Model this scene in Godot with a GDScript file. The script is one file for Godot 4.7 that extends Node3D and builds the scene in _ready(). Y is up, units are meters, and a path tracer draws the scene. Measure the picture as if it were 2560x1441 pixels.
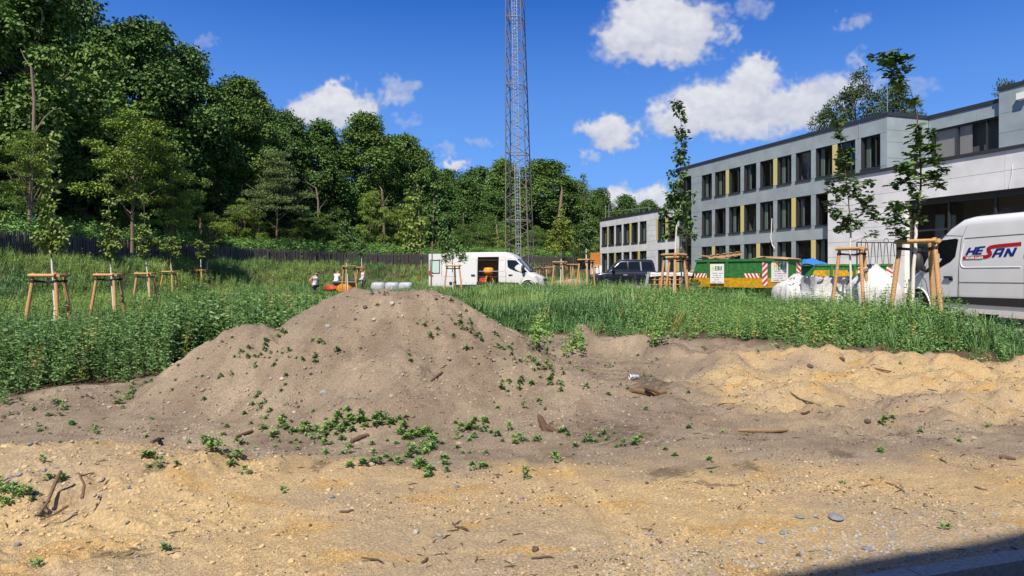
extends Node3D
# Building site beside a wood: soil mound, weeds, staked young trees, vans, skips and a new office block.
const F := 1707.0        # focal length of the photograph, in its own pixels
const EYE := 1.3         # height of the lens over the road, metres
const HORIZON := 684.0
var M := {}
var used := {}
var rng := RandomNumberGenerator.new()
var n_big := FastNoiseLite.new()
var n_mid := FastNoiseLite.new()
var n_fine := FastNoiseLite.new()
var n_tiny := FastNoiseLite.new()
var stains := []

# ---------------------------------------------------------------- mesh builder
class MB:
	var v := PackedVector3Array()
	var n := PackedVector3Array()
	var c := PackedColorArray()
	var ix := PackedInt32Array()
	var xf := Transform3D()
	var col := Color.WHITE
	func vert(p: Vector3, nn: Vector3) -> int:
		v.append(xf * p)
		n.append((xf.basis * nn).normalized())
		c.append(col)
		return v.size() - 1
	func tri(a: Vector3, b: Vector3, d: Vector3) -> void:   # counter-clockwise seen from outside
		var nn := (b - a).cross(d - a).normalized()
		var i := vert(a, nn)
		vert(b, nn)
		vert(d, nn)
		ix.append_array([i, i + 2, i + 1])
	func quad(a: Vector3, b: Vector3, d: Vector3, e: Vector3) -> void:
		var nn := (d - a).cross(e - b).normalized()
		var i := vert(a, nn)
		vert(b, nn)
		vert(d, nn)
		vert(e, nn)
		ix.append_array([i, i + 2, i + 1, i, i + 3, i + 2])
	func box(o: Vector3, s: Vector3, b := Basis()) -> void:
		var h := s / 2.0
		var x := b.x * h.x
		var y := b.y * h.y
		var z := b.z * h.z
		quad(o - x - y + z, o + x - y + z, o + x + y + z, o - x + y + z)
		quad(o + x - y - z, o - x - y - z, o - x + y - z, o + x + y - z)
		quad(o + x - y + z, o + x - y - z, o + x + y - z, o + x + y + z)
		quad(o - x - y - z, o - x - y + z, o - x + y + z, o - x + y - z)
		quad(o - x + y + z, o + x + y + z, o + x + y - z, o - x + y - z)
		quad(o - x - y - z, o + x - y - z, o + x - y + z, o - x - y + z)
	func span(a: Vector3, b: Vector3) -> void:   # box between two corners
		box((a + b) / 2.0, (b - a).abs())
	func beam(a: Vector3, b: Vector3, w: float, h: float, up := Vector3.UP) -> void:
		var z := (b - a).normalized()
		var x := up.cross(z).normalized()
		if x.length() < 0.5:
			x = Vector3.RIGHT
		box((a + b) / 2.0, Vector3(w, h, (b - a).length()), Basis(x, z.cross(x), z))
	func grid(rows: Array, close := false, flip := false, skip = null) -> void:   # smooth sheet through rows of points
		var r := rows.size()
		var k: int = rows[0].size()
		var base := v.size()
		var nn := PackedVector3Array()
		nn.resize(r * k)
		var last := k if close else k - 1
		for i in r - 1:
			for j in last:
				var j2 := (j + 1) % k
				var f: Vector3 = (rows[i][j2] - rows[i][j]).cross(rows[i + 1][j] - rows[i][j]) + (rows[i + 1][j] - rows[i + 1][j2]).cross(rows[i][j2] - rows[i + 1][j2])
				for q in [i * k + j, i * k + j2, i * k + k + j, i * k + k + j2]:
					nn[q] += f
		for i in r:
			for j in k:
				vert(rows[i][j], -nn[i * k + j] if flip else nn[i * k + j])
		for i in r - 1:
			for j in last:
				if skip != null and skip.call((rows[i][j] + rows[i + 1][(j + 1) % k]) / 2.0):
					continue
				var a := base + i * k + j
				var b := base + i * k + (j + 1) % k
				var d := a + k
				var e := b + k
				if flip:
					ix.append_array([a, b, e, a, e, d])
				else:
					ix.append_array([a, e, b, a, d, e])
	func tube(pts: Array, rad: Array, sides := 8, cap := true) -> void:
		var rows := []
		var up := Vector3(0.13, 0.2, 0.97).normalized()
		for i in pts.size():
			var t: Vector3 = (pts[mini(i + 1, pts.size() - 1)] - pts[maxi(i - 1, 0)]).normalized()
			var x := up.cross(t)
			if x.length() < 0.05:
				x = Vector3.RIGHT.cross(t)
			x = x.normalized()
			var y := t.cross(x)
			var row := PackedVector3Array()
			for s in sides:
				var a := TAU * s / sides
				row.append(pts[i] + (x * cos(a) + y * sin(a)) * float(rad[i]))
			rows.append(row)
		grid(rows, true)
		if cap:
			for e in [0, pts.size() - 1]:
				for s in sides:
					if e == 0:
						tri(pts[0], rows[0][(s + 1) % sides], rows[0][s])
					else:
						tri(pts[e], rows[e][s], rows[e][(s + 1) % sides])
	func prism(poly: PackedVector2Array, z0: float, z1: float) -> void:   # polygon in xy, run out along z
		if Geometry2D.is_polygon_clockwise(poly):
			poly.reverse()
		var t := Geometry2D.triangulate_polygon(poly)
		for i in range(0, t.size(), 3):
			var a := poly[t[i]]
			var b := poly[t[i + 1]]
			var d := poly[t[i + 2]]
			if (b - a).cross(d - a) < 0:
				var sw := b
				b = d
				d = sw
			tri(Vector3(a.x, a.y, z1), Vector3(b.x, b.y, z1), Vector3(d.x, d.y, z1))
			tri(Vector3(a.x, a.y, z0), Vector3(d.x, d.y, z0), Vector3(b.x, b.y, z0))
		for i in poly.size():
			var a := poly[i]
			var b := poly[(i + 1) % poly.size()]
			quad(Vector3(a.x, a.y, z0), Vector3(b.x, b.y, z0), Vector3(b.x, b.y, z1), Vector3(a.x, a.y, z1))
	func stamp(src: MB, t: Transform3D, tint: float) -> void:   # adds a copy of another builder's loose triangles
		v.append_array(t * src.v)
		n.append_array(Transform3D(t.basis.orthonormalized(), Vector3.ZERO) * src.n)
		for q in src.c:
			c.append(q * tint)
	func loose() -> void:   # triangles without shared corners
		var v2 := PackedVector3Array()
		var n2 := PackedVector3Array()
		var c2 := PackedColorArray()
		for i in ix:
			v2.append(v[i])
			n2.append(n[i])
			c2.append(c[i])
		v = v2
		n = n2
		c = c2
		ix = PackedInt32Array()
	func mesh(m: Material) -> ArrayMesh:
		var ar := []
		ar.resize(Mesh.ARRAY_MAX)
		ar[Mesh.ARRAY_VERTEX] = v
		ar[Mesh.ARRAY_NORMAL] = n
		ar[Mesh.ARRAY_COLOR] = c
		if ix.size() > 0:
			ar[Mesh.ARRAY_INDEX] = ix
		var am := ArrayMesh.new()
		am.add_surface_from_arrays(Mesh.PRIMITIVE_TRIANGLES, ar)
		am.surface_set_material(0, m)
		return am

# ---------------------------------------------------------------- naming and tagging
func numbered(called: String) -> String:
	var k: int = used.get(called, -1) + 1
	used[called] = k
	return called if k == 0 else "%s_%03d" % [called, k]

func tag(o: Node, label: String, category := "", group := "", kind := "") -> void:
	if label != "":
		o.set_meta("label", label)
	if category != "":
		o.set_meta("category", category)
	if group != "":
		o.set_meta("group", group)
	if kind != "":
		o.set_meta("kind", kind)

func thing(called: String, where: Vector3, turn: float, label: String, category: String, group := "") -> Node3D:
	var o := Node3D.new()
	o.name = numbered(called)
	add_child(o)
	o.position = where
	o.rotation.y = turn
	tag(o, label, category, group)
	return o

func part(parent: Node, called: String, mesh: Mesh, xf := Transform3D()) -> MeshInstance3D:
	var o := MeshInstance3D.new()
	o.name = called if parent != self else numbered(called)
	o.mesh = mesh
	parent.add_child(o, true)
	o.transform = xf
	return o

func hold(parent: Node, called: String, xf := Transform3D()) -> Node3D:
	var o := Node3D.new()
	o.name = called
	parent.add_child(o, true)
	o.transform = xf
	return o

func multi(parent: Node, called: String, mesh: Mesh, xfs: Array, cols: Array) -> MultiMeshInstance3D:
	var mm := MultiMesh.new()
	mm.transform_format = MultiMesh.TRANSFORM_3D
	mm.use_colors = cols.size() > 0
	mm.mesh = mesh
	mm.instance_count = xfs.size()
	for i in xfs.size():
		mm.set_instance_transform(i, xfs[i])
		if cols.size() > 0:
			mm.set_instance_color(i, cols[i])
	var o := MultiMeshInstance3D.new()
	o.name = called if parent != self else numbered(called)
	o.multimesh = mm
	parent.add_child(o, true)
	return o

func lin(r: float, g: float, b: float) -> Color:
	return Color(r, g, b).linear_to_srgb()

func noise(freq: float, sd: int, oct := 3) -> FastNoiseLite:
	var f := FastNoiseLite.new()
	f.noise_type = FastNoiseLite.TYPE_SIMPLEX_SMOOTH
	f.frequency = freq
	f.seed = sd
	f.fractal_octaves = oct
	return f

func tone(freq: float, sd: int, lo: Color, hi: Color, size := 256, normal := 0.0, oct := 4) -> NoiseTexture2D:
	var t := NoiseTexture2D.new()
	t.width = size
	t.height = size
	t.seamless = true
	t.noise = noise(freq, sd, oct)
	if normal > 0.0:
		t.as_normal_map = true
		t.bump_strength = normal
	else:
		var g := Gradient.new()
		g.set_color(0, lo)
		g.set_color(1, hi)
		t.color_ramp = g
	return t

func mat(key: String, c: Color, rough := 0.8, metal := 0.0, vc := false) -> StandardMaterial3D:
	var m := StandardMaterial3D.new()
	m.resource_name = key
	m.albedo_color = c
	m.roughness = rough
	m.metallic = metal
	m.vertex_color_use_as_albedo = vc
	M[key] = m
	return m

func worn(m: StandardMaterial3D, tex: Texture2D, scale: float, bump: Texture2D = null, strength := 1.0) -> void:
	m.albedo_texture = tex
	m.uv1_triplanar = true
	m.uv1_world_triplanar = true
	m.uv1_scale = Vector3.ONE * scale
	if bump:
		m.normal_enabled = true
		m.normal_texture = bump
		m.normal_scale = strength

func R(a: float, b: float) -> float:
	return rng.randf_range(a, b)

func at(px: float, py: float, d: float) -> Vector3:
	return Vector3((px - 1280.0) * d / F, EYE + (HORIZON - py) * d / F, -d)

func gx(px: float, d: float) -> float:
	return (px - 1280.0) * d / F

func ground(px: float, d: float) -> Vector3:
	var x := gx(px, d)
	return Vector3(x, hgt(x, d), -d)

func spot(px: float, py: float) -> Vector3:   # where the sight line of a picture point meets the terrain
	var d := 2.5
	var x := 0.0
	while d < 60.0:
		x = gx(px, d)
		if EYE + (HORIZON - py) * d / F <= hgt(x, d):
			break
		d += 0.01 + d * 0.002
	return Vector3(x, hgt(x, d), -d)

func face_up(x: float, d: float) -> Vector3:
	var e := 0.06
	return Vector3(hgt(x - e, d) - hgt(x + e, d), 2.0 * e, hgt(x, d + e) - hgt(x, d - e)).normalized()

func _ready() -> void:
	rng.seed = 20240
	n_big = noise(0.35, 11, 3)
	n_mid = noise(1.1, 12, 3)
	n_fine = noise(4.0, 13, 3)
	n_tiny = noise(14.0, 14, 2)
	camera_and_light()
	materials()
	terrain()
	road_and_kerb()
	retaining_fence()
	office()
	wing()
	shade_building()
	mast()
	forest()
	meadow()
	hedge()
	young_trees()
	white_van()
	lettered_van()
	pickup()
	skips()
	bags()
	site_clutter()
	people()
	debris()

# ---------------------------------------------------------------- camera, sky, sun
func camera_and_light() -> void:
	var cam := Camera3D.new()
	cam.name = "camera"
	cam.projection = Camera3D.PROJECTION_FRUSTUM
	cam.near = 0.1
	cam.far = 900.0
	cam.size = 0.1 * 1441.0 / F
	cam.frustum_offset = Vector2(0.0, -0.1 * 36.5 / F)
	cam.position = Vector3(0, EYE, 0)
	add_child(cam)
	cam.current = true
	var sun := DirectionalLight3D.new()
	sun.name = "sun"
	sun.light_energy = 1.6
	sun.light_color = Color(1.0, 0.955, 0.88)
	sun.light_angular_distance = 0.5
	sun.shadow_enabled = true
	add_child(sun)
	var el := deg_to_rad(50.0)
	var az := deg_to_rad(16.0)    # sun stands behind the viewer, a little to the left
	var to_sun := Vector3(-sin(az) * cos(el), sin(el), cos(az) * cos(el))
	sun.look_at_from_position(to_sun * 100.0, Vector3.ZERO)
	var env := Environment.new()
	env.background_mode = Environment.BG_SKY
	env.tonemap_mode = Environment.TONE_MAPPER_LINEAR
	env.tonemap_exposure = 1.35
	env.sdfgi_enabled = true
	env.ssao_enabled = true
	env.ssil_enabled = true
	var pm := PanoramaSkyMaterial.new()
	pm.panorama = ImageTexture.create_from_image(sky_picture())
	var sky := Sky.new()
	sky.sky_material = pm
	env.sky = sky
	var we := WorldEnvironment.new()
	we.name = "world"
	we.environment = env
	add_child(we)

func air(el: float) -> Color:   # clear summer sky, linear
	var t := clampf(el / 0.75, 0.0, 1.0)
	var a := Color(0.2, 0.44, 0.88)
	var b := Color(0.016, 0.11, 0.46)
	var c := Color(0.024, 0.08, 0.26)
	return a.lerp(b, pow(minf(el / 0.4, 1.0), 0.85)).lerp(c, smoothstep(0.3, 1.0, t))

func sky_picture() -> Image:
	var w := 1024
	var h := 512
	var im := Image.create(w, h, false, Image.FORMAT_RGBF)
	var cn := noise(1.6, 71, 5)
	for j in h:
		var el := (0.5 - (j + 0.5) / h) * PI
		var base := air(maxf(el, 0.0))
		if el < 0.0:
			base = Color(0.2, 0.19, 0.15)
		for i in w:
			var c := base
			if el > 0.0 and el < 1.3:
				var az := wrapf((i + 0.5) / w, -0.5, 0.5) * TAU
				if absf(az) > 0.66 or el > 0.46:
					var s := 1.0 / (sin(el) + 0.12)
					var q := Vector2(sin(az), cos(az)) * cos(el) * s
					var k := smoothstep(0.16, 0.42, cn.get_noise_2d(q.x, q.y)) * smoothstep(0.0, 0.12, el)
					var edge := smoothstep(0.66, 0.8, absf(az)) if el < 0.46 else smoothstep(0.46, 0.56, el) if absf(az) < 0.8 else 1.0
					c = c.lerp(Color(0.58, 0.59, 0.62), k * 0.85 * edge)
			im.set_pixel(i, j, c)
	im.resize(4096, 2048, Image.INTERPOLATE_CUBIC)
	# the clouds of the photograph: heaps of puffs, [x, y, half width, half height, density] in its pixels
	var clouds := [
		[[1640, 70, 130, 75, 1.0], [1570, 95, 75, 45, 1.0], [1720, 80, 75, 55, 0.95], [1640, 20, 85, 50, 1.0], [1690, 135, 90, 30, 0.75], [1825, 90, 22, 28, 0.5], [1560, 140, 70, 22, 0.4], [1760, 40, 60, 40, 0.55]],
		[[1790, 265, 130, 62, 1.0], [1880, 205, 62, 62, 1.0], [1900, 150, 28, 28, 0.95], [1700, 300, 90, 42, 0.95], [1980, 265, 110, 55, 0.8], [2080, 225, 90, 42, 0.65], [2150, 215, 60, 28, 0.4], [1850, 320, 140, 30, 0.7], [2020, 300, 90, 30, 0.6]],
		[[835, 270, 105, 42, 1.0], [850, 235, 42, 32, 1.0], [770, 285, 72, 28, 0.9], [900, 285, 52, 28, 0.85], [820, 300, 100, 18, 0.6]],
		[[1530, 330, 62, 36, 0.95], [1490, 325, 42, 24, 0.7], [1555, 345, 40, 28, 0.8]],
		[[1560, 500, 70, 32, 1.0], [1620, 500, 60, 34, 1.0], [1510, 505, 60, 26, 0.95], [1680, 510, 60, 30, 0.8], [1590, 530, 120, 30, 0.8]],
		[[1137, 411, 38, 16, 0.85], [1110, 375, 30, 14, 0.25], [1200, 362, 28, 12, 0.25]],
		[[1000, 215, 42, 26, 0.4], [975, 245, 42, 20, 0.4], [1020, 305, 30, 14, 0.2]],
		[[195, 35, 42, 32, 0.55], [510, 105, 22, 16, 0.2], [2143, 150, 18, 30, 0.35], [2130, 55, 34, 20, 0.35], [1480, 395, 22, 18, 0.45], [2300, 215, 42, 22, 0.2], [1880, 15, 50, 26, 0.3]],
	]
	var d1 := noise(0.012, 5, 5)
	var d2 := noise(0.05, 6, 4)
	for heap in clouds:
		var box := Rect2(heap[0][0], heap[0][1], 0, 0)
		for p in heap:
			box = box.merge(Rect2(p[0] - p[2] * 1.6, p[1] - p[3] * 1.6, p[2] * 3.2, p[3] * 3.2))
		var a0 := atan2(box.position.x - 1280.0, F)
		var a1 := atan2(box.end.x - 1280.0, F)
		var i0 := int(floor(a0 / TAU * 4096.0))
		var i1 := int(floor(a1 / TAU * 4096.0))
		for ii in range(i0, i1 + 1):
			var i := posmod(ii, 4096)
			var az := (ii + 0.5) / 4096.0 * TAU
			var px := 1280.0 + tan(az) * F
			var far := F / cos(az)
			var j0 := int((0.5 - atan2(HORIZON - box.position.y, far) / PI) * 2048.0)
			var j1 := int((0.5 - atan2(HORIZON - box.end.y, far) / PI) * 2048.0)
			for j in range(maxi(j0, 0), mini(j1, 1023) + 1):
				var py := HORIZON - tan((0.5 - (j + 0.5) / 2048.0) * PI) * far
				var wx := px + d1.get_noise_2d(px, py * 1.3) * 38.0 + d2.get_noise_2d(px, py) * 14.0
				var wy := py + d1.get_noise_2d(px + 900.0, py * 1.3) * 26.0 + d2.get_noise_2d(px, py + 700.0) * 10.0
				var dens := 0.0
				var high := 0.0
				for p in heap:
					var ex: float = (wx - p[0]) / p[2]
					var ey: float = (wy - p[1]) / p[3]
					var r := sqrt(ex * ex + ey * ey)
					if r < 1.35:
						var k: float = p[4] * (1.0 - smoothstep(0.45, 1.3, r))
						dens = dens + k * (1.0 - dens * 0.75)
						high = maxf(high, k * (0.5 - ey * 0.5))
				if dens > 0.004:
					dens = clampf(dens * 1.25 + d2.get_noise_2d(px * 0.9, py * 1.1) * 0.28 * (1.0 - dens), 0.0, 0.97)
					var lum := clampf(0.12 + high * 0.85 + d2.get_noise_2d(px * 0.7 + 50.0, py * 0.8) * 0.16, 0.0, 1.0)
					var body := Color(0.35, 0.375, 0.47).lerp(Color(0.66, 0.66, 0.68), lum)
					im.set_pixel(i, j, im.get_pixel(i, j).lerp(body, dens))
	return im

# ---------------------------------------------------------------- materials
func materials() -> void:
	var grain := tone(0.09, 3, Color(0.62, 0.62, 0.62), Color(1, 1, 1), 512, 0.0, 5)
	var grain_n := tone(0.21, 4, Color.BLACK, Color.WHITE, 512, 5.0, 4)
	var m := mat("soil", Color.WHITE, 0.95, 0.0, true)
	worn(m, grain, 0.9, grain_n, 0.8)
	m.metallic_specular = 0.25
	var patch := tone(0.02, 21, Color(0.86, 0.86, 0.86), Color(1, 1, 1), 256)
	m = mat("leaf", Color.WHITE, 0.5, 0.0, true)
	m.metallic_specular = 0.36
	m.backlight = Color(0.35, 0.45, 0.12)
	m.cull_mode = BaseMaterial3D.CULL_DISABLED
	m = mat("weed", Color.WHITE, 0.5, 0.0, true)
	m.metallic_specular = 0.45
	m.backlight = Color(0.3, 0.4, 0.1)
	m.cull_mode = BaseMaterial3D.CULL_DISABLED
	m = mat("stone", Color.WHITE, 0.85, 0.0, true)
	m = mat("bark", Color.WHITE, 0.9, 0.0, true)
	worn(m, tone(0.06, 33, Color(0.55, 0.55, 0.55), Color(1, 1, 1), 256), 2.0, tone(0.06, 33, Color.BLACK, Color.WHITE, 256, 6.0), 0.8)
	m = mat("post_wood", lin(0.74, 0.47, 0.23), 0.75)
	var wood := tone(0.03, 40, Color(0.68, 0.6, 0.52), Color(1, 1, 1), 256)
	worn(m, wood, 3.0, tone(0.05, 41, Color.BLACK, Color.WHITE, 256, 3.0), 0.5)
	m = mat("pale_wood", lin(0.6, 0.42, 0.25), 0.8)
	worn(m, wood, 2.0)
	mat("limewash", lin(0.78, 0.78, 0.76), 0.85)
	worn(M["limewash"], tone(0.05, 44, Color(0.8, 0.79, 0.76), Color(1, 1, 1), 256), 4.0)
	mat("strap", lin(0.015, 0.015, 0.017), 0.7)
	mat("steel", lin(0.17, 0.15, 0.14), 0.6, 0.3)
	mat("galvanised", lin(0.5, 0.53, 0.56), 0.45, 0.7)
	mat("slats", lin(0.17, 0.155, 0.145), 0.75)
	worn(M["slats"], tone(0.05, 47, Color(0.5, 0.5, 0.5), Color(1, 1, 1), 256), 1.2)
	mat("grey_panel", lin(0.34, 0.41, 0.45), 0.5)
	worn(M["grey_panel"], patch, 0.12)
	mat("white_panel", lin(0.77, 0.79, 0.83), 0.5)
	worn(M["white_panel"], patch, 0.12)
	mat("yellow_panel", lin(0.56, 0.5, 0.2), 0.5)
	mat("anthracite", lin(0.03, 0.033, 0.04), 0.5)
	mat("joint", lin(0.06, 0.065, 0.07), 0.9)
	mat("interior", lin(0.34, 0.33, 0.31), 0.95)
	mat("van_lining", lin(0.3, 0.24, 0.17), 0.9)
	mat("blind", lin(0.42, 0.58, 0.54), 0.8)
	m = mat("window_glass", Color(0.03, 0.04, 0.045, 0.45), 0.03)
	m.transparency = BaseMaterial3D.TRANSPARENCY_ALPHA
	m = mat("car_glass", Color(0.02, 0.025, 0.028, 0.55), 0.03)
	m.transparency = BaseMaterial3D.TRANSPARENCY_ALPHA
	m = mat("van_white", lin(0.62, 0.63, 0.64), 0.35)
	m.clearcoat_enabled = true
	m.clearcoat = 0.6
	m.clearcoat_roughness = 0.08
	m = mat("van_grey", lin(0.8, 0.81, 0.84), 0.32)
	worn(m, tone(0.02, 22, Color(0.95, 0.95, 0.95), Color(1, 1, 1), 128), 0.4)
	m.clearcoat_enabled = true
	m.clearcoat = 0.7
	m.clearcoat_roughness = 0.07
	mat("black_plastic", lin(0.022, 0.023, 0.026), 0.6)
	mat("grey_plastic", lin(0.1, 0.105, 0.115), 0.6)
	mat("rubber", lin(0.018, 0.018, 0.018), 0.85)
	mat("rim", lin(0.4, 0.41, 0.42), 0.4, 0.7)
	mat("lamp_clear", lin(0.6, 0.62, 0.65), 0.1, 0.3)
	mat("lamp_red", lin(0.5, 0.02, 0.02), 0.2)
	mat("line_shadow", lin(0.12, 0.125, 0.135), 0.8)
	m = mat("truck_paint", lin(0.006, 0.007, 0.014), 0.25)
	m.clearcoat_enabled = true
	m.clearcoat = 1.0
	m.clearcoat_roughness = 0.04
	mat("sticker_blue", lin(0.008, 0.02, 0.21), 0.4)
	mat("sticker_red", lin(0.42, 0.008, 0.015), 0.4)
	mat("sticker_white", lin(0.8, 0.8, 0.8), 0.5)
	mat("sticker_black", lin(0.02, 0.02, 0.02), 0.5)
	var scuff := tone(0.03, 52, Color(0.66, 0.62, 0.56), Color(1, 1, 1), 256)
	mat("skip_green", lin(0.045, 0.24, 0.06), 0.5)
	worn(M["skip_green"], scuff, 0.8)
	mat("skip_yellow", lin(0.72, 0.42, 0.008), 0.5)
	worn(M["skip_yellow"], scuff, 0.8)
	mat("sign_white", lin(0.74, 0.75, 0.77), 0.5)
	mat("sign_green", lin(0.03, 0.22, 0.06), 0.5)
	mat("sign_yellow", lin(0.7, 0.5, 0.02), 0.5)
	mat("stripe_red", lin(0.62, 0.025, 0.02), 0.45)
	m = mat("bag", lin(0.55, 0.56, 0.58), 0.75)
	worn(m, tone(0.03, 55, Color(0.9, 0.9, 0.9), Color(1, 1, 1), 256), 2.0, tone(0.018, 56, Color.BLACK, Color.WHITE, 256, 8.0), 0.8)
	m = mat("film", lin(0.5, 0.53, 0.6), 0.25)
	worn(m, tone(0.03, 57, Color(0.75, 0.75, 0.78), Color(1, 1, 1), 256), 2.0, tone(0.03, 58, Color.BLACK, Color.WHITE, 256, 9.0), 1.0)
	mat("machine_orange", lin(0.72, 0.27, 0.012), 0.5)
	mat("tub_red", lin(0.5, 0.05, 0.03), 0.6)
	mat("blue_sheet", lin(0.03, 0.16, 0.5), 0.5)
	mat("card", lin(0.5, 0.32, 0.18), 0.85)
	mat("orange_boards", lin(0.62, 0.27, 0.06), 0.8)
	worn(M["orange_boards"], wood, 1.0)
	m = mat("gravel_road", lin(0.5, 0.43, 0.32), 0.95)
	worn(m, tone(0.1, 61, Color(0.66, 0.66, 0.66), Color(1, 1, 1), 512, 0.0, 5), 0.5, grain_n, 0.7)
	m = mat("concrete", lin(0.33, 0.34, 0.36), 0.9)
	worn(m, tone(0.08, 62, Color(0.75, 0.75, 0.75), Color(1, 1, 1), 256), 1.5)
	mat("skin", Color.WHITE, 0.6, 0.0, true)

# ---------------------------------------------------------------- terrain
const FENCE := [Vector2(-29, 8), Vector2(-27.5, 22), Vector2(-26, 34), Vector2(-25, 46), Vector2(-22.5, 58), Vector2(-17, 67.5), Vector2(-10, 74.5), Vector2(-1, 80), Vector2(6, 86), Vector2(12, 99), Vector2(45, 118)]
const EDGE := [Vector2(-40, 3.5), Vector2(-12, 4.6), Vector2(-8, 5.6), Vector2(-5.6, 6.5), Vector2(-5.0, 7.6), Vector2(-4.6, 8.7), Vector2(-4, 9.2), Vector2(-2.5, 9.9), Vector2(-1, 11.2), Vector2(0.4, 13.2), Vector2(3.3, 12.1), Vector2(5.2, 10.9), Vector2(7.2, 9.65), Vector2(10, 9.0), Vector2(40, 8.5)]
const ROAD := [Vector2(9.3, 2), Vector2(9.0, 11), Vector2(8.3, 16), Vector2(7.9, 21), Vector2(7.4, 28), Vector2(5.2, 35), Vector2(2.5, 40.2), Vector2(-5, 41.3), Vector2(-5.5, 46), Vector2(3, 49), Vector2(5, 56), Vector2(8, 64), Vector2(30, 64), Vector2(40, 30), Vector2(34, 2)]

func edge_at(x: float) -> float:
	for i in EDGE.size() - 1:
		if x <= EDGE[i + 1].x:
			var t: float = (x - EDGE[i].x) / (EDGE[i + 1].x - EDGE[i].x)
			return lerpf(EDGE[i].y, EDGE[i + 1].y, clampf(t, 0.0, 1.0))
	return 8.5

func fence_dist(x: float, d: float) -> float:   # positive on our side of the fence
	if d < 60.0 and x > -12.0:
		return 15.0
	var best := 99.0
	var sgn := 1.0
	var p := Vector2(x, d)
	for i in FENCE.size() - 1:
		var a: Vector2 = FENCE[i]
		var b: Vector2 = FENCE[i + 1]
		var q := Geometry2D.get_closest_point_to_segment(p, a, b)
		var l := q.distance_to(p)
		if l < best:
			best = l
			sgn = -1.0 if (b - a).cross(p - a) > 0.0 else 1.0
	return best * sgn

func on_road(x: float, d: float) -> bool:
	return Geometry2D.is_point_in_polygon(Vector2(x, d), PackedVector2Array(ROAD))

func heap(x: float, d: float, cx: float, cd: float, h: float, s: float, a: float, stretch := 1.0) -> float:
	var rx := (x - cx) * stretch
	var r := sqrt(rx * rx + (d - cd) * (d - cd) + a * a)
	return h - s * (r - a)

func smax(a: float, b: float, k: float) -> float:
	var h := clampf(0.5 + 0.5 * (a - b) / k, 0.0, 1.0)
	return lerpf(b, a, h) + k * h * (1.0 - h)

func bump(x: float, d: float, cx: float, cd: float, rx: float, rd: float) -> float:
	var ex := (x - cx) / rx
	var ed := (d - cd) / rd
	var e := ex * ex + ed * ed
	return 0.0 if e > 9.0 else exp(-e)

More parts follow.
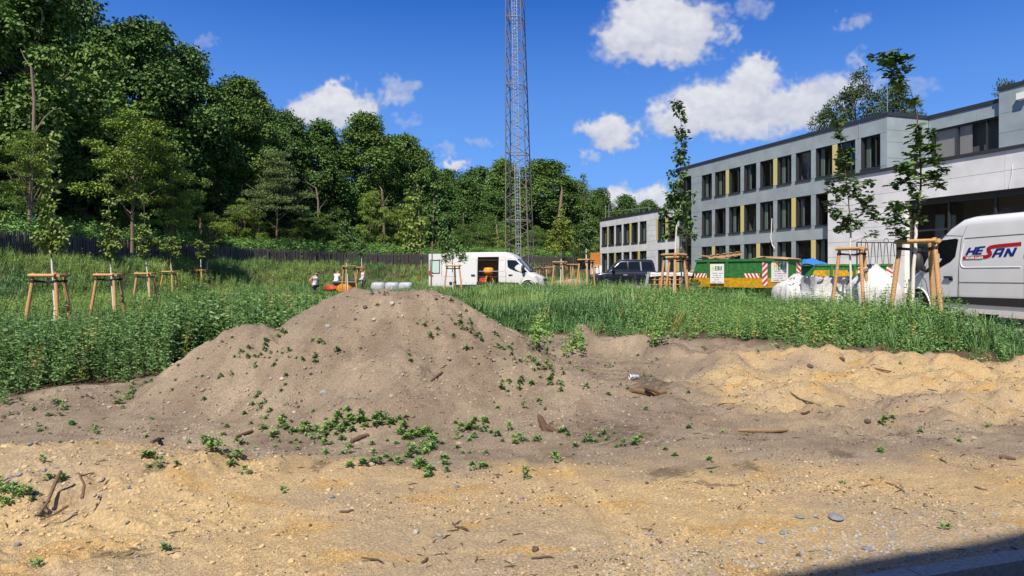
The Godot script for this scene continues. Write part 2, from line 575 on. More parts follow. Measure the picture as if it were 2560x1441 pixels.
func hgt(x: float, d: float) -> float:
	var y := -0.2 + 0.2 * smoothstep(5.5, 10.0, d) + 0.1 * smoothstep(10.0, 13.0, d)
	if d > 14.0 or x < -5.0:
		var left := smoothstep(-4.5, -9.0, x) * smoothstep(8.0, 14.0, d) * smoothstep(58.0, 40.0, d)
		y = lerpf(y, -0.3, left)
		var f := fence_dist(x, d)
		if f < 11.0:
			y = lerpf(y, 1.9, smoothstep(7.0, 0.6, f)) if f > 0.0 else 1.9 + 1.3 * smoothstep(0.0, -0.4, f)
		if d > 16.0:
			return y + n_big.get_noise_2d(x, d) * 0.08
	var warp := n_mid.get_noise_2d(x * 0.8, d * 0.8) * 0.14
	if d > 4.8 and d < 13.0 and x > -7.5 and x < 3.5:
		var m := heap(x + warp * 0.4, d + warp * 0.7, clampf(x, -2.0, -1.08), 8.8, 1.07, 0.69, 0.32)
		m = smax(m, heap(x + warp * 0.4, d, clampf(x, -3.25, -3.0), 8.15, 0.7, 0.8, 0.14), 0.03)
		m = smax(m, heap(x, d + warp, -0.45, 8.7, 0.74, 0.64, 0.25), 0.08)
		m = smax(m, heap(x + warp, d + warp, 0.15, 8.2, 0.3, 0.45, 0.25), 0.1)
		m = smax(m, heap(x + warp, d + warp, -1.3, 7.5, 0.4, 0.55, 0.25), 0.12)
		m = smax(m, heap(x + warp, d + warp, -4.9, 7.6, 0.02, 0.2, 0.3), 0.1)
		m += (n_fine.get_noise_2d(x * 0.7, d * 0.7) * 0.045 + n_fine.get_noise_2d(x * 2.1 + 7.0, d * 1.6) * 0.028 + n_tiny.get_noise_2d(x * 1.5, d * 1.5) * 0.012) * smoothstep(-0.3, 0.2, m)
		m -= 0.06 * maxf(0.0, n_fine.get_noise_2d(x * 1.1 + 3.0, d * 0.22)) * smoothstep(1.05, 0.7, m) * smoothstep(-0.1, 0.2, m)
		y = smax(y, m, 0.16)
	# left bank of sand with a worn face, small wheel ridges before the mound
	var lip := d + n_mid.get_noise_2d(x * 1.3, d) * 0.5 + n_fine.get_noise_2d(x * 1.2, d) * 0.12
	y += 0.24 * bump(x, d, -3.3, 4.9, 1.3, 0.75) * lerpf(smoothstep(3.7, 4.5, lip), smoothstep(4.02, 4.16, lip), 0.65)
	y -= 0.13 * bump(x, d, -3.05, 5.85, 0.75, 0.22)
	y += 0.1 * bump(x - (d - 4.9) * 0.25, d, -2.2, 4.9, 0.13, 0.5) + 0.09 * bump(x - (d - 4.95) * 0.2, d, -1.72, 4.95, 0.12, 0.45) + 0.05 * bump(x, d, -1.2, 5.2, 0.2, 0.3)
	# turned soil and sand hummocks on the right
	y += 0.4 * bump(x, d, 1.15, 11.3, 0.26, 0.4) + 0.28 * bump(x, d, 1.95, 11.0, 0.6, 0.35) + 0.2 * bump(x, d, 2.55, 10.3, 0.55, 0.45)
	y += 0.18 * bump(x, d, 3.0, 9.4, 0.28, 0.32) + 0.19 * bump(x, d, 4.4, 10.0, 0.8, 0.42) + 0.14 * bump(x, d, 5.7, 9.4, 1.0, 0.45) - 0.1 * bump(x, d, 4.6, 8.3, 0.7, 0.4) + 0.12 * bump(x, d, 3.2, 7.6, 0.7, 0.45) + 0.1 * bump(x, d, 6.0, 7.6, 0.9, 0.6)
	var rough := smoothstep(1.0, 2.6, x) * smoothstep(5.8, 7.2, d) * smoothstep(13.5, 11.0, d)
	y += n_mid.get_noise_2d(x, d * 1.2) * (0.02 + 0.13 * rough) + n_fine.get_noise_2d(x * 0.8, d) * (0.012 + 0.045 * rough)
	# ruts and pressed clods near the viewer
	var clod := n_fine.get_noise_2d(x * 1.6 + 40.0, d * 2.2)
	y += maxf(clod - 0.12, 0.0) * 0.07 * smoothstep(-1.2, -2.2, x) * smoothstep(6.2, 5.2, d)
	y += 0.0035 * n_tiny.get_noise_2d(x * 0.8, d * 0.8) + maxf(n_tiny.get_noise_2d(x * 0.55 + 11.0, d * 0.55) - 0.25, 0.0) * 0.03 * smoothstep(0.1, 0.4, n_big.get_noise_2d(x * 1.5 + 80.0, d * 1.5) + 0.25)
	# wheel tracks pressed across the sand
	for tr in [[-0.35, 0.42, 0.16], [1.15, 0.42, 0.16], [0.6, -0.25, 0.12]]:
		var off: float = absf(x - tr[0] - (d - 4.0) * tr[1] + n_big.get_noise_2d(d, tr[0]) * 0.15)
		if off < 0.3 and d < 5.8:
			y -= 0.018 * smoothstep(tr[2], tr[2] * 0.6, off) - 0.01 * smoothstep(0.3, tr[2], off) * smoothstep(tr[2] * 0.8, tr[2], off)
	return y

const GREY := Color(0.325, 0.26, 0.2)
const PALE := Color(0.455, 0.37, 0.275)
const SAND := Color(0.64, 0.475, 0.26)
const ORANGE := Color(0.62, 0.4, 0.16)
const DARK := Color(0.085, 0.068, 0.052)
const LOAM := Color(0.14, 0.105, 0.07)

func soil(x: float, d: float) -> Color:
	var a := n_mid.get_noise_2d(x * 0.7 + 9.0, d * 0.7)
	var b := n_big.get_noise_2d(x + 30.0, d * 1.4)
	var g := n_tiny.get_noise_2d(x * 2.0, d * 2.0)
	var c := GREY.lerp(PALE, clampf(0.35 + a * 0.9, 0.0, 1.0))
	var damp := n_mid.get_noise_2d(x * 1.3 + 70.0, d * 0.5) + g * 0.5 + n_fine.get_noise_2d(x, d) * 0.4
	c = c.lerp(Color(0.235, 0.18, 0.135), 0.6 * smoothstep(0.02, 0.42, damp))   # browner, moist loam in the heap
	# yellow sand: in front, and the hummocks on the right
	var sand := smoothstep(5.75, 5.05, d + a * 0.6 + b * 0.5 - clampf(-x - 2.2, 0.0, 1.2) * 0.25)
	sand = maxf(sand, smoothstep(2.1, 2.9, x + a * 0.9 - (d - 8.0) * 0.25) * smoothstep(6.5, 7.2, d + a * 0.5) * smoothstep(10.9, 10.2, d + a * 0.6 - clampf(x - 4.0, 0.0, 2.0) * 0.1) * smoothstep(-0.5, 0.05, b + 0.25))
	sand *= clampf(1.0 - maxf(g - 0.15, 0.0) * 1.2, 0.0, 1.0)
	c = c.lerp(SAND.lerp(PALE, clampf(0.2 - b * 1.0 + g * 0.3, 0.0, 0.6)), sand)
	c = c.lerp(ORANGE, sand * smoothstep(0.22, 0.5, n_mid.get_noise_2d(x * 0.9 + 60.0, d * 1.8)) * 0.75)
	for s in stains:
		var ex: float = ((x - s[0]) * s[4] + (d - s[1]) * s[5]) / s[2]
		var ed: float = (-(x - s[0]) * s[5] + (d - s[1]) * s[4]) / s[3]
		var e := ex * ex + ed * ed + a * 0.6
		if e < 2.0:
			c = c.lerp(DARK, 0.6 * smoothstep(1.7, 0.2, e + g * 1.6))
	c = c * (1.0 + g * 0.2)
	if d > 6.0:
		var inside := d - edge_at(x) + a * 0.5
		c = c.lerp(LOAM, smoothstep(0.0, 0.7, inside))
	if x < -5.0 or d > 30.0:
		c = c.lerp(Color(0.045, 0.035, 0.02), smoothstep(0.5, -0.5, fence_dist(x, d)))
	c.a = 1.0
	return c

func terrain() -> void:
	for s in [[1545, 1085, 100, 22, 0.0], [1672, 1183, 62, 12, 0.55], [1870, 1165, 26, 13, 0.0], [1800, 1213, 70, 4, 0.06], [2110, 1138, 36, 8, 0.0], [1620, 952, 50, 14, 0.0], [2262, 1085, 17, 4, 0.0], [395, 1170, 28, 10, 0.2], [800, 1165, 18, 14, 0.0], [300, 1385, 80, 12, 0.0]]:
		var p := spot(s[0], s[1])
		var d := -p.z
		var rx: float = s[2] * d / F
		var rd: float = s[3] * d * d / (F * 1.45)
		stains.append([p.x, d, rx, rd, cos(s[4]), sin(s[4])])
	var ds := PackedFloat32Array([-60, -25, -8, -2, 0, 1.0])
	var d := 1.6
	while d < 16.0:
		ds.append(d)
		d *= 1.0058
	while d < 240.0:
		ds.append(d)
		d *= 1.022
	var cols := 560
	var v := PackedVector3Array()
	var n := PackedVector3Array()
	var c := PackedColorArray()
	var ix := PackedInt32Array()
	var rows := ds.size()
	for i in rows:
		var dd := ds[i]
		var half := 5.0 + maxf(dd, 0.0) * 0.95 + (60.0 if dd < 1.1 else 0.0)
		for j in cols:
			var t := j * 2.0 / (cols - 1) - 1.0
			var x := t * half
			var y := -0.22
			if dd > 1.1:
				y = hgt(x, dd)
			v.append(Vector3(x, y, -dd))
			c.append(soil(x, dd) if dd > 1.1 else PALE)
	n.resize(v.size())
	for i in rows:
		for j in cols:
			var l := v[i * cols + maxi(j - 1, 0)]
			var r := v[i * cols + mini(j + 1, cols - 1)]
			var f := v[mini(i + 1, rows - 1) * cols + j]
			var b := v[maxi(i - 1, 0) * cols + j]
			n[i * cols + j] = (r - l).cross(f - b).normalized()
			if i < rows - 1 and j < cols - 1:
				var a := i * cols + j
				ix.append_array([a, a + cols, a + cols + 1, a, a + cols + 1, a + 1])
	var ar := []
	ar.resize(Mesh.ARRAY_MAX)
	ar[Mesh.ARRAY_VERTEX] = v
	ar[Mesh.ARRAY_NORMAL] = n
	ar[Mesh.ARRAY_COLOR] = c
	ar[Mesh.ARRAY_INDEX] = ix
	var am := ArrayMesh.new()
	am.add_surface_from_arrays(Mesh.PRIMITIVE_TRIANGLES, ar)
	am.surface_set_material(0, M["soil"])
	var o := part(self, "ground", am)
	tag(o, "bare grey soil and yellow sand with a large heap in the middle", "", "", "structure")

func road_and_kerb() -> void:
	var b := MB.new()
	var poly := PackedVector2Array()
	for p in ROAD:
		poly.append(Vector2(p.x, -p.y))
	var t := Geometry2D.triangulate_polygon(poly)
	for i in range(0, t.size(), 3):
		var q := []
		for k in 3:
			q.append(Vector3(poly[t[i + k]].x, 0.17, poly[t[i + k]].y))
		if (q[1] - q[0]).cross(q[2] - q[0]).y < 0.0:
			q.reverse()
		b.tri(q[0], q[1], q[2])
	for i in ROAD.size():
		var p: Vector2 = ROAD[i]
		var r: Vector2 = ROAD[(i + 1) % ROAD.size()]
		b.quad(Vector3(r.x, -0.6, -r.y), Vector3(p.x, -0.6, -p.y), Vector3(p.x, 0.17, -p.y), Vector3(r.x, 0.17, -r.y))
	tag(part(self, "road", b.mesh(M["gravel_road"])), "pale gravel site road between the weeds and the offices", "", "", "structure")
	# narrow concrete edging stone by the building behind the viewer
	var k := thing("kerb", Vector3(2.24, -0.2, -3.34), atan2(0.29, 0.957), "narrow grey concrete edging in the shade at the lower right corner", "kerb")
	for i in 5:
		var s := MB.new()
		s.box(Vector3(-0.9 + i * 1.0, 0.03, 0.05), Vector3(0.992, 0.16, 0.1))
		part(k, "edging_stone", s.mesh(M["concrete"]))

func shade_building() -> void:   # stands behind the viewer; its eaves throw the shadow at the lower right
	var o := thing("site_building", Vector3(-0.85, -0.25, 4.08), atan2(0.326, 0.945), "flat roofed building behind the viewer that shades the lower right corner", "building")
	var b := MB.new()
	b.span(Vector3(-2.9, 0, 0.3), Vector3(26, 9.0, 12))
	part(o, "wall", b.mesh(M["white_panel"]))
	b = MB.new()
	b.span(Vector3(-3.1, 9.0, 0.0), Vector3(26.2, 9.3, 12.2))
	part(o, "roof", b.mesh(M["anthracite"]))

# ---------------------------------------------------------------- retaining fence
func retaining_fence() -> void:
	var o := thing("retaining_fence", Vector3.ZERO, 0.0, "dark retaining fence of upright rods along the foot of the wood", "fence")
	var variants := []
	for k in 4:
		var b := MB.new()
		for i in 17:
			var h := R(1.5, 1.66)
			b.box(Vector3(-1.0 + i * 0.125 + R(-0.02, 0.02), h / 2.0, R(-0.02, 0.02)), Vector3(R(0.05, 0.1), h, 0.035), Basis(Vector3.BACK, R(-0.02, 0.02)))
		b.box(Vector3(0, 0.7, -0.07), Vector3(2.0, 1.4, 0.03))
		variants.append(b.mesh(M["slats"]))
	var pb := MB.new()
	pb.box(Vector3(0, 0.8, 0), Vector3(0.05, 1.56, 0.05))
	var post := pb.mesh(M["slats"])
	var k := 0
	for i in FENCE.size() - 1:
		var a: Vector2 = FENCE[i]
		var b: Vector2 = FENCE[i + 1]
		var len := a.distance_to(b)
		var cnt := int(ceil(len / 2.05))
		var dir := (b - a) / len
		var nrm := Vector2(dir.y, -dir.x)
		for j in cnt:
			var q := a + dir * ((j + 0.5) * len / cnt) + nrm * 0.35
			var y := hgt(q.x, q.y) - 0.05
			var bs := Basis(Vector3(dir.x, 0, -dir.y), Vector3.UP, Vector3(nrm.x, 0, -nrm.y)) * Basis.from_scale(Vector3(len / cnt / 2.05, 1, 1))
			var p := part(o, "rod_panel", variants[k % 4], Transform3D(bs, Vector3(q.x, y, -q.y)))
			p.set_meta("kind", "stuff")
			var e := a + dir * (j * len / cnt) + nrm * 0.42
			part(o, "post", post, Transform3D(bs.orthonormalized(), Vector3(e.x, y, -e.y)))
			k += 1

# ---------------------------------------------------------------- leaves
func leaf(b: MB, base: Vector3, dir: Vector3, up: Vector3, l: float, w: float) -> void:   # pointed leaf folded along its rib
	var s := dir.cross(up).normalized()
	var u := s.cross(dir).normalized()
	var m := base + dir * l * 0.45 - u * w * 0.12
	var tip := base + dir * l - u * l * 0.12
	b.tri(base, m + s * w * 0.5 + u * w * 0.15, tip)
	b.tri(base, tip, m - s * w * 0.5 + u * w * 0.15)

func rand_dir() -> Vector3:
	var z := R(-1, 1)
	var a := R(0, TAU)
	var r := sqrt(1.0 - z * z)
	return Vector3(r * cos(a), z, r * sin(a))

func sprig(count: int, spread: float, l: float, w: float, sd: int, flat := 0.7) -> MB:
	rng.seed = sd
	var b := MB.new()
	for i in count:
		var p := rand_dir() * spread * pow(R(0, 1), 0.5)
		p.y *= 0.7
		var d := (rand_dir() + p.normalized() * 0.8)
		d.y = d.y * flat - 0.15
		b.col = Color.WHITE * R(0.75, 1.25)
		leaf(b, p, d.normalized(), (Vector3.UP * 0.55 + p.normalized() * 0.6 + rand_dir() * 0.8).normalized(), l * R(0.7, 1.2), w * R(0.8, 1.2))
	b.loose()
	return b

func stalk(h: float, pairs: int, l: float, w: float, sd: int) -> ArrayMesh:   # nettle-like upright weed
	rng.seed = sd
	var b := MB.new()
	var lean := Vector3(R(-0.12, 0.12), 0, R(-0.12, 0.12))
	b.col = Color(0.8, 0.9, 0.6)
	var p0 := Vector3.ZERO
	var p1 := Vector3(0, h, 0) + lean * h
	b.quad(p0 - Vector3(0.005, 0, 0), p0 + Vector3(0.005, 0, 0), p1 + Vector3(0.002, 0, 0), p1 - Vector3(0.002, 0, 0))
	b.quad(p0 - Vector3(0, 0, 0.005), p0 + Vector3(0, 0, 0.005), p1 + Vector3(0, 0, 0.002), p1 - Vector3(0, 0, 0.002))
	for i in pairs:
		var t := 0.12 + 0.88 * (i + 0.5) / pairs
		var p := p0.lerp(p1, t)
		var a := i * 1.35 + R(-0.4, 0.4)
		var size := (1.25 - 0.75 * t) * R(0.75, 1.2)
		for s in 2:
			var d := Vector3(cos(a + s * PI), R(-0.35, 0.7), sin(a + s * PI)).normalized()
			b.col = Color.WHITE * R(0.8, 1.2)
			leaf(b, p, d, (Vector3.UP * 0.7 + d * 0.5 + rand_dir() * 0.8).normalized(), l * size, w * size)
			if i < pairs - 2:
				var q := p + d * l * size * R(0.5, 1.3)
				leaf(b, q, (d + Vector3(R(-1, 1), R(-0.4, 0.8), R(-1, 1))).normalized(), (Vector3.UP * 0.7 + rand_dir()).normalized(), l * size * 0.6, w * size * 0.6)
	return b.mesh(M["weed"])

func tuft(h: float, blades: int, sd: int) -> ArrayMesh:
	rng.seed = sd
	var b := MB.new()
	for i in blades:
		var a := R(0, TAU)
		var o := Vector3(R(-0.1, 0.1), 0, R(-0.1, 0.1))
		var d := Vector3(cos(a), 0, sin(a))
		var s := Vector3(-sin(a), 0, cos(a)) * 0.006
		var hh := h * R(0.6, 1.15)
		var m := o + d * hh * 0.14 + Vector3(0, hh * 0.6, 0)
		var t := o + d * hh * R(0.3, 0.5) + Vector3(0, hh, 0)
		b.col = Color.WHITE * R(0.8, 1.2)
		b.quad(o - s, o + s, m + s, m - s)
		b.tri(m - s, m + s, t)
	return b.mesh(M["weed"])

func rosette(h: float, leaves: int, l: float, w: float, sd: int) -> ArrayMesh:   # low broad-leaved weed
	rng.seed = sd
	var b := MB.new()
	for i in leaves:
		var a := i * 2.4 + R(-0.3, 0.3)
		var t := float(i) / leaves
		var r := 0.35 + 0.65 * t
		var d := Vector3(cos(a), R(0.05, 0.5) + (1.0 - t) * 0.7, sin(a)).normalized()
		var p := Vector3(cos(a) * l * 0.25 * r, h * (1.0 - t) + 0.012, sin(a) * l * 0.25 * r) + Vector3(R(-1, 1), 0, R(-1, 1)) * l * 0.35
		b.col = Color.WHITE * R(0.75, 1.25)
		leaf(b, p, d, Vector3.UP, l * R(0.7, 1.2), w * R(0.8, 1.2))
	return b.mesh(M["weed"])

# ---------------------------------------------------------------- meadow of weeds
func meadow() -> void:
	var kinds := [stalk(0.5, 13, 0.075, 0.042, 1), stalk(0.6, 15, 0.062, 0.028, 2), stalk(0.38, 11, 0.085, 0.052, 3), tuft(0.5, 34, 4), tuft(0.4, 30, 5), stalk(0.72, 16, 0.05, 0.022, 6)]
	var xs := [[], [], [], [], [], []]
	var cs := [[], [], [], [], [], []]
	rng.seed = 77
	var dens := noise(0.25, 81, 3)
	var hue := noise(0.12, 82, 3)
	var d := 3.4
	while d < 84.0:
		var step := 0.088 + 0.0056 * maxf(d - 5.0, 0.0)
		var half := 6.0 + d * 0.86
		var x := -half
		while x < minf(half, 34.0):
			var px := x + R(-0.5, 0.5) * step * 1.6
			var pd := d + R(-0.5, 0.5) * step * 1.6
			x += step
			var inside := pd - edge_at(px) + dens.get_noise_2d(px * 4.0, pd * 4.0) * 0.9 + dens.get_noise_2d(px * 1.5, pd * 1.5) * 0.8 - 0.15
			if inside < 0.0 or on_road(px, pd):
				continue
			if px < -3.5 and px > -4.7 and pd < 10.6 and pd > 9.6 and dens.get_noise_2d(px * 6.0, pd * 6.0) > -0.1:
				continue   # a bare patch of soil beside the heap
			var f := fence_dist(px, pd)
			if f < 0.5:
				continue
			var dn := dens.get_noise_2d(px, pd)
			if inside < 1.6 and R(0, 1) > 0.2 + inside * 0.5:
				continue
			var hu := hue.get_noise_2d(px, pd) + R(-0.12, 0.12)
			var left := px < -1.5
			var tall := (0.75 + 0.5 * clampf(dn + 0.4, 0.0, 1.0)) * R(0.75, 1.2) * clampf(0.35 + inside * 0.36, 0.35, 1.0)
			var grassy := smoothstep(12.0, 18.0, pd) * (0.75 if absf(px + 6.0) < 9.0 else 0.3)
			if left and pd < 14.0:
				tall *= 1.15
			if left and grassy > 0.5:
				tall *= 0.8
			var k := 0
			if R(0, 1) < grassy:
				k = 3 + int(R(0, 2))
			else:
				k = [0, 1, 2, 1, 5][int(R(0, 5))] if hu > -0.05 else [0, 0, 2, 1, 3][int(R(0, 5))]
			var s := tall * (1.0 + (step - 0.088) * 1.5)
			var b := Basis(Vector3.UP, R(0, TAU)) * Basis(Vector3.RIGHT, R(-0.16, 0.16)) * Basis.from_scale(Vector3(s * R(0.9, 1.35), s, s * R(0.9, 1.35)))
			xs[k].append(Transform3D(b, Vector3(px, hgt(px, pd) - 0.02, -pd)))
			var c := Color(0.11, 0.225, 0.06).lerp(Color(0.21, 0.32, 0.08), clampf(0.35 + hu * 1.3 + (0.25 if k > 2 and k < 5 else 0.0), 0.0, 1.0))
			if hu < -0.1:
				c = c.lerp(Color(0.07, 0.165, 0.06), 0.5)
			if px < -2.0 and pd < 17.0:   # broad dark weeds on the left
				c = c.lerp(Color(0.075, 0.175, 0.065), 0.6 * smoothstep(17.0, 13.0, pd))
			elif px > 0.5:
				c = c.lerp(Color(0.12, 0.26, 0.09), 0.4)
			if R(0, 1) < 0.05:
				c = Color(0.33, 0.27, 0.09).lerp(c, R(0, 0.7))
			cs[k].append(c * R(0.8, 1.2))
		d += step
	var names := ["broad_leaved_weeds", "narrow_leaved_weeds", "low_weeds", "tall_grass", "short_grass", "slender_weeds"]
	var said := ["mid green broad leaved weeds filling the meadow round the soil heap", "narrow leaved upright weeds filling the meadow", "low bushy weeds filling the meadow", "tall grass between the weeds of the meadow", "short yellowish grass between the weeds of the meadow", "slender tall weeds standing out of the meadow"]
	var total := 0
	for k in 6:
		total += xs[k].size()
		tag(multi(self, names[k], kinds[k], xs[k], cs[k]), said[k], "weeds", "", "stuff")
	print("meadow plants ", total)

func hedge() -> void:   # nettles on the bank above the fence
	rng.seed = 78
	var kind := stalk(1.35, 13, 0.2, 0.11, 7)
	var xs := []
	var cs := []
	for i in FENCE.size() - 1:
		var a: Vector2 = FENCE[i]
		var b: Vector2 = FENCE[i + 1]
		var len := a.distance_to(b)
		var nrm := Vector2((b - a).y, -(b - a).x) / len
		for j in int(len * 22.0):
			var q := a.lerp(b, R(0, 1)) - nrm * (R(0.0, 1.0) * R(0.0, 3.0) - 0.1)
			var s := R(0.8, 1.25)
			xs.append(Transform3D(Basis(Vector3.UP, R(0, TAU)) * Basis(Vector3.RIGHT, R(-0.3, 0.3)) * Basis.from_scale(Vector3(s * 1.2, s, s * 1.2)), Vector3(q.x, hgt(q.x, q.y) - 0.15, -q.y)))
			cs.append(Color(0.14, 0.3, 0.07).lerp(Color(0.2, 0.37, 0.09), R(0, 1)))
	tag(multi(self, "nettle_bank", kind, xs, cs), "dense band of green nettles on top of the retaining fence", "nettles", "", "stuff")

# ---------------------------------------------------------------- wood
func limb(b: MB, from: Vector3, to: Vector3, r0: float, r1: float, bend: float, sides := 6) -> Array:
	var pts := []
	var rad := []
	var side := rand_dir() * bend * from.distance_to(to)
	for i in 6:
		var t := i / 5.0
		pts.append(from.lerp(to, t) + side * sin(t * PI) * 0.5 + rand_dir() * bend * 0.12 * from.distance_to(to) * (1.0 if i > 0 and i < 5 else 0.0))
		rad.append(lerpf(r0, r1, t))
	b.tube(pts, rad, sides, false)
	return pts

var crowns := {}

func crown_mesh(key: String, sd: int, lobes: int, each: int, leafy: MB, tiers: bool) -> ArrayMesh:
	# a crown 1 wide to each side and 1 high stands for h 10, rx 4; trees stretch it to their own size
	var full := "%s %d" % [key, sd]
	if crowns.has(full):
		return crowns[full]
	var keep := rng.state
	rng.seed = 7000 + sd * 13 + key.hash() % 1000
	var rx := 4.2
	var h := 9.0
	var b := MB.new()
	for i in lobes:
		var t := (i + R(0, 1)) / lobes
		var y := h * t
		var prof := sin(clampf(0.16 + 0.8 * pow(t, 0.85), 0.0, 1.0) * PI) if not tiers else (1.08 - t) * 0.95 if key == "tier birch" and sd == 7 else sin(clampf(0.2 + 0.74 * t, 0.0, 1.0) * PI) * 1.02
		var a := i * 2.4 + R(-0.5, 0.5)
		var rr := rx * prof * sqrt(R(0.06, 1.0)) * R(0.75, 1.08)
		var c := Vector3(cos(a) * rr, y + R(-0.5, 0.5), sin(a) * rr)
		var lr := rx * R(0.16, 0.42)
		var shade := R(0.7, 1.3)
		for k in int(each * lr / (rx * 0.3)):
			var u := rand_dir()
			if u.y < -0.35 and R(0, 1) < 0.6:
				u.y = -u.y
			var q := c + Vector3(u.x, u.y * (0.72 if not tiers else 0.25 if sd == 7 else 0.5), u.z) * lr * pow(R(0.2, 1.0), 0.4)
			var ax := u.cross(Vector3.UP).normalized() if absf(u.y) < 0.98 else Vector3.RIGHT
			b.stamp(leafy, Transform3D(Basis(ax, R(-0.6, 0.6)) * Basis(Vector3.UP, R(0, TAU)) * Basis.from_scale(Vector3.ONE * R(0.7, 1.25)), q), shade * R(0.75, 1.25))
	rng.state = keep
	crowns[full] = b.mesh(M["leaf"])
	return crowns[full]

var tinted := {}

func leaf_tint(green: Color) -> StandardMaterial3D:
	var key := green.to_html()
	if not tinted.has(key):
		var m := (M["leaf"] as StandardMaterial3D).duplicate() as StandardMaterial3D
		m.albedo_color = green.linear_to_srgb()
		tinted[key] = m
	return tinted[key]

func wood_tree(where: Vector3, h: float, low: float, rx: float, girth: float, bark: Color, green: Color, crown: ArrayMesh, called: String, label: String, group: String) -> void:
	# h height, low height of the lowest leaves, rx half width of the crown
	var o := thing(called, where, R(0, TAU), label, "tree", group)
	var b := MB.new()
	b.col = bark
	var lean := Vector3(R(-0.03, 0.03), 0, R(-0.03, 0.03)) * h
	limb(b, Vector3(0, -0.4, 0), Vector3(0, h * 0.86, 0) + lean, girth, girth * 0.25, 0.04, 8)
	for i in 12:
		var t := (i + 0.5) / 12.0
		var y := lerpf(low, h * 0.9, t)
		var a := i * 2.4 + R(-0.5, 0.5)
		var r := rx * 0.75 * sin(clampf(0.2 + 0.75 * t, 0.0, 1.0) * PI)
		limb(b, Vector3(0, y - R(0.8, 2.0), 0) + lean * (y / h), Vector3(cos(a) * r, y + R(0, 1), sin(a) * r) + lean * (y / h), girth * 0.32 * (1.1 - t * 0.7), 0.03, 0.12, 5)
	part(o, "trunk", b.mesh(M["bark"]))
	var c := part(o, "crown", crown, Transform3D(Basis.from_scale(Vector3(rx / 4.2, (h - low) / 9.3, rx / 4.0)), Vector3(0, low, 0) + lean * 0.6))
	c.material_override = leaf_tint(green)

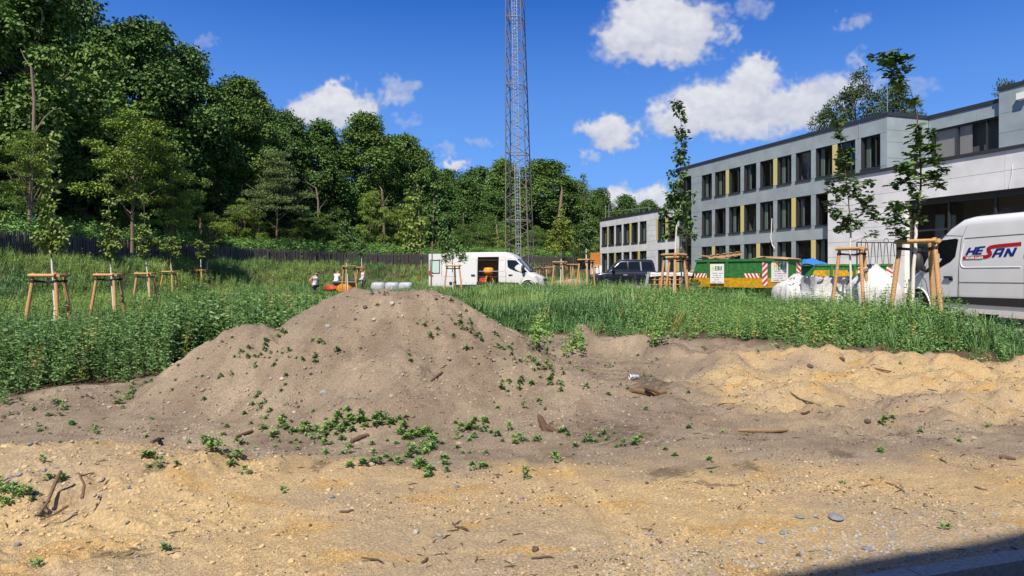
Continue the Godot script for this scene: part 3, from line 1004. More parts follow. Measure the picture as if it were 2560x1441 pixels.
func forest() -> void:
	var oak := sprig(20, 0.45, 0.22, 0.15, 101)
	var beech := sprig(18, 0.45, 0.2, 0.13, 102, 0.25)
	var birch := sprig(16, 0.4, 0.15, 0.1, 103)
	rng.seed = 500
	var grey := Color(0.2, 0.17, 0.13)
	var brown := Color(0.1, 0.075, 0.055)
	var tan := Color(0.34, 0.25, 0.17)
	var dk := Color(0.075, 0.15, 0.034)
	var md := Color(0.11, 0.195, 0.042)
	var lt := Color(0.21, 0.31, 0.055)
	var floor := 3.0
	# [picture x of the trunk, depth, picture y of the top, half width, lowest leaf, girth, bark, colour, leaf, label]
	var big := [
		[70, 39, -80, 4.6, 5.0, 0.26, tan, md, oak, "tall tree with slim brown trunk at the left edge of the wood"],
		[-90, 44, -160, 6.0, 4.0, 0.4, brown, dk, oak, "huge dark tree cut off by the left edge of the picture"],
		[180, 52, 40, 5.0, 3.0, 0.3, brown, dk, oak, "dark tree behind the slim brown trunk at the left"],
		[345, 53, 72, 4.9, 6.0, 0.4, brown, dk, oak, "broad dark oak with the second highest crown of the wood"],
		[455, 57, 150, 4.4, 4.0, 0.3, brown, dk, oak, "dark tree on the right shoulder of the broad oak"],
		[590, 60, 205, 3.6, 7.0, 0.32, tan, md, oak, "rounded tree with bare pale branches below its crown"],
		[650, 66, 262, 3.0, 6.0, 0.25, brown, dk, oak, "dark tree leaning on the rounded tree with bare branches"],
		[720, 72, 312, 4.2, 3.0, 0.28, brown, dk, oak, "dark tree behind the tiered pale tree"],
		[800, 74, 318, 4.0, 4.0, 0.2, grey, dk, oak, "dark tree with a wispy top behind a pale straight trunk"],
		[905, 78, 305, 4.8, 6.0, 0.35, grey, md, oak, "high oak with forked pale trunk near the middle of the wood"],
		[1000, 82, 348, 4.4, 5.0, 0.3, brown, md, oak, "rounded oak on the right end of the high wood"],
		[1045, 88, 400, 3.0, 3.0, 0.3, brown, dk, oak, "small dark tree below the right end of the high wood"],
		[1120, 102, 446, 5.0, 2.0, 0.3, brown, dk, oak, "low dark tree left of the lattice mast"],
		[1190, 104, 432, 5.0, 2.0, 0.3, brown, dk, oak, "domed dark tree just left of the lattice mast"],
		[1255, 98, 418, 4.2, 2.0, 0.3, grey, md, oak, "dark tree behind the left legs of the lattice mast"],
		[1365, 100, 408, 5.6, 6.0, 0.42, tan, md, oak, "big rounded tree with pale forked trunk right of the mast"],
		[1310, 112, 455, 4.5, 2.0, 0.3, brown, dk, oak, "dark tree seen through the lattice mast"],
		[1440, 106, 462, 4.6, 2.0, 0.3, brown, md, birch, "mid green tree behind the staked trees right of the mast"],
		[1490, 112, 490, 4.6, 2.0, 0.3, brown, md, birch, "bushy tree beside the far end of the white wing"],
		[1535, 125, 535, 5.0, 2.0, 0.3, brown, dk, oak, "dark tree over the roof of the white wing"],
	]
	for a in big:
		var d: float = a[1] * 1.1 + 1.0
		var w := Vector3(gx(a[0], d), floor, -d)
		var top := EYE + (HORIZON - float(a[2])) * d / F
		wood_tree(w, top - floor, a[4], a[3] * 1.14, a[5], a[6], a[7], crown_mesh("oak" if a[8] == oak else "birch", used.get("forest_tree", 0) % 5, 46, 58, a[8], false), "forest_tree", a[9], "trees of the wood")
	# lighter understorey trees at the front of the wood
	var small := [
		[75, 37.0, 330, 1.6, 3.0, 0.1, lt, beech, "thin light green tree before the slim brown trunk"],
		[330, 43.0, 285, 3.1, 3.0, 0.12, lt, beech, "yellow green beech in front of the broad dark oak"],
		[425, 46.0, 395, 2.2, 1.5, 0.1, lt, beech, "smaller yellow green beech right of the larger one"],
		[520, 54.0, 535, 1.7, 0.3, 0.08, lt, beech, "low yellow green bush tree behind the leftmost pair of stakes"],
		[610, 62.0, 500, 2.0, 0.5, 0.08, lt, beech, "low light green bush left of the tiered pale tree"],
		[1030, 76.0, 500, 2.2, 1.0, 0.08, lt, beech, "light green young tree below the rounded oak"],
		[925, 74.0, 480, 2.0, 1.0, 0.08, lt, beech, "light green young tree beside the forked pale trunk"],
		[845, 72.0, 560, 2.0, 0.5, 0.08, md, beech, "low green bush behind the two workers"],
		[760, 70.0, 540, 2.4, 0.5, 0.08, md, beech, "low green bush under the dark trees left of the workers"],
		[980, 78.0, 570, 2.4, 0.3, 0.08, md, beech, "low green bush behind the wrapped pallet"],
		[1180, 92.0, 560, 3.2, 0.3, 0.1, md, birch, "green bush behind the roof of the white van"],
		[1230, 90.0, 540, 3.0, 0.3, 0.1, md, birch, "green bush left of the foot of the mast"],
		[1350, 90.0, 575, 3.0, 0.3, 0.1, md, birch, "green bush right of the foot of the mast"],
		[1450, 92.0, 560, 3.2, 0.3, 0.1, md, birch, "green bush behind the staked trees by the white wing"],
	]
	for a in small:
		var d: float = a[1]
		var w := Vector3(gx(a[0], d), floor, -d)
		var top := EYE + (HORIZON - float(a[2])) * d / F
		wood_tree(w, top - floor, a[4], a[3], a[5], tan, a[6], crown_mesh("tier beech" if a[7] == beech else "tier birch", used.get("understorey_tree", 0) % 3, 30, 36, a[7], true), "understorey_tree", a[8], "young trees at the front of the wood")
	var w2 := Vector3(gx(688, 63), floor, -63)
	wood_tree(w2, EYE + (HORIZON - 385.0) * 63 / F - floor, 3.6, 3.6, 0.11, tan, Color(0.15, 0.21, 0.075), crown_mesh("tier birch", 7, 36, 44, birch, true), "understorey_tree", "tiered grey green tree with a thin pale trunk", "young trees at the front of the wood")
	for i in 34:
		var t := (i + R(0.1, 0.9)) / 34.0 * (FENCE.size() - 2.2) + 1.0
		var a: Vector2 = FENCE[int(t)]
		var b: Vector2 = FENCE[int(t) + 1]
		var nrm := Vector2((b - a).y, -(b - a).x).normalized()
		var q := a.lerp(b, t - int(t)) - nrm * R(3.0, 6.0)
		if absf(q.x / q.y) < 0.84:
			wood_tree(Vector3(q.x, floor, -q.y), R(1.8, 4.6), 0.2, R(1.3, 2.2), 0.06, brown, md if i % 4 else lt, crown_mesh("tier beech", i % 3, 30, 36, beech, true), "forest_bush", "leafy green bush at the edge of the wood above the nettles", "bushes at the edge of the wood")
	# plain trunks that show in front of the shade, and the rows behind
	var stems := [[72, 38.5, 170, 0.12], [430, 47, 560, 0.07], [498, 50, 560, 0.06], [800, 71, 470, 0.13], [958, 75, 480, 0.22], [640, 62, 540, 0.06], [1240, 88, 560, 0.16], [1160, 90, 560, 0.12], [1395, 92, 480, 0.3], [255, 45, 600, 0.05]]
	var said := ["tall slim brown trunk standing free at the left edge of the wood", "thin straight trunk under the yellow green beeches", "thin trunk beside the low yellow green bush tree", "pale straight bare trunk left of the workers", "pale thick trunk right of the workers", "thin pale trunk left of the tiered tree", "leaning pale trunk left of the mast", "pale trunk behind the white van", "pale thick trunk right of the mast", "thin trunk behind the second staked tree"]
	for i in stems.size():
		var s = stems[i]
		var o := thing("bare_trunk", Vector3(gx(s[0], s[1]), floor, -s[1]), R(0, TAU), said[i], "tree trunk", "bare trunks at the front of the wood")
		var b := MB.new()
		b.col = Color(0.36, 0.29, 0.21)
		var hh: float = EYE + (HORIZON - s[2]) * s[1] / F - floor
		var p := limb(b, Vector3(0, -0.3, 0), Vector3(R(-0.8, 0.8), hh, 0), s[3], s[3] * 0.6, 0.08, 8)
		part(o, "trunk", b.mesh(M["bark"]))
		b = MB.new()
		b.col = Color(0.36, 0.29, 0.21)
		for k in 3:
			limb(b, p[3 + k % 3], p[3 + k % 3] + Vector3(R(-1.6, 1.6), R(0.6, 1.8), R(-0.6, 0.6)), s[3] * 0.4, 0.015, 0.15, 5)
		part(o, "branches", b.mesh(M["bark"]))
	var rear := 0
	for i in FENCE.size() - 1:
		var a: Vector2 = FENCE[i]
		var b: Vector2 = FENCE[i + 1]
		var nrm := Vector2((b - a).y, -(b - a).x).normalized()
		var cnt := int(a.distance_to(b) / 4.2)
		for j in cnt:
			for row in 2:
				var q := a.lerp(b, (j + R(0.2, 0.8)) / cnt) - nrm * (17.0 + row * 9.0 + R(-2, 2))
				var shown := absf(q.x / q.y) < 0.86
				if not shown:
					continue
				var h := R(9.5, 12.5)
				wood_tree(Vector3(q.x, floor, -q.y), h, 0.8, R(3.6, 4.6), 0.25, brown, dk, crown_mesh("oak", rear % 5, 46, 58, oak, false), "rear_forest_tree", "dark tree deep in the wood behind the front row", "dark trees deep in the wood")
				rear += 1
	print("rear trees ", rear)
	# trees over the office roof
	var over := [[2150, 88, 195, 4.4], [2235, 92, 215, 4.0], [2075, 90, 262, 3.2], [2290, 95, 262, 2.6], [2520, 72, 205, 2.6], [2590, 70, 190, 3.0], [1690, 110, 480, 3.0]]
	var os := ["tallest tree showing over the office roof", "tree right of the tallest one over the office roof", "tree left of the tallest one over the office roof", "low tree top over the roof corner of the office", "tree top over the roof at the right edge", "tree mostly cut off by the right edge over the roof", "tree top between the two office blocks"]
	for i in over.size():
		var a = over[i]
		var top: float = EYE + (HORIZON - a[2]) * a[1] / F
		wood_tree(Vector3(gx(a[0], a[1]), 0.0, -a[1]), top, top * 0.45, a[3], 0.3, brown, Color(0.06, 0.1, 0.035), crown_mesh("thin", i % 3, 26, 26, oak, false), "distant_tree", os[i], "trees behind the offices")

# ---------------------------------------------------------------- young staked trees
var stake_parts := {}

func stake_frame(px: float, d: float, ytop: float, turn: float, label: String, side := 0.64) -> void:
	var base := ground(px, d)
	var top := EYE + (HORIZON - ytop) * d / F
	var h := top - base.y
	var o := thing("tree_stakes", base, turn, label, "tree stakes", "three legged wooden tree stakes")
	var r := side / sqrt(3.0)
	var foot := r * 1.75
	var tops := []
	for k in 3:
		var a := TAU * k / 3.0
		var t := Vector3(cos(a) * r, h, sin(a) * r)
		tops.append(t)
		var b := MB.new()
		var f := Vector3(cos(a) * foot, -0.3, sin(a) * foot)
		b.tube([f, f.lerp(t, 0.5) + rand_dir() * 0.008, t], [0.05, 0.047, 0.045], 10)
		part(o, "post", b.mesh(M["post_wood"]))
	for k in 3:
		var a: Vector3 = tops[k]
		var c: Vector3 = tops[(k + 1) % 3]
		var dir := (c - a).normalized()
		var out := Vector3(a.x + c.x, 0, a.z + c.z).normalized() * 0.075
		var b := MB.new()
		b.tube([a - dir * 0.07 + out - Vector3(0, 0.06, 0), c + dir * 0.07 + out - Vector3(0, 0.06, 0)], [0.043, 0.043], 10)
		part(o, "rail", b.mesh(M["post_wood"]))
	var sb := MB.new()
	for k in 3:
		var a: Vector3 = tops[k]
		var q := Vector3(a.x, h - 0.2, a.z) * Vector3(1.06, 1, 1.06)
		sb.beam(q, Vector3(0, h - 0.23, 0), 0.012, 0.055)
		var ring := []
		for s in 9:
			var an := TAU * s / 8.0
			ring.append(q + Vector3(cos(an), 0, sin(an)) * 0.056 + Vector3(0, 0.0, 0))
		for s in 8:
			sb.beam(ring[s], ring[s + 1], 0.008, 0.06)
	part(o, "strap", sb.mesh(M["strap"]))

func lobed(b: MB, base: Vector3, dir: Vector3, up: Vector3, l: float) -> void:   # oak leaf
	var s := dir.cross(up).normalized()
	var u := s.cross(dir).normalized()
	var prof := [0.0, 0.2, 0.34, 0.22, 0.36, 0.2, 0.0]
	var prev_r := base
	var prev_l := base
	var prev := base
	for i in range(1, 7):
		var t := i / 6.0
		var p := base + dir * l * t - u * l * 0.14 * t * t
		var w: float = prof[i] * l
		var pr := p + s * w + u * w * 0.2
		var pl := p - s * w + u * w * 0.2
		b.tri(prev, prev_r, pr)
		b.tri(prev, pr, p)
		b.tri(prev, pl, prev_l)
		b.tri(prev, p, pl)
		prev = p
		prev_r = pr
		prev_l = pl

func oak_sprig(count: int, l: float, sd: int) -> MB:
	rng.seed = sd
	var b := MB.new()
	for i in count:
		var d := rand_dir()
		d.y = d.y * 0.5 + 0.1
		b.col = Color.WHITE * R(0.75, 1.3)
		lobed(b, rand_dir() * l * 0.35, d.normalized(), (Vector3.UP + rand_dir() * 0.4).normalized(), l * R(0.7, 1.15))
	b.loose()
	return b

func young(stem: Array, d: float, puffs: Array, thick: float, white_top: float, bark: Color, green: Color, leafy: MB, per: float, label: String) -> void:
	# stem: picture points from the top down to just above the weeds; puffs: [x, y, radius] leaf groups in picture pixels
	var base := ground(stem[stem.size() - 1][0], d)
	var o := thing("young_tree", base, 0.0, label, "young tree", "newly planted young trees")
	var pts := [Vector3(0, -0.2, 0)]
	for i in range(stem.size() - 1, -1, -1):
		var p := at(stem[i][0], stem[i][1], d) - base
		if p.y > 0.1:
			pts.append(p)
	var topy: float = pts[pts.size() - 1].y
	var fine := []
	var rad := []
	for i in pts.size() - 1:
		for k in 4:
			var p: Vector3 = pts[i].lerp(pts[i + 1], k / 4.0)
			fine.append(p + (Vector3(R(-1, 1), 0, R(-1, 1)) * thick * 0.25 if i + k > 0 else Vector3.ZERO))
			rad.append(lerpf(thick, thick * 0.14, clampf(p.y / topy, 0.0, 1.0)))
	fine.append(pts[pts.size() - 1])
	rad.append(thick * 0.12)
	var wt := EYE + (HORIZON - white_top) * d / F - base.y
	var b := MB.new()
	b.col = bark
	b.tube(fine, rad, 9, false)
	# limewash coat on the lower trunk
	var wp := []
	var wr := []
	for i in fine.size():
		if fine[i].y <= wt:
			wp.append(fine[i])
			wr.append(rad[i] + 0.006)
	if wp.size() > 1:
		wp.append(fine[wp.size() - 1].lerp(fine[wp.size()], 0.5))
		wr.append(wr[wr.size() - 1] * 0.98)
		var wb := MB.new()
		wb.tube(wp, wr, 9, true)
		part(o, "limewash", wb.mesh(M["limewash"]))
	var lb := MB.new()
	for p in puffs:
		var c := at(p[0], p[1], d) - base
		var r: float = p[2] * d / F
		c.z += R(-1, 1) * r * 1.2
		# a twig from the stem
		var best: Vector3 = fine[0]
		for q in fine:
			if absf(q.y - (c.y - r * 0.8)) < absf(best.y - (c.y - r * 0.8)):
				best = q
		limb(b, best, c, maxf(0.006, thick * 0.22), 0.004, 0.1, 5)
		var cnt := int(clampf(per * 1.8 * r * r / 0.09, 5.0, 120.0))
		var sh := R(0.8, 1.2)
		for k in cnt:
			var u := rand_dir() * r * pow(R(0, 1), 0.45)
			u.y *= 0.85
			lb.stamp(leafy, Transform3D(Basis(rand_dir(), R(-0.5, 0.5)) * Basis(Vector3.UP, R(0, TAU)) * Basis.from_scale(Vector3.ONE * R(0.75, 1.2)), c + u), sh * R(0.8, 1.2))
	part(o, "trunk", b.mesh(M["bark"]))
	part(o, "crown", lb.mesh(leaf_tint(green)))

func young_trees() -> void:
	var oak := oak_sprig(5, 0.15, 201)
	var oak_far := sprig(7, 0.16, 0.16, 0.11, 202)
	var fine := sprig(8, 0.17, 0.125, 0.085, 203)
	var droop := sprig(9, 0.18, 0.24, 0.06, 204, 1.0)
	rng.seed = 640
	var bark := Color(0.2, 0.15, 0.085)
	var pale := Color(0.36, 0.29, 0.18)
	var gd := Color(0.085, 0.16, 0.04)
	var gy := Color(0.17, 0.24, 0.05)
	young([[2212, 128], [2240, 165], [2276, 225], [2293, 290], [2298, 360], [2304, 420], [2301, 480], [2293, 545], [2290, 600], [2284, 700], [2279, 825]], 14.0, [[2218, 135, 22], [2240, 145, 22], [2262, 150, 16], [2222, 165, 22], [2250, 175, 24], [2232, 192, 20], [2262, 200, 16], [2250, 215, 16], [2288, 255, 7], [2300, 318, 14], [2322, 338, 14], [2290, 345, 12], [2330, 372, 14], [2300, 372, 14], [2283, 390, 12], [2253, 412, 20], [2240, 432, 20], [2268, 425, 20], [2310, 402, 20], [2332, 402, 18], [2350, 400, 14], [2300, 440, 20], [2325, 440, 18], [2350, 432, 16], [2345, 455, 20], [2358, 462, 12], [2262, 452, 20], [2285, 462, 22], [2278, 492, 18], [2292, 520, 18], [2300, 545, 14], [2225, 525, 22], [2245, 520, 22], [2208, 545, 18], [2225, 552, 22], [2248, 545, 20], [2240, 575, 12], [2262, 590, 14]], 0.036, 545, bark, gd, oak, 11.0, "tallest staked young oak, with bent tip, beside the lettered van")
	young([[2096, 300], [2100, 335], [2112, 420], [2122, 500], [2128, 560], [2126, 620], [2127, 700], [2128, 772]], 19.0, [[2097, 312, 9], [2092, 335, 9], [2104, 345, 8], [2108, 380, 14], [2122, 378, 10], [2102, 405, 18], [2122, 405, 16], [2110, 430, 20], [2130, 432, 16], [2094, 452, 14], [2084, 476, 16], [2075, 470, 10], [2100, 478, 20], [2120, 470, 20], [2146, 462, 16], [2164, 455, 12], [2135, 485, 18], [2158, 492, 18], [2166, 505, 12], [2085, 500, 16], [2070, 512, 12], [2078, 530, 14], [2092, 540, 16], [2112, 545, 20], [2135, 545, 20], [2150, 552, 14], [2118, 566, 22], [2140, 566, 16], [2160, 525, 12], [2172, 518, 9], [2100, 570, 12], [2180, 588, 13]], 0.03, 565, bark, gd, oak, 10.0, "staked young oak in front of the white bags")
	young([[1690, 255], [1703, 300], [1704, 360], [1702, 430], [1695, 500], [1691, 570], [1688, 640], [1684, 733]], 24.0, [[1689, 258, 6], [1697, 272, 7], [1702, 295, 8], [1706, 325, 10], [1700, 335, 9], [1704, 355, 11], [1697, 380, 10], [1708, 378, 9], [1692, 402, 12], [1706, 405, 12], [1690, 430, 13], [1706, 432, 11], [1684, 462, 14], [1702, 462, 14], [1676, 490, 15], [1694, 490, 16], [1714, 488, 14], [1690, 512, 18], [1718, 512, 14], [1668, 530, 13], [1655, 530, 9], [1690, 540, 16], [1712, 542, 14], [1728, 552, 9], [1675, 565, 10], [1700, 570, 12], [1718, 580, 10], [1666, 590, 7]], 0.03, 565, bark, gd, oak_far, 8.0, "columnar staked young oak left of the green skip")
	young([[1700, 470], [1702, 520], [1703, 640], [1704, 725]], 27.0, [[1705, 500, 12], [1712, 530, 12], [1720, 565, 10], [1728, 590, 10], [1700, 545, 12]], 0.032, 505, bark, gd, oak_far, 8.0, "young oak with a long limewashed trunk just behind the columnar one")
	young([[137, 318], [132, 360], [127, 430], [122, 500], [125, 570], [128, 640], [132, 700], [136, 770]], 17.0, [[139, 335, 7], [136, 352, 9], [132, 375, 11], [128, 398, 11], [130, 420, 11], [122, 445, 12], [126, 468, 12], [120, 492, 13], [128, 515, 13], [122, 540, 12], [140, 560, 12], [108, 578, 14], [128, 582, 16], [152, 578, 14], [118, 600, 16], [140, 602, 16], [165, 596, 10], [98, 602, 10], [132, 620, 13]], 0.026, 645, pale, gy, fine, 24.0, "leftmost staked young tree with narrow crown")
	young([[268, 430], [270, 480], [272, 560], [274, 620], [277, 680], [284, 778]], 22.0, [[267, 445, 6], [270, 470, 6], [271, 505, 7], [272, 535, 8], [273, 565, 11], [262, 590, 12], [284, 588, 12], [300, 586, 8], [270, 612, 15], [290, 615, 14], [256, 612, 9], [278, 636, 13]], 0.026, 660, pale, gy, fine, 24.0, "second staked young tree from the left")
	young([[358, 470], [360, 540], [363, 600], [366, 660], [373, 752]], 30.0, [[359, 500, 6], [360, 540, 8], [356, 572, 11], [370, 580, 11], [350, 600, 12], [372, 605, 14], [362, 622, 13], [384, 600, 9], [358, 640, 9]], 0.028, 650, pale, gy, fine, 24.0, "third staked young tree from the left")
	young([[424, 590], [425, 640], [427, 670], [432, 722]], 40.0, [[424, 600, 10], [414, 618, 11], [434, 618, 11], [424, 632, 11], [440, 634, 8]], 0.03, 658, pale, gy, fine, 24.0, "fourth staked young tree from the left")
	young([[500, 600], [501, 640], [503, 700]], 46.0, [[497, 610, 11], [508, 618, 10], [500, 635, 9]], 0.034, 655, pale, gy, fine, 24.0, "left tree of the pair of staked young trees far along the fence")
	young([[516, 560], [516, 620], [517, 660], [519, 700]], 48.0, [[516, 575, 12], [526, 595, 12], [508, 592, 10], [518, 615, 12], [524, 635, 10]], 0.034, 652, pale, gy, fine, 20.0, "right tree of the pair of staked young trees far along the fence")
	young([[864, 548], [865, 600], [866, 650], [869, 714]], 42.0, [[862, 560, 12], [872, 575, 14], [852, 582, 12], [864, 595, 15], [882, 598, 13], [848, 606, 10], [866, 618, 14], [878, 622, 10], [856, 626, 9]], 0.032, 652, bark, gd, fine, 16.0, "staked young tree beside the orange mixer")
	young([[903, 590], [903, 640], [904, 690]], 54.0, [[903, 600, 8], [908, 615, 9], [897, 620, 8], [904, 635, 8]], 0.03, 648, pale, gd, fine, 16.0, "small staked young tree beside the worker on the right")
	young([[1044, 470], [1048, 540], [1051, 600], [1054, 660], [1058, 735]], 22.0, [[1030, 440, 6], [1040, 470, 10], [1020, 478, 10], [1034, 500, 13], [1016, 515, 10], [1046, 520, 12], [1030, 540, 15], [1010, 555, 11], [1048, 555, 13], [1026, 575, 14], [1042, 590, 14], [1006, 590, 9], [1056, 606, 11], [1034, 612, 12], [1016, 612, 8]], 0.032, 760, pale, gy, fine, 15.0, "left of the two unstaked young trees behind the soil heap")
	young([[1090, 418], [1086, 470], [1083, 540], [1081, 600], [1079, 660], [1078, 738]], 21.0, [[1090, 428, 4], [1089, 445, 5], [1087, 465, 6], [1085, 490, 8], [1084, 515, 9], [1094, 540, 10], [1076, 545, 10], [1104, 565, 12], [1088, 575, 13], [1120, 580, 12], [1070, 582, 9], [1108, 600, 14], [1132, 600, 11], [1090, 608, 12], [1122, 618, 11]], 0.032, 760, pale, gd, fine, 15.0, "right of the two unstaked young trees behind the soil heap")
	young([[1130, 590], [1131, 640], [1132, 720]], 37.0, [[1128, 605, 10], [1118, 625, 11], [1140, 620, 11], [1150, 640, 11], [1160, 650, 9], [1122, 645, 10], [1112, 655, 8]], 0.034, 668, bark, gd, droop, 12.0, "young tree with drooping leaves in front of the white van")
	young([[1405, 520], [1404, 580], [1403, 640], [1402, 704]], 40.0, [[1405, 530, 8], [1402, 545, 12], [1412, 558, 13], [1392, 562, 13], [1404, 575, 16], [1422, 582, 14], [1384, 586, 14], [1400, 598, 18], [1428, 602, 13], [1376, 606, 12], [1412, 616, 16], [1390, 620, 14], [1366, 618, 8], [1440, 616, 8]], 0.032, 628, pale, Color(0.17, 0.235, 0.035), fine, 16.0, "yellow green staked young tree right of the white van")
	young([[1458, 430], [1460, 470], [1464, 540], [1466, 600], [1466, 660], [1467, 715]], 35.0, [[1458, 440, 5], [1459, 456, 5], [1464, 540, 9], [1470, 556, 11], [1455, 562, 11], [1466, 575, 14], [1482, 578, 10], [1446, 582, 12], [1472, 596, 14], [1456, 602, 14], [1488, 600, 9], [1440, 604, 9], [1466, 620, 12], [1480, 622, 9]], 0.034, 625, bark, gd, fine, 17.0, "staked young tree with a thin bare leader left of the black pickup")
	stake_frame(2304, 14.0, 597, 0.62, "three wooden stakes round the tallest young oak, nearest of all")
	stake_frame(2137, 19.0, 617, 0.45, "three wooden stakes round the young oak before the white bags")
	stake_frame(1686, 24.0, 633, 0.35, "three wooden stakes round the columnar young oak")
	stake_frame(1700, 27.0, 640, 0.9, "three wooden stakes half hidden behind those of the columnar oak")
	stake_frame(127, 17.0, 683, 1.35, "leftmost set of three wooden stakes in the weeds")
	stake_frame(275, 22.0, 683, 1.3, "second set of three wooden stakes from the left")
	stake_frame(366, 30.0, 681, 1.25, "third set of three wooden stakes from the left")
	stake_frame(425, 40.0, 677, 1.2, "fourth set of three wooden stakes from the left")
	stake_frame(500, 46.0, 674, 1.1, "left set of the pair of wooden stakes far along the fence")
	stake_frame(517, 48.0, 675, 1.3, "right set of the pair of wooden stakes far along the fence")
	stake_frame(870, 42.0, 664, 0.5, "three wooden stakes in front of the orange mixer")
	stake_frame(903, 54.0, 667, 0.9, "three slim wooden stakes beside the worker on the right", 0.5)
	stake_frame(1134, 37.0, 662, 1.5, "three wooden stakes in front of the white van")
	stake_frame(1402, 40.0, 653, 0.7, "three wooden stakes round the yellow green young tree")
	stake_frame(1466, 35.0, 647, 0.5, "three wooden stakes left of the black pickup")
	var far := [[1254, 66, 668], [1268, 68, 668], [1284, 64, 667], [1426, 66, 660], [1442, 62, 660], [1488, 58, 662]]
	var fl := ["leftmost of the far small stakes behind the white van's bonnet", "middle of the far small stakes behind the white van's bonnet", "rightmost of the far small stakes behind the white van's bonnet", "far small stakes between the yellow green tree and the orange boards", "far small stakes just left of the orange boards", "far small stakes in front of the orange boards"]
	for i in far.size():
		stake_frame(far[i][0] + (90 if i < 3 else 0), far[i][1], far[i][2], R(0, 2), fl[i], 0.55)

# ---------------------------------------------------------------- offices
const FA := Vector2(16.05, 64.0)          # far end of the grey block's front, (x, depth)
const FD := Vector2(0.3117, -0.9502)      # along the front, towards the viewer
const FN := Vector2(-0.9502, -0.3117)     # out of the front
const WA := Vector2(10.7, 83.0)           # far end of the white wing's front

func fu(px: float, w: float, a := FA) -> float:
	var r := (px - 1280.0) / F
	return (r * (a.y + w * FN.y) - a.x - w * FN.x) / (FD.x - r * FD.y)

func fy(px: float, py: float, w: float, a := FA) -> float:
	var z := a.y + fu(px, w, a) * FD.y + w * FN.y
	return EYE + (HORIZON - py) * z / F

func slab(o: Node, called: String, a: Vector3, b: Vector3, m: Material) -> MeshInstance3D:
	var mb := MB.new()
	mb.span(a, b)
	return part(o, called, mb.mesh(m))

var window_sets := {}

func window_meshes(w: float, h: float) -> Dictionary:
	var key := "%.2f %.2f" % [w, h]
	if window_sets.has(key):
		return window_sets[key]
	var f := MB.new()
	var t := 0.07
	f.span(Vector3(0, 0, -0.24), Vector3(t, h, -0.14))
	f.span(Vector3(w - t, 0, -0.24), Vector3(w, h, -0.14))
	f.span(Vector3(t, 0, -0.24), Vector3(w - t, t, -0.14))
	f.span(Vector3(t, h - t, -0.24), Vector3(w - t, h, -0.14))
	# reveal of dark sheet metal round the opening
	f.span(Vector3(-0.012, -0.012, -0.5), Vector3(0.004, h + 0.012, 0.004))
	f.span(Vector3(w - 0.004, -0.012, -0.5), Vector3(w + 0.012, h + 0.012, 0.004))
	f.span(Vector3(0.004, h - 0.004, -0.5), Vector3(w - 0.004, h + 0.012, 0.004))
	var s := MB.new()
	s.span(Vector3(-0.04, -0.07, -0.14), Vector3(w + 0.04, -0.013, 0.07))
	s.span(Vector3(-0.04, -0.1, 0.05), Vector3(w + 0.04, -0.07, 0.07))
	var p := MB.new()
	p.quad(Vector3(t, t, -0.19), Vector3(w - t, t, -0.19), Vector3(w - t, h - t, -0.19), Vector3(t, h - t, -0.19))
	var sash := MB.new()
	var sw := 0.42
	for x in [w - t - sw, w - t - 0.05]:
		sash.span(Vector3(x, t, -0.2), Vector3(x + 0.05, h - t, -0.1))
	sash.span(Vector3(w - t - sw, t, -0.2), Vector3(w - t, t + 0.05, -0.101))
	sash.span(Vector3(w - t - sw, h - t - 0.05, -0.2), Vector3(w - t, h - t, -0.101))
	var c := MB.new()
	var rows := [PackedVector3Array(), PackedVector3Array()]
	for i in 13:
		var x := t + 0.02 + i * 0.028
		var z := -0.36 + 0.025 * (1 if i % 2 else -1)
		rows[0].append(Vector3(x, 0.05, z))
		rows[1].append(Vector3(x, h - 0.05, z))
	c.grid(rows)
	window_sets[key] = {"frame": f.mesh(M["anthracite"]), "sill": s.mesh(M["anthracite"]), "pane": p.mesh(M["window_glass"]), "sash": sash.mesh(M["anthracite"]), "curtain": c.mesh(M["blind"])}
	return window_sets[key]

func window(o: Node, u: float, y: float, w: float, h: float, z: float, open: int, curtain: bool) -> void:
	var s := window_meshes(w, h)
	var n := hold(o, "window", Transform3D(Basis(), Vector3(u, y, z)))
	part(n, "frame", s["frame"])
	part(n, "sill", s["sill"])
	part(n, "pane", s["pane"])
	var xf := Transform3D()
	if open == 1:   # tilted vent, swung a little into the room
		xf = Transform3D(Basis(Vector3.RIGHT, -0.06), Vector3(0, 0.01, -0.02))
	elif open == 2:
		xf = Transform3D(Basis(Vector3.UP, PI), Vector3(w, 0, -0.3))
	part(n, "sash", s["sash"], xf)
	if curtain:
		part(n, "curtain", s["curtain"])

func panel(o: Node, u0: float, u1: float, y0: float, y1: float, z: float, m: Material) -> void:
	slab(o, "panel", Vector3(u0 + 0.008, y0 + 0.008, z - 0.05), Vector3(u1 - 0.008, y1 - 0.008, z), m)

func facade_turn() -> float:
	return -atan2(0.9502, 0.3117)

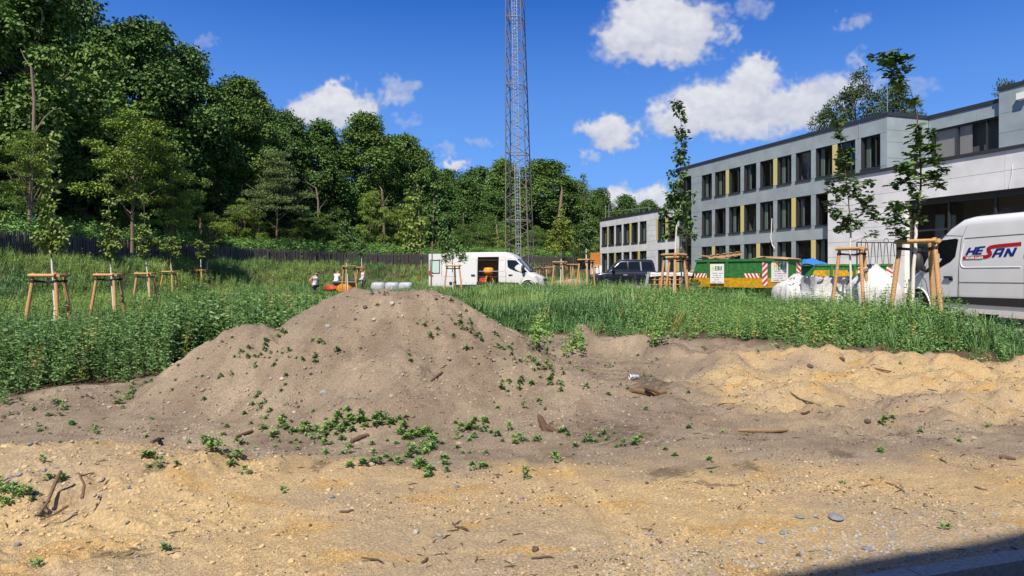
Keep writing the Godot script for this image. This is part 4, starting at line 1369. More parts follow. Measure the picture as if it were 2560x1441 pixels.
func office() -> void:
	rng.seed = 900
	var o := thing("office_building", Vector3(FA.x, 0, -FA.y), facade_turn(), "three storey grey clad office block with rows of dark windows and yellow strips", "building")
	var g: Material = M["grey_panel"]
	var wd: Material = M["white_panel"]
	# carcass: dark rooms behind, in storeys, with solid back, floors and roof
	var c := MB.new()
	c.span(Vector3(-3.0, 0, -14), Vector3(41.0, 11.0, -4.0))
	c.span(Vector3(-1.0, 11.0, -13.9), Vector3(22.9, 11.06, -0.1))
	for y in [0.2, 3.95, 7.2, 10.4]:
		c.span(Vector3(-0.9, y, -4.0), Vector3(22.85, y + 0.35, -0.42))
	for u in [-0.9, 1.3, 8.7, 14.6, 22.7]:
		c.span(Vector3(u, 0.0, -4.0), Vector3(u + 0.15, 11.0, -0.42))
	part(o, "rooms", c.mesh(M["interior"]))
	var back := MB.new()   # board behind the cladding with openings left for the windows
	var levels := [[0.9, 3.67], [4.67, 6.85], [8.0, 10.05]]
	var p0 := 3.06
	var pitch := 1.985
	var ww := 1.5
	var nwin := 10
	var joint: Material = M["joint"]
	# bands over the whole length
	for band in [[-0.2, 0.9], [3.67, 4.67], [6.85, 8.0], [10.05, 11.06]]:
		back.span(Vector3(1.36, band[0] + 0.02, -0.4), Vector3(22.9, band[1] - 0.02, -0.052))
	for lv in levels:
		for k in nwin + 1:
			var a := p0 + (k - 1) * pitch + ww if k > 0 else 1.36
			var b := p0 + k * pitch if k < nwin else 22.9
			back.span(Vector3(a + 0.02, lv[0], -0.4), Vector3(b - 0.02, lv[1], -0.052))
	part(o, "backing", back.mesh(joint))
	for bi in 4:
		var band = [[-0.2, 0.9], [3.67, 4.67], [6.85, 8.0], [10.05, 11.06]][bi]
		for k in nwin + 1:
			var a := p0 + (k - 0.5) * pitch + ww * 0.5 if k > 0 else 1.36
			var b := p0 + (k + 0.5) * pitch + ww * 0.5 if k < nwin else 22.93
			if k == 0:
				b = p0 + 0.5 * pitch + ww * 0.5
			panel(o, a, b, band[0], band[1], 0.0, g)
	for li in 3:
		var lv = levels[li]
		for k in nwin + 1:
			var a := p0 + (k - 1) * pitch + ww if k > 0 else 1.36
			var b := p0 + k * pitch if k < nwin else 22.93
			if k == 0:   # tall strip beside the stairs: three boards
				var h: float = lv[1] - lv[0]
				panel(o, a, b, lv[0], lv[0] + h * 0.3, 0.0, g)
				panel(o, a, b, lv[0] + h * 0.3, lv[0] + h * 0.72, 0.0, g)
				panel(o, a, b, lv[0] + h * 0.72, lv[1], 0.0, g)
			else:
				var yellow: bool = k % 3 == [1, 0, 2][li]
				panel(o, a, b, lv[0], lv[1], 0.0, M["yellow_panel"] if yellow else g)
		for k in nwin:
			window(o, p0 + k * pitch, lv[0], ww, lv[1] - lv[0], 0.0, [0, 1, 0, 0, 1, 0, 2][(k * 3 + li * 2) % 7], (k + li) % 2 == 1 or k % 5 == 0)
	slab(o, "roof_edge", Vector3(-0.95, 11.06, -14), Vector3(23.0, 11.28, 0.06), M["anthracite"])
	# stair glazing at the far end
	var sg := MB.new()
	for u in [-0.85, 0.25, 1.28]:
		sg.span(Vector3(u, 0, -0.3), Vector3(u + 0.08, 10.3, -0.12))
	for y in [0.0, 2.6, 4.6, 6.6, 8.4, 10.22]:
		sg.span(Vector3(-0.77, y, -0.29), Vector3(1.28, y + 0.08, -0.13))
	var st := hold(o, "stair_glazing")
	part(st, "frame", sg.mesh(M["anthracite"]))
	for i in 5:
		var y0: float = [0.08, 2.68, 4.68, 6.68, 8.48][i]
		var y1: float = [2.6, 4.6, 6.6, 8.4, 10.22][i]
		for s in [[-0.77, 0.25], [0.33, 1.28]]:
			var q := MB.new()
			q.quad(Vector3(s[0], y0, -0.2), Vector3(s[1], y0, -0.2), Vector3(s[1], y1, -0.2), Vector3(s[0], y1, -0.2))
			part(st, "pane", q.mesh(M["window_glass"]))
	slab(o, "panel", Vector3(-0.93, 10.31, -0.3), Vector3(1.35, 11.055, 0.0), g)
	# sunlit return at the near corner
	var dep := 3.35
	slab(o, "return_wall", Vector3(22.6, 7.4, -dep), Vector3(22.9, 11.05, -0.42), joint)
	for row in [[7.5, 8.45], [8.45, 9.45], [9.45, 10.2], [10.2, 11.06]]:
		for cc in [[-1.25, 0.0], [-dep, -1.25]]:
			slab(o, "panel", Vector3(22.9, row[0] + 0.008, cc[0] + 0.008), Vector3(22.94, row[1] - 0.008, cc[1] - 0.008), g)
	# set-back front with the long window, then the plain block
	var w2 := -dep
	var a0 := 22.95
	var a1 := fu(2509, w2)
	var b0 := fu(2328, w2)
	var b1 := fu(2507, w2)
	var y0 := fy(2507, 367, w2)
	var y1 := fy(2507, 288, w2)
	slab(o, "upper_wall", Vector3(a0, y1 + 0.02, w2 - 0.4), Vector3(a1, 11.05, w2 - 0.052), joint)
	slab(o, "upper_wall", Vector3(a0, 7.0, w2 - 0.4), Vector3(a1, y0 - 0.02, w2 - 0.052), joint)
	for k in 3:
		panel(o, lerpf(a0, a1, k / 3.0), lerpf(a0, a1, (k + 1) / 3.0), y1, 11.06, w2, g)
	panel(o, a0, b0, y0, y1, w2, g)
	var lw := hold(o, "long_window", Transform3D(Basis(), Vector3(0, 0, w2)))
	var fm := MB.new()
	for u in [b0, lerpf(b0, b1, 0.37), lerpf(b0, b1, 0.77), b1 - 0.08]:
		fm.span(Vector3(u, y0, -0.25), Vector3(u + 0.08, y1, -0.1))
	fm.span(Vector3(b0, y0 - 0.1, -0.26), Vector3(b1, y0, -0.09))
	fm.span(Vector3(b0, y1 - 0.08, -0.26), Vector3(b1, y1, -0.09))
	part(lw, "frame", fm.mesh(M["anthracite"]))
	for s in [[b0 + 0.08, lerpf(b0, b1, 0.37)], [lerpf(b0, b1, 0.37) + 0.08, lerpf(b0, b1, 0.77)], [lerpf(b0, b1, 0.77) + 0.08, b1 - 0.08]]:
		var q := MB.new()
		q.quad(Vector3(s[0], y0, -0.18), Vector3(s[1], y0, -0.18), Vector3(s[1], y1, -0.18), Vector3(s[0], y1, -0.18))
		part(lw, "pane", q.mesh(M["window_glass"]))
	slab(lw, "blind", Vector3(b0 + 0.1, y0, -0.34), Vector3(lerpf(b0, b1, 0.55), y1, -0.32), M["sign_white"])
	slab(o, "roof_edge", Vector3(23.0, 11.06, -14), Vector3(a1 + 0.05, 11.28, w2 + 0.06), M["anthracite"])
	var w3 := w2 + 0.35
	var e1 := a1 + 9.0
	slab(o, "end_block", Vector3(a1 + 0.02, 7.0, -14), Vector3(e1, 11.6, w3 - 0.052), joint)
	var ys := [7.0, 8.3, 9.2, 10.3, 11.62]
	for i in 4:
		for k in 2:
			panel(o, a1 + k * 4.5, a1 + (k + 1) * 4.5, ys[i], ys[i + 1], w3, g)
	slab(o, "roof_edge", Vector3(a1 - 0.05, 11.62, -14), Vector3(e1, 11.84, w3 + 0.06), M["anthracite"])
	# wall lamp under the roof edge at the right
	var lu := fu(2562, w3)
	var ly := fy(2562, 240, w3)
	var lb := MB.new()
	lb.span(Vector3(lu - 0.25, ly - 0.18, w3), Vector3(lu + 0.2, ly + 0.18, w3 + 0.28))
	lb.span(Vector3(lu - 0.2, ly - 0.24, w3), Vector3(lu + 0.15, ly - 0.18, w3 + 0.2))
	part(o, "wall_lamp", lb.mesh(M["sticker_white"]))
	# ---- white two storey part in front
	var wf := 1.2
	var v0 := fu(2070, wf)
	var v1 := v0 + 20.5
	var g0 := fu(2262, wf)
	var gt := fy(2302, 499.5, wf)
	var rt := fy(2072, 452, wf)
	var an := hold(o, "white_annex", Transform3D(Basis(), Vector3(0, 0, wf)))
	slab(an, "wall", Vector3(v0 + 0.01, 0, -0.6), Vector3(g0 - 0.06, rt, -0.052), joint)
	slab(an, "wall", Vector3(g0 - 0.06, gt + 0.03, -0.6), Vector3(v1, rt, -0.052), joint)
	slab(an, "roof", Vector3(v0 + 0.012, rt - 0.3, -5.0), Vector3(v1, rt - 0.02, -0.6), M["interior"])
	slab(an, "side_wall", Vector3(v0, 0, -1.6), Vector3(v0 + 0.2, rt - 0.004, -0.6), wd)
	slab(an, "roof_edge", Vector3(v0 - 0.18, rt, -4.6), Vector3(v1, rt + 0.16, 0.1), M["anthracite"])
	var rows := [-0.2, 2.35, fy(2074, 608, wf), fy(2074, 577, wf), 5.3, 6.1, rt]
	for i in 6:
		var m2 := (v0 + g0) / 2.0
		panel(an, v0, m2, rows[i], rows[i + 1], 0.0, wd)
		panel(an, m2, g0, rows[i], rows[i + 1], 0.0, wd)
	for i in 5:
		var u := g0 + i * (v1 - g0) / 5.0
		panel(an, u, u + (v1 - g0) / 5.0, gt + 0.02, gt + 0.95, 0.0, wd)
		panel(an, u, u + (v1 - g0) / 5.0, gt + 0.95, rt, 0.0, wd)
	slab(an, "reveal", Vector3(g0 - 0.05, 0, -0.62), Vector3(g0 - 0.008, gt, -0.053), M["sticker_white"])
	var gz := hold(an, "glazing", Transform3D(Basis(), Vector3(0, 0, -0.45)))
	var fr := MB.new()
	var us := [g0, fu(2372, wf - 0.45), fu(2489, wf - 0.45), fu(2600, wf - 0.45), v1 - 0.1]
	for u in us:
		fr.span(Vector3(u, 0, -0.12), Vector3(u + 0.1, gt, 0.06))
	for y in [0.0, 2.55, 3.7, gt - 0.28]:
		for i in 4:
			fr.span(Vector3(us[i] + 0.1, y, -0.1), Vector3(us[i + 1], y + (0.09 if y < 5.0 and y < gt - 0.5 else 0.28), 0.04))
	part(gz, "frame", fr.mesh(M["anthracite"]))
	for i in 4:
		for s in [[0.09, 2.55], [2.64, 3.7], [3.79, gt - 0.28]]:
			var q := MB.new()
			q.quad(Vector3(us[i] + 0.1, s[0], -0.04), Vector3(us[i + 1], s[0], -0.04), Vector3(us[i + 1], s[1], -0.04), Vector3(us[i] + 0.1, s[1], -0.04))
			part(gz, "pane", q.mesh(M["window_glass"]))
	var rm := MB.new()
	rm.span(Vector3(g0, 0, -4.2), Vector3(v1, gt + 0.4, -4.1))
	rm.span(Vector3(g0, gt + 0.1, -4.1), Vector3(v1, gt + 0.4, -0.6))
	rm.span(Vector3(v1 - 0.2, 0, -4.1), Vector3(v1, gt + 0.1, -0.6))
	part(gz, "room", rm.mesh(M["interior"]))
	var fb := MB.new()
	for s in [[2296, 2318, 2.9, 4.7], [2328, 2346, 2.9, 4.6], [2408, 2425, 3.5, 4.5], [2432, 2462, 3.5, 4.5]]:
		fb.span(Vector3(fu(s[0], wf - 0.45), s[2], -1.35), Vector3(fu(s[1], wf - 0.45), s[3], -1.3))
	part(gz, "blinds", fb.mesh(M["blind"]))
	# loose cable hanging on the white band, conduit on the grey front, lightning rods
	var cb := MB.new()
	var cu := fu(2533, wf)
	cb.tube([Vector3(cu, fy(2533, 413, wf), 0.02), Vector3(cu + 0.02, fy(2531, 440, wf), 0.1), Vector3(cu - 0.1, fy(2528, 460, wf), 0.08), Vector3(cu - 0.16, gt + 0.03, 0.05)], [0.012, 0.012, 0.012, 0.012], 5)
	part(an, "loose_cable", cb.mesh(M["sticker_white"]))
	cb = MB.new()
	var tu := fu(1933, 0)
	cb.tube([Vector3(tu, 5.5, 0.1), Vector3(tu - 0.02, 4.6, 0.13), Vector3(tu - 0.12, 4.0, 0.11), Vector3(tu + 0.1, 3.4, 0.12), Vector3(tu + 0.35, 3.2, 0.11)], [0.025, 0.025, 0.025, 0.025, 0.025], 6)
	part(o, "loose_cable", cb.mesh(M["sticker_white"]))
	for s in [[2149, 11.0, 9.2, 0.05], [1923, 11.2, 13.2, -1.0], [2219, 11.2, 13.9, -0.5]]:
		cb = MB.new()
		cb.tube([Vector3(fu(s[0], s[3]), s[1], s[3]), Vector3(fu(s[0], s[3]), s[2], s[3])], [0.015, 0.012], 5)
		part(o, "lightning_rod", cb.mesh(M["galvanised"]))

func wing() -> void:
	var o := thing("office_wing", Vector3(WA.x, 0, -WA.y), facade_turn(), "two storey whitish office wing behind the black pickup", "building")
	var wd: Material = M["white_panel"]
	var joint: Material = M["joint"]
	var L := 19.0
	var c := MB.new()
	c.span(Vector3(0.05, 0, -12), Vector3(L, 7.6, -3.0))
	for y in [0.2, 3.95, 7.15]:
		c.span(Vector3(0.05, y, -3.0), Vector3(L, y + 0.3, -0.42))
	for u in [0.05, 12.0, 18.8]:
		c.span(Vector3(u, 0, -3.0), Vector3(u + 0.15, 7.5, -0.42))
	part(o, "rooms", c.mesh(M["interior"]))
	slab(o, "end_wall", Vector3(-0.02, 0, -12), Vector3(0.05, 7.62, -0.06), wd)
	var px := [[1505, 1518], [1522, 1536], [1540, 1554.5], [1559, 1574], [1579, 1595], [1600, 1617], [1645.5, 1664.5], [1671, 1690]]
	var levels := [[0.9, 3.7], [4.67, 6.87]]
	var us := []
	for p in px:
		us.append(fu(p[0], 0, WA))
	var ww := 1.42
	var back := MB.new()
	for band in [[-0.2, 0.9], [3.7, 4.67], [6.87, 7.68]]:
		back.span(Vector3(0.06, band[0], -0.4), Vector3(L, band[1], -0.052))
		var edges := [0.0]
		for k in range(1, 8):
			edges.append((us[k] + us[k - 1] + ww) / 2.0)
		edges.append(L)
		for k in 8:
			panel(o, edges[k], edges[k + 1], band[0], band[1], 0.0, wd)
	for li in 2:
		var lv = levels[li]
		for k in 9:
			var a: float = us[k - 1] + ww if k > 0 else 0.0
			var b: float = us[k] if k < 8 else L
			back.span(Vector3(a + 0.02, lv[0] + 0.003, -0.4), Vector3(b - 0.02, lv[1] - 0.003, -0.052))
			if k == 6:
				var h: float = lv[1] - lv[0]
				for j in 4:
					panel(o, a, b - 0.4, lv[0] + h * j / 4.0, lv[0] + h * (j + 1) / 4.0, 0.0, wd)
				panel(o, b - 0.4, b, lv[0], lv[1], 0.0, M["yellow_panel"] if li == 1 else wd)
			else:
				panel(o, a, b, lv[0], lv[1], 0.0, M["yellow_panel"] if k % 3 == [2, 1][li] else wd)
		for k in 8:
			window(o, us[k], lv[0], ww, lv[1] - lv[0], 0.0, [1, 0, 0, 2][(k + li) % 4], k % 3 != 1)
	part(o, "backing", back.mesh(joint))
	slab(o, "roof_edge", Vector3(-0.1, 7.68, -12), Vector3(L, 7.9, 0.07), M["anthracite"])
	var rl := MB.new()
	for u in [0.3, 1.2]:
		rl.tube([Vector3(u, 7.9, -0.6), Vector3(u, 9.6, -0.6)], [0.03, 0.03], 5)
	rl.tube([Vector3(1.2, 8.7, -0.6), Vector3(7.5, 8.7, -2.5)], [0.03, 0.03], 5)
	rl.tube([Vector3(7.5, 8.7, -2.5), Vector3(7.5, 7.9, -2.5)], [0.03, 0.03], 5)
	part(o, "roof_railing", rl.mesh(M["galvanised"]))
	for s in [7.0, 9.2]:
		var lr := MB.new()
		lr.tube([Vector3(s, 7.9, -1.5), Vector3(s, 10.4 if s < 8 else 9.0, -1.5)], [0.02, 0.012], 5)
		part(o, "lightning_rod", lr.mesh(M["galvanised"]))

# ---------------------------------------------------------------- lattice mast
func mast() -> void:
	var d := 62.0
	var o := thing("lattice_mast", Vector3(gx(1297, d), 0.2, -d), 0.0, "tall grey steel lattice mast rising behind the white van", "mast")
	var org := o.position
	# legs: [x at y 640, x at y 0, depth offset]
	var legs := [[1264.0, 1264.6, 0.75], [1277.0, 1274.0, -0.95], [1321.0, 1301.0, 0.75], [1334.0, 1309.0, -0.95]]
	var foot := []
	var head := []
	var H := 35.0
	for l in legs:
		var dd: float = d - l[2]
		var y640 := EYE + (HORIZON - 640.0) * dd / F
		var y000 := EYE + HORIZON * dd / F
		var a := Vector3(gx(l[0], dd), y640, -dd)
		var b := Vector3(gx(l[1], dd), y000, -dd)
		var dir := (b - a) / (b.y - a.y)
		foot.append(a + dir * (0.0 - a.y) - org)
		head.append(a + dir * (H - a.y) - org)
		var mb := MB.new()
		mb.tube([foot[foot.size() - 1], head[head.size() - 1]], [0.06, 0.052], 8)
		part(o, "leg", mb.mesh(M["steel"]))
	var lev := func(k: int, y: float) -> Vector3: return foot[k].lerp(head[k], y / H)
	var step := 1.36
	var faces := [[0, 2], [2, 3], [3, 1], [1, 0]]
	for s in 6:
		var mb := MB.new()
		var y := s * 6.1
		for f in faces:
			var flip := false
			var yy := y
			while yy < minf(y + 6.0, H - step):
				var a: Vector3 = lev.call(f[0] if not flip else f[1], yy)
				var b: Vector3 = lev.call(f[1] if not flip else f[0], yy + step * 0.75)
				mb.tube([a, b], [0.029, 0.029], 5, false)
				flip = not flip
				yy += step * 0.75
			if s > 0:
				mb.tube([lev.call(f[0], y), lev.call(f[1], y)], [0.04, 0.04], 6, false)
		part(o, "bracing", mb.mesh(M["steel"]))
	var ld := hold(o, "ladder")
	var rails := MB.new()
	var rungs := MB.new()
	var at_y := func(y: float) -> Vector3: return (lev.call(0, y) * 0.32 + lev.call(1, y) * 0.2 + lev.call(2, y) * 0.3 + lev.call(3, y) * 0.18)
	for sx in [-0.2, 0.2]:
		rails.tube([at_y.call(0.0) + Vector3(sx, 0, 0), at_y.call(H) + Vector3(sx, 0, 0)], [0.028, 0.028], 6, false)
	var y := 0.4
	while y < H:
		var p: Vector3 = at_y.call(y)
		rungs.tube([p - Vector3(0.2, 0, 0), p + Vector3(0.2, 0, 0)], [0.016, 0.016], 4, false)
		y += 0.3
	y = 2.4
	while y < H:
		var p: Vector3 = at_y.call(y)
		var pts := []
		var rr := []
		for k in 9:
			var a := PI * k / 8.0
			pts.append(p + Vector3(cos(a) * 0.33, 0, sin(a) * 0.5))
			rr.append(0.016)
		rungs.tube(pts, rr, 4, false)
		y += 0.75
	for k in 3:
		var a := PI * (k + 1) / 4.0
		rails.tube([at_y.call(2.4) + Vector3(cos(a) * 0.33, 0, sin(a) * 0.5), at_y.call(H) + Vector3(cos(a) * 0.33, 0, sin(a) * 0.5)], [0.02, 0.02], 4, false)
	part(ld, "rail", rails.mesh(M["galvanised"]))
	var rg := part(ld, "rungs_and_hoops", rungs.mesh(M["galvanised"]))
	rg.set_meta("kind", "stuff")

# ---------------------------------------------------------------- panel van: x forward, y up, z to its right
const VAN_TOP := [Vector2(-3.1, 2.2), Vector2(-3.06, 2.36), Vector2(-2.9, 2.42), Vector2(0.7, 2.44), Vector2(0.98, 2.4), Vector2(1.3, 2.24), Vector2(1.55, 2.03), Vector2(1.95, 1.62), Vector2(2.3, 1.26), Vector2(2.42, 1.2), Vector2(2.88, 0.99), Vector2(3.02, 0.86), Vector2(3.09, 0.7), Vector2(3.12, 0.5)]
const VAN_WIDE := [Vector2(-3.1, 0.95), Vector2(-3.02, 1.0), Vector2(1.9, 1.02), Vector2(2.4, 0.98), Vector2(2.8, 0.86), Vector2(3.0, 0.7), Vector2(3.12, 0.52)]

func table(t: Array, x: float) -> float:
	for i in t.size() - 1:
		if x <= t[i + 1].x:
			return lerpf(t[i].y, t[i + 1].y, clampf((x - t[i].x) / (t[i + 1].x - t[i].x), 0.0, 1.0))
	return t[t.size() - 1].y

func van_z(x: float, y: float) -> float:   # half width of the side at that height
	return table(VAN_WIDE, x) * (1.0 - 0.1 * smoothstep(1.2, 2.45, y) - 0.03 * smoothstep(0.6, 0.25, y))

func van_section(x: float) -> PackedVector3Array:
	var yb := 0.25
	var yt := table(VAN_TOP, x)
	var r := minf(0.2, (yt - yb) * 0.28)
	var ys := yt - r - 0.03
	var half := PackedVector3Array()
	for f in [0.0, 0.1, 0.22, 0.36, 0.5, 0.62, 0.74, 0.86, 0.955, 1.0]:
		var y := lerpf(yb, ys, f)
		half.append(Vector3(x, y, van_z(x, y)))
	var w := van_z(x, ys)
	for k in range(1, 5):
		var a := PI / 2.0 * k / 4.0
		half.append(Vector3(x, ys + sin(a) * r, w - r + cos(a) * r))
	for k in range(1, 4):
		var t := k / 3.0
		half.append(Vector3(x, ys + r + 0.03 * sin(t * PI / 2.0), (w - r) * (1.0 - t)))
	var row := half.duplicate()
	for k in range(half.size() - 2, -1, -1):
		row.append(half[k] * Vector3(1, 1, -1))
	return row

func side_panel(poly: Array, s: float, off: float) -> MB:   # a patch laid on the side (s = 1 right, -1 left), following its curve
	var b := MB.new()
	var p2 := PackedVector2Array()
	for p in poly:
		p2.append(Vector2(p[0], p[1]))
	var t := Geometry2D.triangulate_polygon(p2)
	for i in range(0, t.size(), 3):
		var q := []
		for k in 3:
			var p := p2[t[i + k]]
			q.append(Vector3(p.x, p.y, s * (van_z(p.x, p.y) + off)))
		if (q[1] - q[0]).cross(q[2] - q[0]).z * s < 0.0:
			q.reverse()
		b.tri(q[0], q[1], q[2])
	return b

func side_line(b: MB, pts: Array, s: float, r := 0.007) -> void:
	var q := []
	var rr := []
	for i in pts.size() - 1:
		var steps := 1 + int(Vector2(pts[i][0] - pts[i + 1][0], pts[i][1] - pts[i + 1][1]).length() / 0.3)
		for k in steps:
			var x := lerpf(pts[i][0], pts[i + 1][0], k / float(steps))
			var y := lerpf(pts[i][1], pts[i + 1][1], k / float(steps))
			q.append(Vector3(x, y, s * van_z(x, y)))
			rr.append(r)
	var e = pts[pts.size() - 1]
	q.append(Vector3(e[0], e[1], s * van_z(e[0], e[1])))
	rr.append(r)
	b.tube(q, rr, 5)

func wheel(o: Node, x: float, z: float, r: float, s: float) -> void:
	var w := hold(o, "wheel", Transform3D(Basis(), Vector3(x, r, z)))
	var rows := []
	for p in [[0.62, -0.1], [0.9, -0.12], [0.985, -0.09], [1.0, 0.0], [0.985, 0.09], [0.9, 0.12], [0.62, 0.1]]:
		var row := PackedVector3Array()
		for k in 24:
			var a := TAU * k / 24.0
			row.append(Vector3(cos(a) * r * p[0], sin(a) * r * p[0], p[1]))
		rows.append(row)
	var b := MB.new()
	b.grid(rows, true, false)
	part(w, "tyre", b.mesh(M["rubber"]))
	b = MB.new()
	for k in 24:
		var a := TAU * k / 24.0
		var a2 := TAU * (k + 1) / 24.0
		b.tri(Vector3(0, 0, s * 0.05), Vector3(cos(a), sin(a) * 1.0, 0) * r * 0.63 + Vector3(0, 0, s * 0.085), Vector3(cos(a2), sin(a2), 0) * r * 0.63 + Vector3(0, 0, s * 0.085))
	for k in 5:
		var a := TAU * k / 5.0
		b.beam(Vector3(cos(a), sin(a), 0) * r * 0.12 + Vector3(0, 0, s * 0.075), Vector3(cos(a), sin(a), 0) * r * 0.6 + Vector3(0, 0, s * 0.09), 0.05, 0.06, Vector3(0, 0, 1))
	part(w, "rim", b.mesh(M["rim"]))

func arch(o: Node, x: float, r: float, s: float, zf: Callable) -> void:   # dark wheel house with a lip
	var b := MB.new()
	var c := MB.new()
	var pts := []
	var rr := []
	for k in 15:
		var a := PI * k / 14.0
		var p := Vector2(x + cos(a) * r, 0.33 + sin(a) * r)
		pts.append(Vector3(p.x, p.y, s * zf.call(p.x, p.y)))
		rr.append(0.022)
	c.tube(pts, rr, 6)
	for k in 14:
		var ctr := Vector3(x, 0.25, s * (zf.call(x, 0.4) + 0.004))
		var p: Vector3 = pts[k] + Vector3(0, 0, s * 0.004)
		var q: Vector3 = pts[k + 1] + Vector3(0, 0, s * 0.004)
		if s > 0:
			b.tri(ctr, p, q)
		else:
			b.tri(ctr, q, p)
	part(o, "wheel_house", b.mesh(M["rubber"]))
	part(o, "wheel_arch", c.mesh(o.get_meta("paint")))

func write(parent: Node, words: String, size: float, m: Material, xf: Transform3D, called := "lettering") -> void:
	var t := TextMesh.new()
	var f := SystemFont.new()
	f.font_names = PackedStringArray(["Droid Sans"])
	f.font_weight = 700
	t.font = f
	t.text = words
	t.font_size = 48
	t.pixel_size = size / 48.0
	t.depth = 0.004
	t.material = m
	part(parent, called, t, xf)

func van(o: Node3D, paint: String, door_open: bool) -> void:
	var mt: Material = M[paint]
	o.set_meta("paint", mt)
	var xs := [-3.1, -3.08, -3.04, -2.95, -2.6, -2.2, -1.7, -1.25, -0.84, -0.4, 0.0, 0.465, 0.7, 0.98, 1.15, 1.3, 1.45, 1.55, 1.75, 1.95, 2.12, 2.3, 2.42, 2.65, 2.88, 2.96, 3.02, 3.07, 3.1, 3.12]
	var rows := []
	for x in xs:
		rows.append(van_section(x))
	var b := MB.new()
	var hole := func(p: Vector3) -> bool: return door_open and p.z > 0.7 and p.x > -0.84 and p.x < 0.465 and p.y > 0.44 and p.y < 2.13
	b.grid(rows, false, true, hole)
	var k: int = rows[0].size()
	for e in [0, rows.size() - 1]:   # rear and nose walls
		for j in k / 2:
			if e == 0 and not door_open:
				b.quad(rows[e][j + 1], rows[e][k - 2 - j], rows[e][k - 1 - j], rows[e][j])
			elif e > 0:
				b.quad(rows[e][j], rows[e][k - 1 - j], rows[e][k - 2 - j], rows[e][j + 1])
	for i in rows.size() - 1:
		b.quad(rows[i][0], rows[i][k - 1], rows[i + 1][k - 1], rows[i + 1][0])
	part(o, "body", b.mesh(mt))
	var g := mat("dark_glass", lin(0.008, 0.01, 0.012), 0.03) if not M.has("dark_glass") else M["dark_glass"] as StandardMaterial3D
	var ws := []
	for i in 9:
		var x := lerpf(1.56, 2.27, i / 8.0)
		var row := PackedVector3Array()
		var yt := table(VAN_TOP, x)
		var w := van_z(x, yt - 0.2) - 0.12
		for j in 9:
			var t := j / 4.0 - 1.0
			row.append(Vector3(x + 0.012, yt + 0.012 - 0.035 * t * t, w * t))
		ws.append(row)
	b = MB.new()
	b.grid(ws, false, false)
	part(o, "windscreen", b.mesh(g))
	b = MB.new()
	b.beam(Vector3(2.33, 1.27, -0.85), Vector3(2.33, 1.27, 0.85), 0.1, 0.03)
	for s in [-0.35, 0.35]:
		b.beam(Vector3(2.3, 1.29, s), Vector3(2.12, 1.49, s - 0.45), 0.02, 0.02)
	part(o, "wipers", b.mesh(M["black_plastic"]))
	for s in [-1.0, 1.0]:
		var d := hold(o, "cab_door")
		part(d, "side_window", side_panel([[0.98, 1.9], [1.05, 1.93], [1.5, 1.91], [1.62, 1.8], [2.2, 1.23], [1.94, 1.15], [1.5, 1.26], [1.16, 1.4], [1.02, 1.52]], s, 0.006).mesh(g))
		b = MB.new()
		side_line(b, [[2.24, 1.2], [1.95, 0.95], [1.85, 0.6], [1.8, 0.32], [0.95, 0.32], [0.92, 0.92], [0.88, 1.98], [1.42, 2.02], [1.66, 1.84]], s)
		part(d, "door_gap", b.mesh(M["line_shadow"]))
		b = MB.new()
		var hz: float = s * (van_z(1.2, 1.04) + 0.03)
		b.box(Vector3(1.2, 1.045, hz), Vector3(0.24, 0.045, 0.035))
		b.box(Vector3(1.14, 1.0, s * (van_z(1.2, 1.04) + 0.004)), Vector3(0.12, 0.07, 0.012))
		part(d, "handle", b.mesh(M["black_plastic"]))
		var mr := hold(o, "wing_mirror", Transform3D(Basis(), Vector3(1.98, 1.2, s * (van_z(1.98, 1.3) + 0.02))))
		b = MB.new()
		var mrows := []
		for i in 7:
			var t := i / 6.0
			var row := PackedVector3Array()
			for j in 12:
				var a := TAU * j / 12.0
				var q := pow(sin(PI * clampf(t, 0.04, 0.96)), 0.35)
				row.append(Vector3(cos(a) * 0.11 * q, t * 0.42, s * 0.17 + sin(a) * 0.115 * q))
			mrows.append(row)
		b.grid(mrows, true, false)
		part(mr, "housing", b.mesh(M["black_plastic"]))
		b = MB.new()
		b.beam(Vector3(0.02, 0.02, -s * 0.03), Vector3(0, 0.12, s * 0.12), 0.09, 0.1)
		part(mr, "arm", b.mesh(M["black_plastic"]))
		part(o, "side_moulding", side_panel([[-2.6, 0.44], [-2.6, 0.62], [-0.8, 0.62], [0.9, 0.6], [1.7, 0.58], [1.62, 0.44]], s, 0.02).mesh(M["black_plastic"]))
		b = MB.new()
		side_line(b, [[0.92, 0.93], [-3.0, 0.95]], s, 0.008)
		side_line(b, [[0.8, 1.92], [-3.0, 1.95]], s, 0.009)
		side_line(b, [[0.76, 2.2], [0.9, 1.9], [0.9, 0.3]], s, 0.006)
		side_line(b, [[-0.84, 2.1], [-0.84, 0.35]], s, 0.006)
		part(o, "body_seams", b.mesh(M["line_shadow"]))
		b = MB.new()
		side_line(b, [[-0.75, 1.26], [0.74, 1.26], [0.82, 1.29], [0.86, 1.37], [0.82, 1.8], [0.76, 1.87]], s, 0.012)
		part(o, "pressed_panel_edge", b.mesh(mt))
		b = MB.new()   # headlamp sweeping back along the wing
		var lamp := [[2.62, 1.0], [2.78, 0.98], [2.98, 0.78], [3.04, 0.62], [2.94, 0.58], [2.82, 0.66], [2.7, 0.84]]
		part(o, "headlight", side_panel(lamp, s, 0.012).mesh(M["lamp_clear"]))
		for x in [2.26, -1.9]:
			arch(o, x, 0.44, s, func(px: float, py: float) -> float: return van_z(px, py))
			wheel(o, x, s * (van_z(x, 0.4) - 0.085), 0.335, s)
	b = MB.new()
	var br := []
